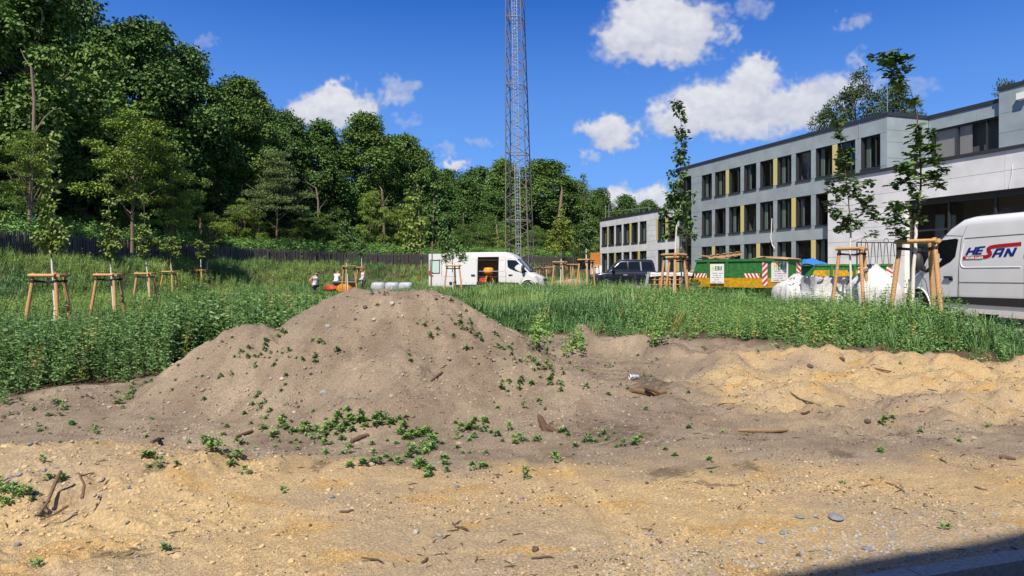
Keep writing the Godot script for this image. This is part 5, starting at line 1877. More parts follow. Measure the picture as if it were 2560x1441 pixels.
	for i in 9:
		var t := i / 4.0 - 1.0
		var row := PackedVector3Array()
		for y in [0.24, 0.3, 0.5, 0.58, 0.6]:
			var x := 3.17 - 0.42 * pow(absf(t), 2.4) + (0.0 if y < 0.55 else -0.04)
			row.append(Vector3(x, y, t * 0.95))
		br.append(row)
	b.grid(br, false, false)
	part(o, "bumper", b.mesh(M["grey_plastic"]))
	b = MB.new()
	b.box(Vector3(3.07, 0.74, 0), Vector3(0.12, 0.16, 0.8), Basis(Vector3.BACK, 0.2))
	for q in 4:
		b.box(Vector3(3.135 - q * 0.008, 0.68 + q * 0.04, 0), Vector3(0.03, 0.014, 0.78))
	part(o, "grille", b.mesh(M["black_plastic"]))

func white_van() -> void:
	var d := 41.6
	var o := thing("delivery_van", Vector3(gx(1238, d), 0.17, -d), deg_to_rad(-13.0), "white van with open side and rear doors standing behind the weeds", "van", "panel vans on the site")
	van(o, "van_white", true)
	var b := MB.new()
	b.span(Vector3(-3.0, 0.5, -0.93), Vector3(0.6, 0.54, 0.93))
	part(o, "load_floor", b.mesh(M["van_lining"]))
	b = MB.new()
	b.span(Vector3(0.58, 0.5, -0.9), Vector3(0.62, 2.2, 0.9))
	b.span(Vector3(-3.0, 0.55, -0.9), Vector3(0.58, 2.15, -0.86))
	part(o, "bulkhead", b.mesh(M["van_lining"]))
	var sd := hold(o, "sliding_door")
	part(sd, "panel", side_panel([[-2.14, 0.45], [-2.14, 2.08], [-0.88, 2.08], [-0.88, 0.45]], 1.0, 0.06).mesh(M["van_white"]))
	b = MB.new()
	b.box(Vector3(-1.1, 1.04, van_z(-1.1, 1.04) + 0.08), Vector3(0.24, 0.06, 0.04))
	part(sd, "handle", b.mesh(M["black_plastic"]))
	for s in [1.0, -1.0]:   # rear doors swung right round
		var rd := hold(o, "rear_door", Transform3D(Basis(Vector3.UP, s * deg_to_rad(13.0)), Vector3(-3.1, 0, s * 0.97)))
		b = MB.new()
		var z0 := 0.0
		b.span(Vector3(-0.78, 0.35, z0 - 0.03), Vector3(-0.02, 1.1, z0 + 0.03))
		b.span(Vector3(-0.78, 1.95, z0 - 0.03), Vector3(-0.02, 2.32, z0 + 0.03))
		b.span(Vector3(-0.78, 1.1, z0 - 0.03), Vector3(-0.7, 1.95, z0 + 0.03))
		b.span(Vector3(-0.12, 1.1, z0 - 0.03), Vector3(-0.02, 1.95, z0 + 0.03))
		part(rd, "panel", b.mesh(M["van_white"]))
		b = MB.new()
		var poly := PackedVector2Array([Vector2(-0.72, 1.93), Vector2(-0.1, 1.93), Vector2(-0.1, 1.12), Vector2(-0.5, 1.1), Vector2(-0.72, 1.25)])
		b.prism(poly, z0 - 0.035, z0 + 0.035)
		part(rd, "window_seal", b.mesh(M["black_plastic"]))
		b = MB.new()
		b.prism(PackedVector2Array([Vector2(-0.67, 1.88), Vector2(-0.15, 1.88), Vector2(-0.15, 1.17), Vector2(-0.47, 1.16), Vector2(-0.67, 1.28)]), z0 - 0.04, z0 + 0.04)
		part(rd, "window", b.mesh(M["blind"]))
		b = MB.new()
		b.box(Vector3(-0.6, 0.98, z0 + 0.04), Vector3(0.2, 0.05, 0.03))
		part(rd, "handle", b.mesh(M["black_plastic"]))
		b = MB.new()
		b.box(Vector3(-0.72, 1.15, z0 + 0.035), Vector3(0.1, 0.3, 0.02))
		part(rd, "tail_lamp", b.mesh(M["lamp_red"]))
	# what stands in the open side door
	var basis := Basis(Vector3.UP, deg_to_rad(-13.0))
	var mx := thing("mixer_drum", o.position + basis * Vector3(-0.25, 0.56, 0.62), 0.5, "small orange mixer drum on a trestle in the white van's side door", "mixer")
	var rows := []
	for p in [[0.08, 0.52], [0.2, 0.53], [0.3, 0.6], [0.33, 0.72], [0.3, 0.84], [0.22, 0.92], [0.2, 0.92], [0.27, 0.82]]:
		var row := PackedVector3Array()
		for k in 16:
			row.append(Vector3(cos(TAU * k / 16.0) * p[0], p[1], -sin(TAU * k / 16.0) * p[0]))
		rows.append(row)
	b = MB.new()
	b.grid(rows, true, false)
	part(mx, "drum", b.mesh(M["machine_orange"]))
	for s in [Vector3(-0.3, 0, 0.15), Vector3(0.3, 0, 0.15), Vector3(-0.3, 0, -0.15), Vector3(0.3, 0, -0.15)]:
		b = MB.new()
		b.beam(s, Vector3(s.x * 0.3, 0.56, s.z * 0.3), 0.045, 0.045)
		part(mx, "leg", b.mesh(M["machine_orange"]))
	var tb := thing("tool_box", o.position + basis * Vector3(-0.62, 0.54, 0.6), 0.0, "red tool box inside the white van's side door", "tool box")
	b = MB.new()
	b.span(Vector3(-0.2, 0, -0.14), Vector3(0.2, 0.22, 0.14))
	part(tb, "case", b.mesh(M["tub_red"]))
	b = MB.new()
	b.span(Vector3(-0.21, 0.22, -0.15), Vector3(0.21, 0.3, 0.15))
	b.beam(Vector3(-0.12, 0.33, 0), Vector3(0.12, 0.33, 0), 0.02, 0.02)
	part(tb, "lid", b.mesh(M["tub_red"]))

func lettered_van() -> void:
	var fwd := Vector2(-0.105, 0.9945)
	var c := Vector2(10.3, 14.0) + fwd * 0.6 + Vector2(0.9945, 0.105) * 1.02
	var o := thing("lettered_van", Vector3(c.x, 0.17, -c.y), PI / 2.0 + 0.105, "light grey van with blue and red lettering at the right edge", "van", "panel vans on the site")
	van(o, "van_grey", false)
	# livery on the left side; s runs to the right as read, w in drawing units
	var P := func(x: float, y: float) -> Vector3:
		var vx := 0.79 - (x - 945.0) * 0.002
		var vy := 1.44 + (585.0 - y) * 0.00138
		return Vector3(vx, vy, -(van_z(vx, vy) + 0.007))
	var bar := func(b: MB, x0: float, y0: float, x1: float, y1: float, wx: float, wy: float) -> void:
		b.quad(P.call(x0 - wx, y0 + wy), P.call(x0 + wx, y0 + wy * 0.6 if wy > 0 else y0), P.call(x1 + wx, y1 - wy * 0.6 if wy > 0 else y1), P.call(x1 - wx, y1 - wy)) if wy == 0.0 else b.quad(P.call(x0, y0 + wy), P.call(x1, y1 + wy), P.call(x1 + wy * 0.4, y1 - wy), P.call(x0 + wy * 0.4, y0 - wy))
	var blue := {}
	var letter := 0
	for l in [[992, 512, 1036, 393, 18, 0], [1088, 506, 1126, 387, 18, 0], [1010, 458, 1110, 450, 0, 13], [1126, 508, 1166, 384, 18, 0], [1150, 396, 1248, 389, 0, 12], [1135, 450, 1220, 444, 0, 12], [1112, 499, 1206, 492, 0, 12],
			[1362, 560, 1410, 440, 18, 0], [1452, 556, 1492, 436, 18, 0], [1395, 442, 1505, 434, 0, 12], [1385, 506, 1475, 498, 0, 12], [1515, 556, 1555, 432, 18, 0], [1550, 436, 1600, 552, 18, 0], [1606, 552, 1646, 424, 18, 0]]:
		var which: int = [0, 0, 0, 1, 1, 1, 1, 2, 2, 2, 2, 3, 3, 3][letter]
		letter += 1
		if not blue.has(which):
			blue[which] = MB.new()
		bar.call(blue[which], l[0], l[1], l[2], l[3], l[4], l[5])
	for which in blue:
		part(o, "blue_letter", (blue[which] as MB).mesh(M["sticker_blue"]))
	var red := MB.new()
	var mid := [[1705, 372], [1600, 378], [1480, 384], [1370, 392], [1320, 402], [1290, 424], [1296, 452], [1318, 482], [1326, 510], [1310, 534], [1270, 548], [1180, 552], [1060, 556], [945, 560]]
	var up := []
	var dn := []
	for i in mid.size():
		var a: Array = mid[maxi(i - 1, 0)]
		var e: Array = mid[mini(i + 1, mid.size() - 1)]
		var t := Vector2(e[0] - a[0], (e[1] - a[1]) * 0.69).normalized()
		var nn := Vector2(-t.y, t.x) * 27.0
		up.append(P.call(mid[i][0] + nn.x, mid[i][1] + nn.y * 1.0))
		dn.append(P.call(mid[i][0] - nn.x, mid[i][1] - nn.y * 1.0))
	for i in mid.size() - 1:
		red.quad(up[i], dn[i], dn[i + 1], up[i + 1])
	part(o, "red_band", red.mesh(M["sticker_red"]))
	var face := func(vx: float, vy: float) -> Transform3D:
		var t := atan2(van_z(vx, vy - 0.1) - van_z(vx, vy + 0.1), 0.2)
		return Transform3D(Basis(Vector3.UP, PI) * Basis(Vector3.RIGHT, -t), Vector3(vx, vy, -(van_z(vx, vy) + 0.012)))
	write(o, "HESAN GmbH", 0.075, M["sticker_white"], face.call(0.46, 1.475))
	write(o, "T", 0.12, M["sticker_black"], face.call(-0.86, 1.66))
	write(o, "i", 0.12, M["sticker_black"], face.call(-0.84, 1.5))

# ---------------------------------------------------------------- black pickup, facing left
func pickup() -> void:
	var d := 36.0
	var o := thing("pickup_truck", Vector3(gx(1612, d), 0.17, -d), PI - 0.06, "black crew cab pickup parked in front of the white wing", "pickup")
	var pt: Material = M["truck_paint"]
	o.set_meta("paint", pt)
	var g: Material = M["dark_glass"]
	var prof := [Vector2(-2.9, 1.22), Vector2(-0.4, 1.23), Vector2(2.0, 1.2), Vector2(2.6, 1.12), Vector2(2.84, 1.04), Vector2(2.9, 0.9), Vector2(2.92, 0.62)]
	var rows := []
	for x in [-2.92, -2.9, -2.8, -2.0, -0.4, 0.8, 2.0, 2.4, 2.6, 2.75, 2.84, 2.9, 2.92]:
		var yt := table(prof, x)
		var w := 1.0 - 0.1 * smoothstep(2.3, 2.95, x) - 0.03 * smoothstep(-2.8, -2.92, x)
		var row := PackedVector3Array()
		for p in [[0.5, 0.96], [0.6, 1.0], [0.9, 1.02], [yt - 0.08, 0.99], [yt - 0.02, 0.96], [yt, 0.9]]:
			row.append(Vector3(x, p[0], p[1] * w))
		for p in [[yt, -0.9], [yt - 0.02, -0.96], [yt - 0.08, -0.99], [0.9, -1.02], [0.6, -1.0], [0.5, -0.96]]:
			row.append(Vector3(x, p[0], p[1] * w))
		rows.append(row)
	var b := MB.new()
	b.grid(rows, false, true)
	for e in [0, rows.size() - 1]:
		for j in 5:
			if e == 0:
				b.quad(rows[e][j + 1], rows[e][10 - j], rows[e][11 - j], rows[e][j])
			else:
				b.quad(rows[e][j], rows[e][11 - j], rows[e][10 - j], rows[e][j + 1])
	part(o, "body", b.mesh(pt))
	rows = []
	for lv in [[1.16, 2.08, -0.46, 0.96], [1.3, 1.92, -0.44, 0.94], [1.55, 1.66, -0.4, 0.87], [1.74, 1.45, -0.34, 0.81], [1.81, 1.34, -0.3, 0.77], [1.85, 1.15, -0.22, 0.66], [1.86, 0.6, 0.2, 0.3]]:
		var row := PackedVector3Array()
		var r := 0.12
		for q in [[lv[1] - r, lv[3]], [lv[1], lv[3] - r], [lv[1] + 0.04, 0.0], [lv[1], -lv[3] + r], [lv[1] - r, -lv[3]], [lv[2] + r, -lv[3]], [lv[2], -lv[3] + r], [lv[2], lv[3] - r], [lv[2] + r, lv[3]]]:
			row.append(Vector3(q[0], lv[0], q[1]))
		rows.append(row)
	b = MB.new()
	b.grid(rows, true, false)
	part(o, "cab", b.mesh(pt))
	var cz := func(y: float) -> float: return 0.96 - (y - 1.16) * 0.235 + 0.012
	for s in [-1.0, 1.0]:
		for poly in [[[1.78, 1.28], [1.52, 1.55], [1.36, 1.72], [1.02, 1.73], [1.0, 1.27]], [[0.94, 1.27], [0.95, 1.73], [0.42, 1.73], [0.36, 1.27]], [[0.22, 1.27], [0.26, 1.73], [-0.22, 1.7], [-0.34, 1.28]]]:
			var q := []
			for p in poly:
				q.append(Vector3(p[0], p[1], s * cz.call(p[1])))
			var wb := MB.new()
			for i in range(1, q.size() - 1):
				if s < 0:
					wb.tri(q[0], q[i], q[i + 1]) if (q[i] - q[0]).cross(q[i + 1] - q[0]).z < 0.0 else wb.tri(q[0], q[i + 1], q[i])
				else:
					wb.tri(q[0], q[i], q[i + 1]) if (q[i] - q[0]).cross(q[i + 1] - q[0]).z > 0.0 else wb.tri(q[0], q[i + 1], q[i])
			part(o, "side_window", wb.mesh(g))
		b = MB.new()
		b.beam(Vector3(0.3, 1.27, s * (cz.call(1.27) + 0.004)), Vector3(0.33, 1.73, s * (cz.call(1.73) + 0.004)), 0.05, 0.01)
		part(o, "pillar_trim", b.mesh(M["galvanised"]))
		for x in [1.12, 0.0]:
			b = MB.new()
			b.box(Vector3(x, 1.05, s * 1.03), Vector3(0.2, 0.045, 0.04))
			part(o, "door_handle", b.mesh(M["galvanised"]))
		b = MB.new()
		for x in [1.85, 0.66, -0.42]:
			b.box(Vector3(x, 0.85, s * 1.0), Vector3(0.012, 0.66, 0.04))
		part(o, "door_gap", b.mesh(M["black_plastic"]))
		b = MB.new()
		b.box(Vector3(0.75, 0.46, s * 1.0), Vector3(2.4, 0.06, 0.14))
		part(o, "side_step", b.mesh(M["galvanised"]))
		b = MB.new()
		b.box(Vector3(1.74, 1.36, s * 1.1), Vector3(0.12, 0.24, 0.18))
		b.box(Vector3(1.76, 1.27, s * 0.98), Vector3(0.08, 0.06, 0.1))
		part(o, "wing_mirror", b.mesh(pt))
		b = MB.new()
		b.box(Vector3(2.8, 0.93, s * 0.78), Vector3(0.2, 0.18, 0.24))
		part(o, "headlight", b.mesh(M["lamp_clear"]))
		for x in [1.98, -1.75]:
			arch(o, x, 0.5, s, func(_x: float, _y: float) -> float: return 1.005)
			wheel(o, x, s * 0.92, 0.41, s)
	b = MB.new()
	for s in [-0.05, 0.07]:
		b.box(Vector3(-0.28, 1.8, s), Vector3(0.06, 0.05, 0.08))
	part(o, "brake_light", b.mesh(M["lamp_red"]))
	b = MB.new()
	b.box(Vector3(2.93, 0.58, 0), Vector3(0.14, 0.22, 1.7))
	part(o, "bumper", b.mesh(M["galvanised"]))

# ---------------------------------------------------------------- skips
func striped(o: Node, a: Vector3, right: Vector3, up: Vector3, out: Vector3, w: float, h: float, cnt: int, slope: float) -> void:
	var m := hold(o, "warning_stripes")
	var b := MB.new()
	var A := a + out * 0.006
	b.quad(A, A + right * w, A + right * w + up * h, A + up * h)
	part(m, "white_field", b.mesh(M["sticker_white"]))
	var q := MB.new()
	var base := PackedVector2Array([Vector2(0, 0), Vector2(w, 0), Vector2(w, h), Vector2(0, h)])
	var along := maxf(w, h)
	for i in range(-2, cnt + 2):
		var t0 := along * i / cnt
		var t1 := t0 + along / cnt * 0.5
		var poly: PackedVector2Array
		if w >= h:
			poly = PackedVector2Array([Vector2(t0, 0), Vector2(t1, 0), Vector2(t1 + slope * h, h), Vector2(t0 + slope * h, h)])
		else:
			poly = PackedVector2Array([Vector2(0, t0), Vector2(w, t0 + slope * w), Vector2(w, t1 + slope * w), Vector2(0, t1)])
		for r in Geometry2D.intersect_polygons(base, poly):
			var t := Geometry2D.triangulate_polygon(r)
			for k in range(0, t.size(), 3):
				var p := []
				for s in 3:
					p.append(a + out * 0.011 + right * r[t[k + s]].x + up * r[t[k + s]].y)
				if (p[1] - p[0]).cross(p[2] - p[0]).dot(out) < 0.0:
					p.reverse()
				q.tri(p[0], p[1], p[2])
	part(m, "red_stripes", q.mesh(M["stripe_red"]))

func board(o: Node, c: Vector3, right: Vector3, out: Vector3, w: float, h: float) -> void:   # company board with its lettering
	var bs := Basis(right, Vector3.UP, out)
	var m := hold(o, "company_board", Transform3D(bs, c))
	var b := MB.new()
	b.box(Vector3.ZERO, Vector3(w, h, 0.012))
	part(m, "plate", b.mesh(M["sign_white"]))
	write(m, "H", w * 0.36, M["sign_yellow"], Transform3D(Basis(), Vector3(-w * 0.27, h * 0.27, 0.009)))
	write(m, "E", w * 0.36, M["sign_green"], Transform3D(Basis(), Vector3(-w * 0.06, h * 0.27, 0.009)))
	write(m, "i", w * 0.36, M["sign_green"], Transform3D(Basis(), Vector3(w * 0.07, h * 0.27, 0.009)))
	write(m, "M", w * 0.36, M["sign_green"], Transform3D(Basis(), Vector3(w * 0.24, h * 0.27, 0.009)))
	var t := MB.new()
	for i in 5:
		var ww: float = w * [0.86, 0.6, 0.66, 0.4, 0.8][i]
		var y := 0.02 - h * 0.115 * i
		for k in 9:   # short dashes stand for the lines of small print
			if (k * 7 + i * 3) % 5 != 0:
				t.box(Vector3(-ww / 2.0 + ww * (k + 0.5) / 9.0, y, 0.008), Vector3(ww / 10.5, h * 0.028, 0.003))
	part(m, "small_print", t.mesh(M["line_shadow"]))

func skip_body(o: Node3D, L: float, S: float, y0: float, ym: float, y1: float, nose: float, yellow_low: bool) -> void:
	# x along the long side from the sloped end (0) to the upright end (L), z = 0 the front side, going back to -S
	var green: Material = M["skip_green"]
	var yel: Material = M["skip_yellow"]
	var xs := func(y: float) -> float: return nose * (y - y0) / (y1 - y0)
	for band in [[y0, ym, yel if yellow_low else green, "lower_side"], [ym, y1, green, "upper_side"]]:
		for z in [0.0, -S]:
			var b := MB.new()
			b.prism(PackedVector2Array([Vector2(xs.call(band[0]), band[0]), Vector2(L, band[0]), Vector2(L, band[1]), Vector2(xs.call(band[1]), band[1])]), z - 0.04, z)
			part(o, band[3], b.mesh(band[2]))
		var e := MB.new()
		e.span(Vector3(L - 0.04, band[0] + 0.002, -S), Vector3(L - 0.002, band[1] - 0.002, -0.04))
		part(o, "end_wall", e.mesh(band[2]))
	var b := MB.new()
	b.quad(Vector3(0, y0, -S), Vector3(0, y0, 0), Vector3(nose, y1, 0), Vector3(nose, y1, -S))
	b.quad(Vector3(0.04, y0, 0), Vector3(0.04, y0, -S), Vector3(nose + 0.04, y1, -S), Vector3(nose + 0.04, y1, 0))
	part(o, "sloped_end", b.mesh(green))
	b = MB.new()
	b.span(Vector3(0.02, y0, -S + 0.02), Vector3(L - 0.04, y0 + 0.05, -0.02))
	b.prism(PackedVector2Array([Vector2(0.05, y0), Vector2(L - 0.02, y0), Vector2(L - 0.6, 0.1), Vector2(0.6, 0.1)]), -S + 0.3, -0.3)
	part(o, "floor", b.mesh(green))
	b = MB.new()   # rim
	var rr := 0.075
	b.span(Vector3(nose - 0.05, y1 - 0.02, -0.06), Vector3(L + 0.04, y1 + rr, 0.05))
	b.span(Vector3(nose - 0.05, y1 - 0.02, -S - 0.05), Vector3(L + 0.04, y1 + rr, -S + 0.06))
	b.span(Vector3(L - 0.06, y1 - 0.018, -S + 0.06), Vector3(L + 0.05, y1 + rr + 0.02, -0.06))
	part(o, "rim", b.mesh(green))
	for t in [0.3, 0.56]:
		b = MB.new()
		var x = L * t
		b.span(Vector3(x - 0.05, ym + 0.004, 0.001), Vector3(x + 0.05, y1 - 0.022, 0.075))
		part(o, "rib", b.mesh(green))
		b = MB.new()
		b.span(Vector3(x - 0.05, y0 + 0.004, 0.001), Vector3(x + 0.05, ym - 0.004, 0.075))
		part(o, "rib", b.mesh(yel if yellow_low else green))

func skips() -> void:
	# nearer skip: corner towards the viewer at picture x 1905
	var d := 26.0
	var cx := gx(1905, d)
	var phi := deg_to_rad(53.0)
	var L := 3.45
	var S := 2.75
	# x axis of the skip in the world, from the sloped end to the corner
	var ax := Vector3(cos(phi), 0, sin(phi))
	var o := thing("skip", Vector3(cx, 0.17, -d) - ax * L, -phi, "nearer green and yellow skip with two company boards, timber on top", "skip", "green and yellow skips")
	var y0 := 0.58
	var ym := 0.95
	var y1 := 1.62
	skip_body(o, L, S, y0, ym, y1, 0.42, true)
	board(o, Vector3(L * 0.43, 1.12, 0.085), Vector3.RIGHT, Vector3.BACK, 0.66, 0.78)
	board(o, Vector3(L + 0.012, 1.2, -1.2), Vector3.FORWARD, Vector3.RIGHT, 1.15, 0.8)
	striped(o, Vector3(0.3, 0.96, 0), Vector3.RIGHT, Vector3.UP, Vector3.BACK, 0.62, 0.17, 4, 0.6)
	striped(o, Vector3(L - 0.75, 0.96, 0), Vector3.RIGHT, Vector3.UP, Vector3.BACK, 0.66, 0.17, 4, -0.6)
	striped(o, Vector3(L, 0.66, -0.02), Vector3.FORWARD, Vector3.UP, Vector3.RIGHT, 0.34, 0.9, 4, 0.6)
	striped(o, Vector3(L, 0.72, -S + 0.36), Vector3.FORWARD, Vector3.UP, Vector3.RIGHT, 0.34, 0.86, 4, -0.6)
	# timber lying on it
	var fr := o.transform
	var pl := thing("timber_pallet", fr * Vector3(1.2, y1 + 0.02, -0.9), -phi + 0.5, "tilted wooden pallet heaped on the nearer skip", "pallet")
	for k in 5:
		var b := MB.new()
		b.box(Vector3(-0.5 + k * 0.25, 0.24 + 0.03 * k, 0), Vector3(0.13, 0.03, 1.2), Basis(Vector3.BACK, 0.12))
		part(pl, "board", b.mesh(M["pale_wood"]))
	for k in 3:
		var b := MB.new()
		b.box(Vector3(0, 0.2, -0.5 + k * 0.5), Vector3(1.25, 0.09, 0.1), Basis(Vector3.BACK, 0.12))
		part(pl, "bearer", b.mesh(M["pale_wood"]))
	var pk := thing("timber_boards", fr * Vector3(0.6, y1 - 0.02, -0.6), -phi - 0.3, "pale wooden boards leaning out of the nearer skip", "boards")
	for k in 4:
		var b := MB.new()
		b.box(Vector3(-0.1 + k * 0.12, 0.08 + k * 0.045, -0.2 + k * 0.1), Vector3(1.6, 0.04, 0.2), Basis(Vector3.BACK, 0.2 - 0.1 * k))
		part(pk, "board", b.mesh(M["pale_wood"]))
	var cd := thing("cardboard", fr * Vector3(L - 0.3, y1 + 0.08, -1.5), -phi, "brown cardboard hanging over the right end of the nearer skip", "cardboard")
	var b := MB.new()
	b.prism(PackedVector2Array([Vector2(-0.3, -0.9), Vector2(0.45, -1.0), Vector2(0.4, -0.1), Vector2(0.62, 0.25), Vector2(0.38, 0.8), Vector2(-0.35, 0.9)]), -0.012, 0.012)
	part(cd, "sheet", b.mesh(M["card"]), Transform3D(Basis(Vector3.RIGHT, PI / 2.0) * Basis(Vector3.UP, -0.12), Vector3(0, 0.06, 0)))
	b = MB.new()
	b.box(Vector3(-0.3, 0.04, 0.3), Vector3(0.7, 0.02, 1.2), Basis(Vector3.BACK, 0.14))
	part(cd, "flap", b.mesh(M["card"]))
	# farther skip, long side facing us
	d = 32.5
	var o2 := thing("skip", Vector3(gx(2011, d), 0.17, -d), deg_to_rad(4.0), "farther green skip with a yellow band half hidden by white bags", "skip", "green and yellow skips")
	skip_body(o2, 4.4, 1.8, 0.3, 0.55, 1.5, 0.62, false)
	b = MB.new()
	b.prism(PackedVector2Array([Vector2(0.36, 0.98), Vector2(4.36, 0.98), Vector2(4.36, 1.28), Vector2(0.5, 1.28)]), 0.002, 0.008)
	part(o2, "yellow_band", b.mesh(M["skip_yellow"]))
	write(o2, "HEiM", 0.26, M["sign_green"], Transform3D(Basis(), Vector3(1.35, 1.13, 0.014)))
	striped(o2, Vector3(4.08, 0.62, 0.01), Vector3.RIGHT, Vector3.UP, Vector3.BACK, 0.3, 0.86, 4, -0.6)
	var chev := hold(o2, "chevron_plate")
	b = MB.new()
	b.box(Vector3(2.85, 1.12, 0.016), Vector3(0.36, 0.62, 0.012))
	part(chev, "white_field", b.mesh(M["sticker_white"]))
	b = MB.new()
	for k in 2:
		var y := 1.28 - k * 0.34
		for s in [-1.0, 1.0]:
			b.beam(Vector3(2.85 + s * 0.165, y + 0.1, 0.026), Vector3(2.85, y - 0.08, 0.026), 0.13, 0.006, Vector3.BACK)
	part(chev, "red_stripes", b.mesh(M["stripe_red"]))
	var bl := thing("rubble_sheet", o2.transform * Vector3(0.75, 1.56, -0.9), 0.2, "crumpled blue plastic sheeting heaped at the left of the farther skip", "plastic sheet")
	var rows := []
	rng.seed = 33
	for i in 7:
		var row := PackedVector3Array()
		for j in 9:
			row.append(Vector3(-0.7 + j * 0.18, 0.32 * sin(PI * i / 6.0) * sin(PI * j / 8.0) + R(-0.05, 0.07), 0.6 - i * 0.2))
		rows.append(row)
	b = MB.new()
	b.grid(rows, false, false)
	part(bl, "sheet", b.mesh(M["blue_sheet"]))
	# rack of black bent bars behind the farther skip
	d = 35.0
	var rk := thing("bar_rack", Vector3(gx(2143, d), 0.17, -d), 0.0, "black rack of V shaped bars behind the farther skip", "rack")
	b = MB.new()
	var top := 2.72
	var x1 := 2.05
	b.beam(Vector3(0, top, 0), Vector3(x1, top, 0), 0.05, 0.05)
	b.beam(Vector3(0, 0, 0), Vector3(0, top, 0), 0.05, 0.05, Vector3.RIGHT)
	b.beam(Vector3(x1, 0, 0), Vector3(x1, top, 0), 0.05, 0.05, Vector3.RIGHT)
	b.beam(Vector3(0, 1.2, 0), Vector3(x1, 1.2, 0), 0.04, 0.04)
	part(rk, "frame", b.mesh(M["black_plastic"]))
	for k in 6:
		b = MB.new()
		var x := 0.18 + k * 0.33
		b.tube([Vector3(x, top, 0.06), Vector3(x + 0.13, 1.25, 0.06), Vector3(x + 0.24, top, 0.06)], [0.022, 0.022, 0.022], 5)
		part(rk, "bent_bar", b.mesh(M["black_plastic"]))
	for s in [0.35, 1.5]:
		b = MB.new()
		var pts := []
		var rr := []
		for k in 7:
			pts.append(Vector3(s + cos(PI * k / 6.0) * 0.13, top + sin(PI * k / 6.0) * 0.22, 0))
			rr.append(0.015)
		b.tube(pts, rr, 5)
		part(rk, "lifting_eye", b.mesh(M["black_plastic"]))

# ---------------------------------------------------------------- white bulk bags
func bags() -> void:
	rng.seed = 41
	var list := [[1985, 21.5, 0.98, 1.02, 0.2, "leftmost white bulk bag, with a peaked top, before the nearer skip"], [2062, 20.5, 1.12, 0.98, 0.1, "wide white bulk bag with open upright rim"], [2128, 20.8, 0.95, 0.9, 0.5, "low white bulk bag behind the stakes of the second oak"], [2183, 19.6, 1.12, 1.26, -0.1, "largest white bulk bag with a loop handle standing up"]]
	for n in list.size():
		var a = list[n]
		var d: float = a[1]
		var o := thing("bulk_bag", Vector3(gx(a[0], d), 0.15, -d), a[4], a[5], "bulk bag", "white bulk bags")
		var w: float = a[2] * 0.54
		var h: float = a[3] * 1.06
		var fold := noise(3.0, 300 + n, 4)
		var rows := []
		var prof := [[0.0, 0.78], [0.03, 0.93], [0.09, 1.0], [0.15, 1.04], [0.22, 1.07], [0.3, 1.08], [0.38, 1.08], [0.46, 1.07], [0.54, 1.04], [0.62, 0.98], [0.68, 0.9], [0.75, 0.76], [0.82, 0.6], [0.89, 0.44], [0.95, 0.3], [1.0, 0.2], [1.04, 0.1]]
		if n == 1:
			prof = [[0.0, 0.78], [0.03, 0.93], [0.14, 1.06], [0.22, 1.09], [0.3, 1.1], [0.38, 1.1], [0.46, 1.08], [0.56, 0.98], [0.6, 0.92], [0.72, 0.9], [0.86, 0.93], [1.0, 0.95], [0.98, 0.9], [0.8, 0.82], [0.68, 0.5], [0.66, 0.1]]
		for p in prof:
			var row := PackedVector3Array()
			for k in 64:
				var t := TAU * k / 64.0
				var sq := pow(pow(absf(cos(t)), 4.6) + pow(absf(sin(t)), 4.6), -1.0 / 4.6)
				var r: float = w * p[1] * sq
				var q := Vector3(cos(t) * r, h * p[0], -sin(t) * r)
				var f := fold.get_noise_3d(q.x * 0.8, q.y * 0.9, q.z * 0.8) * 0.07 + (0.5 - absf(fold.get_noise_3d(q.x * 1.5 + 4.0, q.y * 3.6, q.z * 1.5))) * 0.09 - 0.045
				q += Vector3(cos(t), 0.0, -sin(t)) * f
				if p[0] > 0.6:
					q.y += fold.get_noise_2d(k * 0.25, p[0]) * 0.12
				if n == 0 and p[0] > 0.8:
					q.x += 0.12
				row.append(q)
			rows.append(row)
		var b := MB.new()
		b.grid(rows, true, false)
		part(o, "sack", b.mesh(M["bag"]))
		var corners := [[1, 1], [1, -1], [-1, 1], [-1, -1]]
		for c in corners.size():
			var p := Vector3(corners[c][0] * w * 0.72, h * 0.9, corners[c][1] * w * 0.72)
			b = MB.new()
			var up := 0.42 if n == 3 and c == 0 else R(0.02, 0.14)
			var pts := []
			var rr := []
			for k in 8:
				var t := k / 7.0
				pts.append(p + Vector3(-corners[c][0] * 0.02 + (t - 0.5) * 0.16, sin(t * PI) * up, corners[c][1] * (0.05 + sin(t * PI) * (0.1 if up < 0.3 else 0.0))))
				rr.append(0.022)
			b.tube(pts, rr, 6)
			part(o, "loop", b.mesh(M["bag"]))
		b = MB.new()
		for c in corners:
			var pts := []
			var rr := []
			for k in 8:
				var yy: float = prof[k][0] * h
				var pp: float = prof[k][1] * w * 0.83
				pts.append(Vector3(c[0] * pp, yy, c[1] * pp))
				rr.append(0.02)
			b.tube(pts, rr, 5)
		part(o, "seam", b.mesh(M["bag"]))

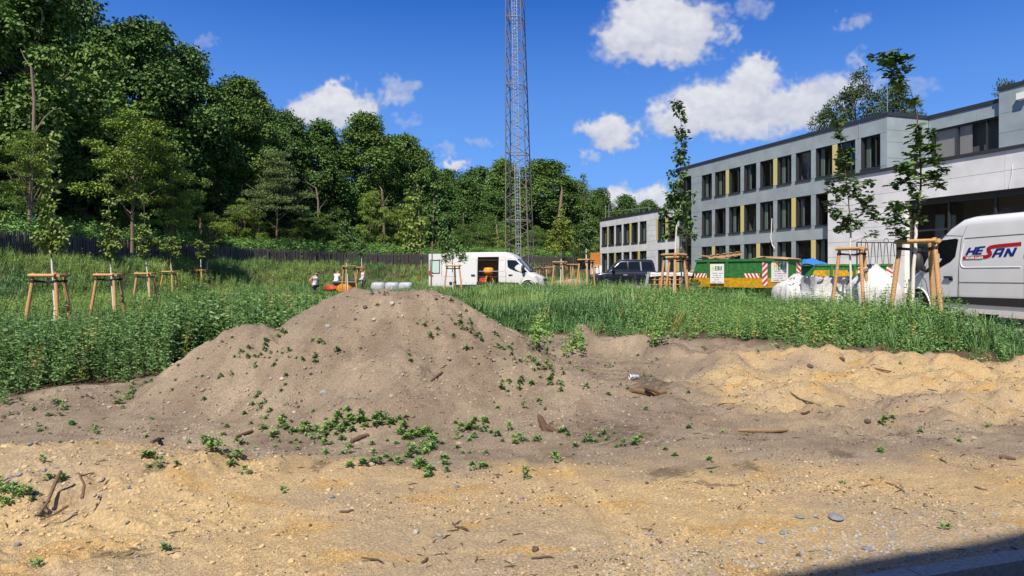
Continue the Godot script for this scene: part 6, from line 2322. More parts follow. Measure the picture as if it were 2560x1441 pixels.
# ---------------------------------------------------------------- other things on the site
func site_clutter() -> void:
	rng.seed = 60
	# stacked crate pallets in front of the pickup's rear
	var d := 31.5
	var st := thing("lattice_crate", Vector3(gx(1628, d), 0.17, -d), 0.03, "open timber lattice crate under a white sheet beside the pickup", "crate")
	for k in 4:
		for s in 9:
			var b := MB.new()
			b.box(Vector3(0.1 + s * 0.235, 0.3 + k * 0.22, 0), Vector3(0.07, 0.2, 0.5), Basis(Vector3.BACK, 0.12))
			part(st, "block", b.mesh(M["pale_wood"]))
		var b := MB.new()
		b.box(Vector3(1.05, 0.41 + k * 0.22, 0), Vector3(2.15, 0.028, 0.56))
		part(st, "deck", b.mesh(M["pale_wood"]))
	var b := MB.new()
	var rows := []
	for i in 5:
		var row := PackedVector3Array()
		for j in 13:
			row.append(Vector3(-0.12 + j * 0.19, 1.16 + R(-0.02, 0.04) - (0.16 if i == 0 or i == 4 else 0.0), 0.32 - i * 0.16))
		rows.append(row)
	b.grid(rows, false, false)
	rows = []
	for i in 5:
		var row := PackedVector3Array()
		for j in 4:
			row.append(Vector3(-0.1 - i * 0.05 + R(-0.03, 0.03), 1.2 - i * 0.24, 0.32 - j * 0.2))
		rows.append(row)
	b.grid(rows, false, true)
	part(st, "white_sheet", b.mesh(M["bag"]))
	var hp := thing("gravel_heap", Vector3(gx(1735, 37), 0.1, -37), 0.0, "heap of pale sand behind the lattice crate", "heap")
	part(hp, "heap", heap_mesh(1.5, 1.6, 51, Color(0.5, 0.4, 0.27)))
	var hp2 := thing("gravel_heap", Vector3(gx(1430, 52), 0.1, -52), 0.0, "long low bank of pale gravel behind the staked trees by the pickup", "heap")
	part(hp2, "heap", heap_mesh(4.0, 0.95, 52, Color(0.52, 0.43, 0.3)))
	# wrapped pallets of goods
	d = 44.0
	var wp := thing("wrapped_pallets", Vector3(gx(981, d), hgt(gx(981, d), d), -d), 0.04, "low row of goods wrapped in pale plastic film left of the van", "wrapped goods")
	for k in 3:
		rows = []
		var off := -0.9 + k * 0.88
		for p in [[0.0, 0.8], [0.3, 1.0], [0.68, 1.0], [0.84, 0.93], [0.9, 0.7], [0.91, 0.1]]:
			var row := PackedVector3Array()
			for q in 20:
				var t := TAU * q / 20.0
				var sq := pow(pow(absf(cos(t)), 6.0) + pow(absf(sin(t)), 6.0), -1.0 / 6.0)
				row.append(Vector3(off + cos(t) * sq * 0.44 * p[1] + R(-0.02, 0.02), p[0] * 0.98 + R(-0.02, 0.02), -sin(t) * sq * 0.5 * p[1] + R(-0.02, 0.02)))
			rows.append(row)
		b = MB.new()
		b.grid(rows, true, false)
		part(wp, "wrapped_stack", b.mesh(M["film"]))
	# orange mixing tub with a frame
	d = 45.5
	var mg := ground(862, d)
	var mc := thing("mixer_tub", mg + Vector3(0, 0.1, 0), 0.1, "orange mixer tub with a dark frame among the workers", "mixer")
	rows = []
	for p in [[0.0, 0.55], [0.1, 0.68], [0.5, 0.74], [0.72, 0.74], [0.72, 0.68], [0.3, 0.6]]:
		var row := PackedVector3Array()
		for q in 24:
			var t := TAU * q / 24.0
			row.append(Vector3(cos(t) * p[1], p[0], -sin(t) * p[1] * 0.8))
		rows.append(row)
	b = MB.new()
	b.grid(rows, true, false)
	part(mc, "tub", b.mesh(M["machine_orange"]))
	b = MB.new()
	b.box(Vector3(0, 0.8, 0), Vector3(1.55, 0.12, 1.2))
	b.box(Vector3(0.1, 0.9, 0), Vector3(1.2, 0.08, 0.5))
	part(mc, "frame", b.mesh(M["black_plastic"]))
	b = MB.new()
	b.box(Vector3(0, 0.86, 0.62), Vector3(1.5, 0.05, 0.05))
	part(mc, "handrail", b.mesh(M["galvanised"]))
	var wb := thing("red_tub", ground(825, 44.5) + Vector3(0, 0.3, 0), 0.3, "red mortar tub left of the orange mixer", "tub")
	rows = []
	for p in [[0.0, 0.3], [0.05, 0.34], [0.3, 0.42], [0.34, 0.45], [0.32, 0.4], [0.1, 0.3]]:
		var row := PackedVector3Array()
		for q in 18:
			var t := TAU * q / 18.0
			row.append(Vector3(cos(t) * p[1], p[0], -sin(t) * p[1]))
		rows.append(row)
	b = MB.new()
	b.grid(rows, true, false)
	part(wb, "tub", b.mesh(M["tub_red"]), Transform3D(Basis(Vector3.RIGHT, 0.3), Vector3.ZERO))
	b = MB.new()
	b.box(Vector3(0, -0.15, 0), Vector3(0.5, 0.3, 0.4))
	part(wb, "pallet_base", b.mesh(M["pale_wood"]))
	# orange board fence and dark wire fence at the far end
	d = 78.0
	var bf := thing("board_fence", Vector3(gx(1476, d), 1.0, -d), 0.0, "orange brown board fence left of the white wing", "fence")
	for k in 11:
		b = MB.new()
		b.box(Vector3(0.06 + k * 0.105, 1.35, R(-0.01, 0.01)), Vector3(0.1, 2.7, 0.03))
		part(bf, "board", b.mesh(M["orange_boards"]))
	b = MB.new()
	b.span(Vector3(0, -1.0, 0.05), Vector3(1.3, 1.2, 0.15))
	part(bf, "white_base", b.mesh(M["white_panel"]))
	d = 72.0
	var wf := thing("wire_fence", Vector3(gx(1344, d), 0.8, -d), 0.0, "dark wire mesh fence right of the white van's bonnet", "fence")
	for k in 3:
		b = MB.new()
		b.box(Vector3(k * 1.0, 0.75, 0), Vector3(0.06, 1.6, 0.06))
		part(wf, "post", b.mesh(M["black_plastic"]))
	for k in 2:
		b = MB.new()
		for i in 9:
			b.box(Vector3(k * 1.0 + 0.5, 0.12 + i * 0.165, 0), Vector3(0.96, 0.09, 0.02))
		for i in 9:
			b.box(Vector3(k * 1.0 + 0.1 + i * 0.1, 0.75, 0.025), Vector3(0.02, 1.45, 0.02))
		part(wf, "mesh_panel", b.mesh(M["slats"]))

func heap_mesh(r: float, h: float, sd: int, c: Color) -> ArrayMesh:
	var f := noise(0.8, sd, 4)
	var rows := []
	for i in 9:
		var t := i / 8.0
		var row := PackedVector3Array()
		for k in 28:
			var a := TAU * k / 28.0
			var rr := r * (1.0 - t) * (1.0 + f.get_noise_2d(cos(a) * 2.0, sin(a) * 2.0) * 0.4)
			var p := Vector3(cos(a) * rr, h * (t if t < 0.9 else 0.9 + (t - 0.9) * 0.4) - 0.1, -sin(a) * rr * 0.7)
			row.append(p + Vector3(0, f.get_noise_2d(p.x * 2.0, p.z * 2.0) * 0.12, 0))
		rows.append(row)
	var b := MB.new()
	b.col = c
	b.grid(rows, true, false)
	return b.mesh(M["soil"])

# ---------------------------------------------------------------- people
func figure(bones: Array, cell: float, skin_at: Callable) -> ArrayMesh:   # one smooth skin round tapered bones (surface nets)
	var lo := Vector3.ONE * 99.0
	var hi := -lo
	for q in bones:
		var r: float = maxf(q[2], q[3]) + cell * 2.0
		lo = lo.min(q[0] - Vector3.ONE * r).min(q[1] - Vector3.ONE * r)
		hi = hi.max(q[0] + Vector3.ONE * r).max(q[1] + Vector3.ONE * r)
	var nx := int((hi.x - lo.x) / cell) + 2
	var ny := int((hi.y - lo.y) / cell) + 2
	var nz := int((hi.z - lo.z) / cell) + 2
	var field := PackedFloat32Array()
	field.resize(nx * ny * nz)
	field.fill(1.0)
	var k := 0.05
	for q in bones:
		var a: Vector3 = q[0]
		var b: Vector3 = q[1]
		var ab := b - a
		var m: float = maxf(q[2], q[3]) + 0.09
		var p0 := ((a.min(b) - Vector3.ONE * m - lo) / cell).floor()
		var p1 := ((a.max(b) + Vector3.ONE * m - lo) / cell).ceil()
		for z in range(maxi(int(p0.z), 0), mini(int(p1.z), nz - 1) + 1):
			for y in range(maxi(int(p0.y), 0), mini(int(p1.y), ny - 1) + 1):
				for x in range(maxi(int(p0.x), 0), mini(int(p1.x), nx - 1) + 1):
					var p := lo + Vector3(x, y, z) * cell
					var t := clampf((p - a).dot(ab) / maxf(ab.length_squared(), 1e-6), 0.0, 1.0)
					var e := p.distance_to(a + ab * t) - lerpf(q[2], q[3], t)
					var i := (z * ny + y) * nx + x
					var f := field[i]
					var h := clampf(0.5 + 0.5 * (f - e) / k, 0.0, 1.0)
					field[i] = lerpf(f, e, h) - k * h * (1.0 - h)
	var at_cell := {}
	var mb := MB.new()
	var off := [0, 1, nx, nx + 1, nx * ny, nx * ny + 1, nx * ny + nx, nx * ny + nx + 1]
	for z in nz - 1:
		for y in ny - 1:
			for x in nx - 1:
				var i := (z * ny + y) * nx + x
				var cnt := 0
				for o in off:
					if field[i + o] < 0.0:
						cnt += 1
				if cnt == 0 or cnt == 8:
					continue
				var sum := Vector3.ZERO
				var hits := 0
				for e in [[0, 1], [2, 3], [4, 5], [6, 7], [0, 2], [1, 3], [4, 6], [5, 7], [0, 4], [1, 5], [2, 6], [3, 7]]:
					var fa := field[i + off[e[0]]]
					var fb := field[i + off[e[1]]]
					if (fa < 0.0) != (fb < 0.0):
						var t := fa / (fa - fb)
						var pa := Vector3(e[0] & 1, (e[0] >> 1) & 1, e[0] >> 2)
						var pb := Vector3(e[1] & 1, (e[1] >> 1) & 1, e[1] >> 2)
						sum += pa.lerp(pb, t)
						hits += 1
				var p := lo + (Vector3(x, y, z) + sum / hits) * cell
				var g := Vector3(field[i + 1] - field[i], field[i + nx] - field[i], field[i + nx * ny] - field[i])
				mb.col = skin_at.call(p)
				at_cell[i] = mb.vert(p, g.normalized())
	for z in range(1, nz - 1):
		for y in range(1, ny - 1):
			for x in range(1, nx - 1):
				var i := (z * ny + y) * nx + x
				for ax in [[1, nx, nx * ny], [nx, nx * ny, 1], [nx * ny, 1, nx]]:
					var a := field[i] < 0.0
					if a != (field[i + ax[0]] < 0.0):
						var q := [at_cell.get(i - ax[1] - ax[2], -1), at_cell.get(i - ax[2], -1), at_cell.get(i, -1), at_cell.get(i - ax[1], -1)]
						if q.has(-1):
							continue
						if a:
							mb.ix.append_array([q[0], q[2], q[1], q[0], q[3], q[2]])
						else:
							mb.ix.append_array([q[0], q[1], q[2], q[0], q[2], q[3]])
	return mb.mesh(M["skin"])

func hand_bones(w: Vector3, dir: Vector3, side: Vector3) -> Array:
	var out := [[w, w + dir * 0.08, 0.026, 0.036]]
	for k in 4:
		var b := w + dir * 0.085 + side * (0.03 - k * 0.02)
		var len: float = [0.07, 0.08, 0.075, 0.06][k]
		var kn := b + dir * len * 0.6
		out.append([b, kn, 0.0095, 0.009])
		out.append([kn, kn + (dir * 0.5 - Vector3.UP * 0.5).normalized() * len * 0.5, 0.009, 0.008])
	var th := w + dir * 0.03 + side * 0.035
	out.append([th, th + (dir + side).normalized() * 0.06, 0.012, 0.009])
	return out

func worker(px: float, d: float, turn: float, pose: int, label: String, shirt: Color, trousers: Color, cap: Color) -> void:
	var o := thing("person", ground(px, d), turn, label, "person", "workers among the weeds")
	# facing +z; the body leans forward by pose
	var lean := [0.18, 0.3, 0.08][pose] as float
	var hip := Vector3(0, 0.92, 0)
	var chest := hip + Vector3(0, 0.42 * cos(lean), 0.42 * sin(lean))
	var neck := chest + Vector3(0, 0.13, 0.05)
	var head := neck + Vector3(0, 0.14, 0.05 + lean * 0.15)
	var bones := []
	var sh := 0.19
	bones.append([hip + Vector3(-0.08, 0, 0), hip + Vector3(0.08, 0, 0), 0.125, 0.125])
	bones.append([hip, chest, 0.15, 0.16])
	bones.append([chest + Vector3(-0.1, 0.0, 0), chest + Vector3(0.1, 0.0, 0), 0.13, 0.13])
	bones.append([chest + Vector3(-sh, 0.06, 0), chest + Vector3(sh, 0.06, 0), 0.07, 0.07])
	bones.append([neck - Vector3(0, 0.05, 0), head, 0.058, 0.06])
	bones.append([head + Vector3(0, 0.04, 0), head + Vector3(0, -0.03, 0.02), 0.095, 0.075])
	bones.append([head + Vector3(0, -0.005, 0.09), head + Vector3(0, -0.02, 0.105), 0.016, 0.018])
	for s in [-1.0, 1.0]:
		bones.append([head + Vector3(s * 0.085, 0, -0.005), head + Vector3(s * 0.093, -0.02, -0.005), 0.018, 0.014])
		var kn := Vector3(s * 0.11, 0.5, 0.06)
		bones.append([hip + Vector3(s * 0.09, -0.03, 0), kn, 0.095, 0.06])
		bones.append([kn, Vector3(s * 0.12, 0.09, -0.02), 0.06, 0.042])
		bones.append([Vector3(s * 0.12, 0.05, -0.05), Vector3(s * 0.14, 0.035, 0.17), 0.045, 0.035])
		var top := chest + Vector3(s * sh, 0.06, 0)
		var el := top + ([Vector3(s * 0.17, -0.2, -0.12), Vector3(s * 0.12, -0.25, 0.08), Vector3(s * 0.05, -0.28, 0.02)][pose] as Vector3)
		var wr := el + ([Vector3(-s * 0.1, -0.22, 0.1), Vector3(-s * 0.04, -0.12, 0.22), Vector3(-s * 0.08, -0.16, 0.18)][pose] as Vector3)
		bones.append([top, el, 0.052, 0.04])
		bones.append([el, wr, 0.04, 0.028])
		bones.append_array(hand_bones(wr, (wr - el).normalized(), Vector3(-s, 0, 0)))
	var skin := Color(0.42, 0.22, 0.14)
	var col := func(p: Vector3) -> Color:
		if p.y < 0.1:
			return Color(0.03, 0.028, 0.025)
		var out := absf(p.x) > 0.235 + (0.1 if pose == 1 and p.y > 1.25 else 0.0)
		if p.y < 0.95 and not out:
			return trousers
		if p.y < 0.95 + 0.47 and not (absf(p.x) > 0.25):
			if out and p.y < 1.22:
				return skin
			return shirt
		if p.y > 1.36 and pose == 0 and p.z > 0.2 and p.y < head.y - 0.03 and absf(p.x) < 0.09:
			return Color(0.05, 0.03, 0.02)   # beard
		return skin
	part(o, "body", figure(bones, 0.02, col))
	var b := MB.new()
	var rows := []
	for i in 6:
		var t := i / 5.0
		var row := PackedVector3Array()
		for k in 14:
			var a := TAU * k / 14.0
			row.append(head + Vector3(cos(a) * 0.104 * cos(t * 1.5), 0.045 + sin(t * 1.5) * 0.1, 0.012 - sin(a) * 0.112 * cos(t * 1.5)))
		rows.append(row)
	b.col = cap
	b.grid(rows, true, false)
	if pose == 0:
		b.box(head + Vector3(0, 0.05, 0.15), Vector3(0.15, 0.012, 0.1))
	part(o, "cap" if pose == 0 else "hair", b.mesh(M["skin"]))
	b = MB.new()
	for s in [-0.034, 0.034]:
		b.box(head + Vector3(s, 0.02, 0.098), Vector3(0.026, 0.012, 0.01))
	b.box(head + Vector3(0, -0.052, 0.093), Vector3(0.05, 0.01, 0.012))
	b.col = Color(0.05, 0.03, 0.03)
	part(o, "eyes_and_mouth", b.mesh(M["strap"]))

func people() -> void:
	rng.seed = 70
	worker(786, 40.0, deg_to_rad(62.0), 0, "person in white vest and dark cap bending, left of the mixer", Color(0.7, 0.66, 0.68), Color(0.05, 0.05, 0.06), Color(0.03, 0.03, 0.03))
	worker(840, 47.0, deg_to_rad(160.0), 1, "person in white shirt seen from behind at the mixer", Color(0.74, 0.72, 0.76), Color(0.05, 0.05, 0.07), Color(0.06, 0.045, 0.035))
	worker(909, 48.0, deg_to_rad(-60.0), 2, "person in white vest and dark shorts right of the mixer", Color(0.72, 0.66, 0.7), Color(0.03, 0.035, 0.06), Color(0.16, 0.1, 0.07))

# ---------------------------------------------------------------- stones, wood, weeds on the bare soil
func rock(sd: int, flat: float) -> ArrayMesh:
	var f := noise(1.1, sd, 2)
	var b := MB.new()
	var pts := []
	rng.seed = sd
	var cuts := []
	for i in 9:
		cuts.append([rand_dir(), R(0.62, 0.95)])
	for i in 7:
		var row := PackedVector3Array()
		for k in 10:
			var th := PI * i / 6.0
			var ph := TAU * k / 10.0
			var u := Vector3(sin(th) * cos(ph), cos(th), -sin(th) * sin(ph))
			var r := 1.0
			for c in cuts:
				var dd := u.dot(c[0])
				if dd > 0.01:
					r = minf(r, c[1] / dd)
			r *= 1.0 + f.get_noise_3dv(u) * 0.2
			row.append(u * r * Vector3(0.5, flat, 0.42))
		pts.append(row)
	# flat faces: each quad separate
	for i in 6:
		for k in 10:
			b.quad(pts[i][k], pts[i + 1][k], pts[i + 1][(k + 1) % 10], pts[i][(k + 1) % 10])
	return b.mesh(M["stone"])

func lay(p: Vector3, size: float, sink: float) -> Transform3D:
	var n := face_up(p.x, -p.z)
	var t := n.cross(Vector3(R(-1, 1), 0.01, R(-1, 1))).normalized()
	return Transform3D(Basis(t, n, t.cross(n)) * Basis.from_scale(Vector3.ONE * size), p + n * size * sink)

func debris() -> void:
	var rocks := [rock(1, 0.3), rock(2, 0.22), rock(3, 0.38), rock(4, 0.16)]
	var tints := []
	var tones := [Color(0.5, 0.46, 0.4), Color(0.25, 0.27, 0.3), Color(0.36, 0.36, 0.37), Color(0.55, 0.5, 0.42), Color(0.12, 0.09, 0.07)]
	for r in rocks:
		var set := []
		for t in tones:
			var m := (M["stone"] as StandardMaterial3D).duplicate() as StandardMaterial3D
			m.vertex_color_use_as_albedo = false
			m.albedo_color = Color(t).linear_to_srgb()
			worn(m, tone(0.05, 90, Color(0.7, 0.7, 0.7), Color(1, 1, 1), 128), 9.0) if r == rocks[0] else worn(m, (tints[0][set.size()] as StandardMaterial3D).albedo_texture, 9.0)
			set.append(m)
		tints.append(set)
	rng.seed = 333
	# fine gravel and crumbs of soil: past counting
	var crumb := rock(5, 0.34)
	var xs := []
	var cs := []
	var clump := noise(0.9, 95, 3)
	for i in 90000:
		var d := 2.6 * pow(5.2, R(0, 1))
		var x := R(-0.84, 0.84) * d + R(-1, 1)
		if d > edge_at(x) + 0.3:
			continue
		var c := clump.get_noise_2d(x, d)
		if R(0, 1) > (0.45 if d > 6.0 else 0.14) + c:
			continue
		var mound := d > 6.3 and x < 1.2
		var s := R(0.005, 0.012) * (1.0 + pow(R(0, 1), 8.0) * (2.6 if mound else 1.6)) * (0.8 + 0.06 * d)
		xs.append(lay(Vector3(x, hgt(x, d), -d), s, 0.1))
		var t := R(0, 1)
		var base := soil(x, d)
		if t < (0.1 if mound else 0.035):
			base = Color(0.46, 0.41, 0.34)
		elif t < 0.14:
			base = Color(0.3, 0.3, 0.32)
		elif t < 0.42:
			base = Color(0.1, 0.075, 0.05)
		cs.append(base * R(0.65, 1.0))
	tag(multi(self, "gravel", crumb, xs, cs), "fine gravel and crumbs of soil strewn over the bare ground", "gravel", "", "stuff")
	xs = []
	cs = []
	var lump := rock(6, 0.3)
	for i in 20000:   # lumps of the soil itself
		var d := 3.0 * pow(4.4, R(0, 1))
		var x := R(-0.84, 0.84) * d + R(-0.5, 0.5)
		var bank := bump(x, d, -3.2, 4.4, 1.4, 0.9) + bump(x, d, 3.0, 10.0, 3.5, 2.2) + 1.1 * bump(x, d, -1.5, 7.4, 2.6, 1.5) + 0.04
		if d > edge_at(x) + 0.2 or R(0, 1) > bank * (0.55 + clump.get_noise_2d(x * 1.7, d * 1.7)):
			continue
		xs.append(lay(Vector3(x, hgt(x, d), -d), R(0.012, 0.032) * (1.0 + pow(R(0, 1), 6.0) * 1.3), 0.05))
		cs.append(soil(x, d) * R(0.62, 0.9))
	tag(multi(self, "soil_lumps", lump, xs, cs), "crumbly lumps of soil and sand on the banks and the heap", "soil lumps", "", "stuff")
	xs = []
	cs = []
	for i in 7000:   # crushed grey stone trodden into the sand near the edging
		var d := R(3.0, 4.6)
		var x := R(0.4, 3.6)
		if R(0, 1) > 0.9 * bump(x, d, 2.6, 3.3, 1.3, 0.5) + maxf(clump.get_noise_2d(x * 2.2 + 8.0, d * 2.2), 0.0) * 0.9 * bump(x, d, 1.9, 3.9, 0.9, 0.5):
			continue
		xs.append(lay(Vector3(x, hgt(x, d), -d), R(0.008, 0.024), 0.02))
		cs.append(Color(0.3, 0.31, 0.325) * R(0.6, 1.2))
	tag(multi(self, "crushed_stone", crumb, xs, cs), "grey crushed stone trodden into the sand at the lower right", "crushed stone", "", "stuff")
	xs = []
	cs = []
	var sliver := MB.new()
	sliver.tube([Vector3(-0.5, 0, 0), Vector3(-0.1, 0.04, 0.06), Vector3(0.2, 0.03, -0.03), Vector3(0.5, 0.0, 0.04)], [0.03, 0.05, 0.045, 0.02], 5)
	for i in 5200:   # bits of bark and root
		var d := 3.0 * pow(4.2, R(0, 1))
		var x := R(-0.84, 0.84) * d
		if d > edge_at(x) or R(0, 1) > 0.1 + 0.5 * smoothstep(0.5, 2.0, x) * smoothstep(5.4, 6.4, d) + clump.get_noise_2d(x + 50.0, d) * 0.4:
			continue
		xs.append(lay(Vector3(x, hgt(x, d), -d), R(0.02, 0.075) * (1.0 + pow(R(0, 1), 6.0)), 0.04))
		cs.append(Color(0.14, 0.095, 0.06).lerp(Color(0.3, 0.2, 0.12), R(0, 1)) * R(0.6, 1.1))
	tag(multi(self, "wood_litter", sliver.mesh(M["bark"]), xs, cs), "small dark bits of bark and root strewn over the soil", "wood litter", "", "stuff")
	# single stones: [x, y, width in picture pixels, rock, tone]
	var stones := [[810, 988, 22, 0, 2], [1122, 906, 12, 2, 2], [712, 828, 10, 1, 0], [912, 776, 14, 1, 4], [935, 800, 12, 2, 0], [980, 760, 16, 1, 0], [1105, 745, 9, 2, 0], [818, 818, 18, 1, 2], [888, 802, 10, 2, 4], [705, 950, 14, 2, 3], [678, 951, 12, 0, 2], [934, 932, 9, 1, 0], [273, 1022, 14, 2, 0], [488, 942, 10, 1, 0], [520, 948, 9, 2, 2], [462, 1034, 13, 1, 2], [462, 1100, 12, 0, 3], [405, 1138, 20, 1, 0], [465, 1078, 13, 2, 3], [90, 1110, 12, 1, 2], [75, 1118, 14, 2, 1], [140, 1172, 12, 1, 1], [48, 1192, 18, 0, 2], [25, 1195, 16, 2, 1], [45, 1208, 10, 1, 1], [110, 1180, 14, 2, 1], [255, 1152, 10, 1, 1], [322, 1222, 12, 0, 1], [250, 1246, 14, 1, 1], [237, 1250, 12, 0, 0], [42, 1368, 20, 2, 1], [317, 1316, 14, 1, 1], [387, 1280, 10, 0, 1], [167, 1320, 12, 1, 1], [170, 1382, 9, 2, 1], [340, 1396, 14, 1, 2], [90, 1408, 14, 1, 2], [830, 1246, 20, 1, 1], [825, 1224, 16, 1, 1], [1140, 1220, 18, 1, 1], [1040, 1335, 20, 2, 0], [1099, 1344, 22, 1, 2], [1338, 1378, 24, 2, 4], [930, 1165, 18, 1, 0], [1363, 1278, 15, 1, 0], [1305, 1250, 14, 1, 1], [1790, 1252, 16, 1, 0], [2090, 1300, 44, 3, 1], [2000, 1296, 24, 3, 1], [2170, 1378, 30, 3, 1], [2040, 1292, 16, 1, 2], [2070, 1380, 18, 1, 1], [2005, 1384, 18, 1, 2], [2230, 1360, 15, 1, 0], [2170, 1060, 18, 2, 4], [2306, 1034, 15, 1, 1], [2528, 1010, 10, 2, 1], [2267, 1238, 16, 3, 1], [2412, 1286, 16, 1, 0], [2525, 1196, 12, 1, 1], [1960, 1336, 26, 3, 1], [1905, 1360, 22, 3, 2], [1620, 951, 8, 1, 4], [1860, 973, 12, 1, 0], [2105, 900, 16, 2, 4], [2025, 920, 18, 2, 4], [2480, 922, 9, 1, 4], [1560, 1310, 10, 1, 1], [1540, 1400, 10, 1, 4], [1230, 1290, 10, 1, 1], [1298, 1390, 14, 1, 2]]
	var where := ["resting on the grey soil heap", "lying left at the foot of the soil heap", "lying in the yellow sand at lower left", "lying in the sand in the middle foreground", "lying in the sand at lower right", "on the sandy hummocks at the right"]
	var look := ["pale", "slate grey", "light grey", "cream", "dark brown"]
	var size := ["small", "large"]
	for s in stones:
		var p := spot(s[0], s[1])
		var w: float = s[2] * -p.z / F
		var zone := 0
		if s[1] > 1160 and s[0] < 620:
			zone = 2
		elif s[1] > 1160 and s[0] < 1480:
			zone = 3
		elif s[1] > 1160:
			zone = 4
		elif s[0] > 1400:
			zone = 5
		elif s[0] < 620:
			zone = 1
		var o := part(self, "stone", rocks[s[3]], lay(p, w, 0.1))
		o.material_override = tints[s[3]][s[4]]
		tag(o, "%s %s stone %s" % [size[1 if s[2] >= 18 else 0], look[s[4]], where[zone]], "stone", "single stones on the bare ground")
	# weeds on the bare soil: [x, y, spread, count] in picture pixels
	var kinds := [rosette(0.05, 18, 0.075, 0.045, 31), rosette(0.08, 24, 0.07, 0.04, 32), rosette(0.04, 11, 0.065, 0.032, 33), rosette(0.12, 28, 0.062, 0.034, 34)]
	var wm := []
	for g in [Color(0.16, 0.3, 0.065), Color(0.2, 0.34, 0.075), Color(0.14, 0.26, 0.075)]:
		var m := (M["weed"] as StandardMaterial3D).duplicate() as StandardMaterial3D
		m.albedo_color = Color(g).linear_to_srgb()
		wm.append(m)
	var patches := [[700, 1085, 45, 14, 0], [720, 1065, 40, 8, 0], [790, 1075, 35, 12, 0], [840, 1060, 35, 12, 0], [830, 1090, 45, 14, 0], [880, 1045, 25, 5, 0], [930, 1060, 35, 10, 0], [985, 1070, 35, 12, 0], [1035, 1085, 35, 12, 0], [1060, 1100, 45, 14, 0], [1050, 1125, 30, 9, 0], [1190, 1060, 38, 12, 0], [1180, 1085, 40, 8, 0], [1270, 1095, 30, 6, 0], [1330, 1098, 25, 5, 0], [560, 1115, 45, 12, 0], [560, 1150, 30, 6, 0], [980, 1150, 50, 7, 0], [1080, 1165, 45, 9, 0], [860, 1160, 40, 5, 0], [1190, 1175, 20, 4, 0], [1400, 1080, 14, 2, 0],
		[1160, 805, 25, 9, 1], [1175, 835, 20, 6, 1], [1215, 845, 25, 5, 1], [1260, 870, 20, 5, 1], [1300, 900, 30, 7, 1], [1340, 905, 35, 10, 1], [1370, 935, 30, 9, 1], [1290, 960, 30, 7, 1], [1280, 985, 25, 7, 1], [1330, 1015, 20, 5, 1], [1395, 965, 25, 6, 1], [1050, 812, 10, 2, 1], [1085, 840, 12, 3, 1], [970, 742, 8, 2, 1], [940, 740, 10, 2, 1], [1180, 880, 12, 3, 1], [1360, 870, 25, 8, 1],
		[800, 858, 15, 5, 2], [770, 905, 18, 5, 2], [850, 885, 10, 3, 2], [700, 890, 40, 8, 2], [640, 880, 40, 8, 2], [660, 910, 35, 6, 2], [705, 840, 15, 4, 2], [560, 935, 30, 3, 2], [600, 890, 20, 4, 2], [690, 1000, 40, 6, 2], [660, 1035, 25, 4, 2],
		[240, 1080, 18, 6, 3], [330, 985, 30, 9, 3], [290, 1000, 20, 4, 3], [210, 1000, 14, 3, 3], [80, 1035, 60, 9, 3], [130, 1065, 40, 7, 3], [395, 1160, 35, 9, 3], [150, 1015, 12, 3, 3],
		[20, 1225, 25, 8, 4], [50, 1250, 22, 8, 4], [10, 1260, 20, 6, 4], [135, 1203, 25, 5, 4], [100, 1158, 12, 2, 4], [610, 1180, 14, 4, 4], [425, 1378, 12, 2, 4], [95, 1418, 10, 2, 4],
		[1500, 1095, 35, 10, 5], [1560, 1105, 35, 8, 5], [1470, 1115, 25, 6, 5], [1525, 915, 12, 3, 5], [1620, 940, 9, 2, 5], [1640, 860, 15, 6, 5], [1760, 870, 12, 4, 5], [1900, 880, 10, 3, 5],
		[2220, 1058, 18, 8, 6], [2395, 1105, 9, 2, 6], [2305, 1080, 7, 1, 6], [2475, 1070, 8, 2, 6], [2400, 1072, 8, 1, 6], [2208, 1130, 9, 2, 6], [2370, 1325, 10, 2, 6], [2255, 917, 7, 1, 6], [2322, 928, 6, 1, 6], [2115, 1210, 6, 1, 6], [715, 1230, 8, 2, 4], [1310, 1195, 8, 2, 0], [1400, 1150, 14, 3, 0]]
	var said := ["green weed in the strip at the foot of the soil heap", "green weed on the right slope of the soil heap", "green weed on the left shoulder of the soil heap", "green weed in the hollow left of the soil heap", "green weed on the yellow sand at lower left", "green weed around the dark damp patch right of the heap", "green weed on the sandy ground at the right"]
	rng.seed = 444
	var more := []
	var more_c := []
	for p in patches:
		for k in p[3]:
			var a := R(0, TAU)
			var r: float = p[2] * 1.35 * sqrt(R(0, 1))
			var q := spot(p[0] + cos(a) * r, p[1] + sin(a) * r * 0.45)
			var s: float = R(0.4, 0.95) * (0.72 if p[4] == 0 else 0.58)
			var pose := Transform3D(Basis(Vector3.UP, R(0, TAU)) * Basis.from_scale(Vector3.ONE * s), q - Vector3(0, 0.005, 0))
			if (p[4] == 0 and k % 2 == 1) or (p[4] != 0 and k % 3 == 2):
				more.append(pose)
				more_c.append([Color(0.09, 0.19, 0.035), Color(0.13, 0.23, 0.04)][k % 4 / 2] * R(0.85, 1.15))
				continue
			var o := part(self, "weed_plant", kinds[int(R(0, 4))], pose)
			o.material_override = wm[int(R(0, 3))]
			tag(o, said[p[4]], "weed", "single weeds on the bare soil")
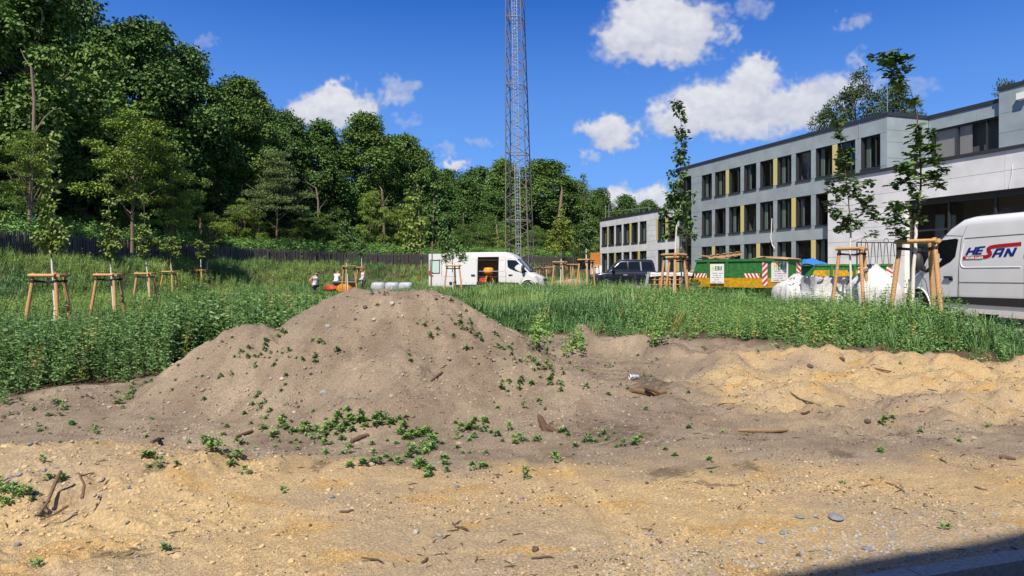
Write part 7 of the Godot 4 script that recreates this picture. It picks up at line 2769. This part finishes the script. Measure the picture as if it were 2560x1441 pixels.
	for i in 900:   # tiny seedlings, thickest on the right flank
		var x := R(-4.6, 2.2)
		var d := R(5.0, 10.5)
		if d > edge_at(x) - 0.1 or R(0, 1) > 0.12 + 0.75 * bump(x, d, 0.3, 8.3, 0.8, 1.1) + 0.5 * bump(x, d, -1.2, 5.9, 1.6, 0.5) + 0.35 * bump(x, d, -2.9, 7.7, 0.7, 0.6):
			continue
		more.append(Transform3D(Basis(Vector3.UP, R(0, TAU)) * Basis.from_scale(Vector3.ONE * R(0.18, 0.5)), Vector3(x, hgt(x, d) - 0.003, -d)))
		more_c.append(Color(0.12, 0.24, 0.05) * R(0.8, 1.3))
	tag(multi(self, "weed_seedlings", kinds[0], more, more_c), "low green seedlings between the single weeds on the soil heap", "seedlings", "", "stuff")
	# bushier weeds between the heap and the meadow
	var tall := stalk(0.5, 9, 0.09, 0.05, 35)
	for p in [[1435, 875, 26, 12], [1350, 862, 20, 8], [1650, 862, 18, 6]]:
		for k in p[3]:
			var q := spot(p[0] + R(-1, 1) * p[2], p[1] + R(-0.5, 1) * p[2])
			var o := part(self, "bushy_weed", tall, Transform3D(Basis(Vector3.UP, R(0, TAU)) * Basis.from_scale(Vector3.ONE * R(0.6, 1.0)), q))
			o.material_override = wm[k % 3]
			tag(o, "upright bushy weed on the bare soil right behind the heap", "weed", "bushy weeds behind the heap")
	# logs and branches
	var wood := mat("old_wood", Color.WHITE, 0.85, 0.0, true)
	worn(wood, tone(0.06, 97, Color(0.45, 0.42, 0.4), Color(1, 1, 1), 256), 6.0, tone(0.06, 97, Color.BLACK, Color.WHITE, 256, 8.0), 1.0)
	var stick := func(called: String, pts: Array, rad: Array, c: Color, label: String, cat: String) -> Node3D:
		var p0 := spot(pts[0][0], pts[0][1])
		var o := thing(called, p0, 0.0, label, cat)
		var q := []
		var rr := []
		for i in pts.size():
			var s := spot(pts[i][0], pts[i][1])
			q.append(s - p0 + Vector3(0, rad[i] * 0.7 + (pts[i][2] if pts[i].size() > 2 else 0.0), 0))
			rr.append(rad[i])
		var b := MB.new()
		b.col = c
		b.tube(q, rr, 9)
		part(o, "stem", b.mesh(wood))
		return o
	var lg: Node3D = stick.call("log", [[1578, 983], [1600, 986], [1622, 990], [1645, 990], [1663, 984]], [0.034, 0.038, 0.03, 0.034, 0.03], Color(0.36, 0.24, 0.14), "short bent brown log on the grey soil", "log")
	var b := MB.new()
	b.col = Color(0.2, 0.13, 0.08)
	b.tube([Vector3(0.16, 0.06, 0), Vector3(0.24, 0.04, 0.06), Vector3(0.3, 0.01, 0.1)], [0.03, 0.026, 0.012], 7)
	part(lg, "knot", b.mesh(wood))
	stick.call("branch", [[1846, 1079], [1880, 1083], [1925, 1084], [1968, 1080]], [0.016, 0.024, 0.024, 0.02], Color(0.5, 0.37, 0.23), "straight pale branch lying on the soil at right", "branch")
	var br: Node3D = stick.call("branch", [[62, 1298], [95, 1290], [118, 1278, 0.03], [138, 1262, 0.08], [152, 1246, 0.12]], [0.004, 0.006, 0.009, 0.012, 0.01], Color(0.3, 0.2, 0.13), "forked dark branch sticking out of the sand at lower left", "branch")
	b = MB.new()
	b.col = Color(0.3, 0.2, 0.13)
	b.tube([Vector3(0.26, 0.08, -0.12), Vector3(0.25, 0.15, -0.16), Vector3(0.2, 0.22, -0.18)], [0.011, 0.008, 0.005], 7)
	b.tube([Vector3(0.2, 0.05, -0.08), Vector3(0.16, 0.02, -0.02), Vector3(0.1, 0.0, 0.02)], [0.009, 0.007, 0.004], 7)
	part(br, "fork", b.mesh(wood))
	var stp := thing("stump", spot(1358, 1075), 0.3, "small broken brown stump at the right foot of the heap", "stump")
	b = MB.new()
	b.col = Color(0.2, 0.125, 0.085)
	b.tube([Vector3(0.02, -0.05, 0.05), Vector3(0, 0.05, 0), Vector3(-0.02, 0.1, -0.03), Vector3(-0.03, 0.13, -0.05)], [0.042, 0.036, 0.03, 0.014], 8)
	b.tube([Vector3(0.02, 0.02, 0.03), Vector3(0.08, 0.0, 0.1), Vector3(0.14, -0.02, 0.14)], [0.035, 0.025, 0.012], 7)
	part(stp, "wood", b.mesh(wood))
	stick.call("root_piece", [[878, 1108], [900, 1100], [920, 1092]], [0.018, 0.022, 0.016], Color(0.24, 0.17, 0.11), "short dark root right of the weeds at the heap's foot", "root")
	stick.call("root_piece", [[378, 1112], [395, 1104], [408, 1099]], [0.014, 0.017, 0.012], Color(0.24, 0.16, 0.11), "short dark root at the left foot of the heap", "root")
	stick.call("root_piece", [[590, 1098], [615, 1088], [630, 1082]], [0.013, 0.017, 0.015], Color(0.24, 0.16, 0.11), "short dark root beside the left weeds at the heap's foot", "root")
	stick.call("root_piece", [[1105, 935], [1090, 945], [1078, 955]], [0.013, 0.014, 0.01], Color(0.22, 0.15, 0.1), "curved root sticking out of the heap's right front", "root")
	stick.call("twig", [[850, 1284], [868, 1283], [882, 1279]], [0.007, 0.008, 0.007], Color(0.2, 0.14, 0.1), "short dark twig in the middle foreground", "twig")
	stick.call("twig", [[1055, 1412], [1062, 1408], [1068, 1402]], [0.008, 0.008, 0.006], Color(0.2, 0.14, 0.1), "dark twig near the lower edge", "twig")
	stick.call("twig", [[2215, 1210], [2235, 1217], [2255, 1228], [2266, 1237]], [0.005, 0.006, 0.006, 0.004], Color(0.27, 0.18, 0.11), "long thin curved twig in the sand at right", "twig")
	stick.call("twig", [[2438, 1222], [2455, 1225], [2468, 1228]], [0.006, 0.006, 0.005], Color(0.27, 0.15, 0.08), "reddish twig near the right edge", "twig")
	stick.call("twig", [[1975, 985], [2000, 1000], [2030, 1010], [2055, 1018]], [0.008, 0.009, 0.009, 0.006], Color(0.3, 0.2, 0.12), "thin twig running over the sandy hummocks", "twig")
	stick.call("twig", [[2155, 920], [2190, 925], [2228, 931]], [0.012, 0.014, 0.01], Color(0.33, 0.17, 0.09), "reddish strip of bark on the hummocks", "twig")
	stick.call("twig", [[2500, 1148], [2520, 1150], [2540, 1153]], [0.012, 0.016, 0.01], Color(0.2, 0.15, 0.11), "dark piece of wood near the right edge", "wood")
	stick.call("twig", [[1735, 1180], [1765, 1172], [1800, 1168]], [0.005, 0.006, 0.005], Color(0.5, 0.42, 0.3), "pale thin twig beside the dark streaks", "twig")
	stick.call("twig", [[2003, 1039], [2015, 1037], [2025, 1036]], [0.012, 0.014, 0.01], Color(0.12, 0.09, 0.07), "dark stub of wood on the soil at right", "wood")
	# drinking cup
	var cp := spot(1585, 950)
	var cup := thing("paper_cup", cp + Vector3(0, 0.03, 0), 0.15, "white paper cup lying on its side on the grey soil", "cup")
	var rows := []
	for p in [[0.0, 0.034], [-0.005, 0.036], [0.11, 0.026], [0.11, 0.002]]:
		var row := PackedVector3Array()
		for k in 16:
			var a := TAU * k / 16.0
			row.append(Vector3(p[0] - 0.05, cos(a) * p[1], sin(a) * p[1]))
		rows.append(row)
	b = MB.new()
	b.grid(rows, true, true)
	part(cup, "wall", b.mesh(M["film"]))
	b = MB.new()
	var ring := []
	var rr := []
	for k in 17:
		var a := TAU * k / 16.0
		ring.append(Vector3(-0.055, cos(a) * 0.036, sin(a) * 0.036))
		rr.append(0.0035)
	b.tube(ring, rr, 5, false)
	part(cup, "rim", b.mesh(M["sticker_white"]))
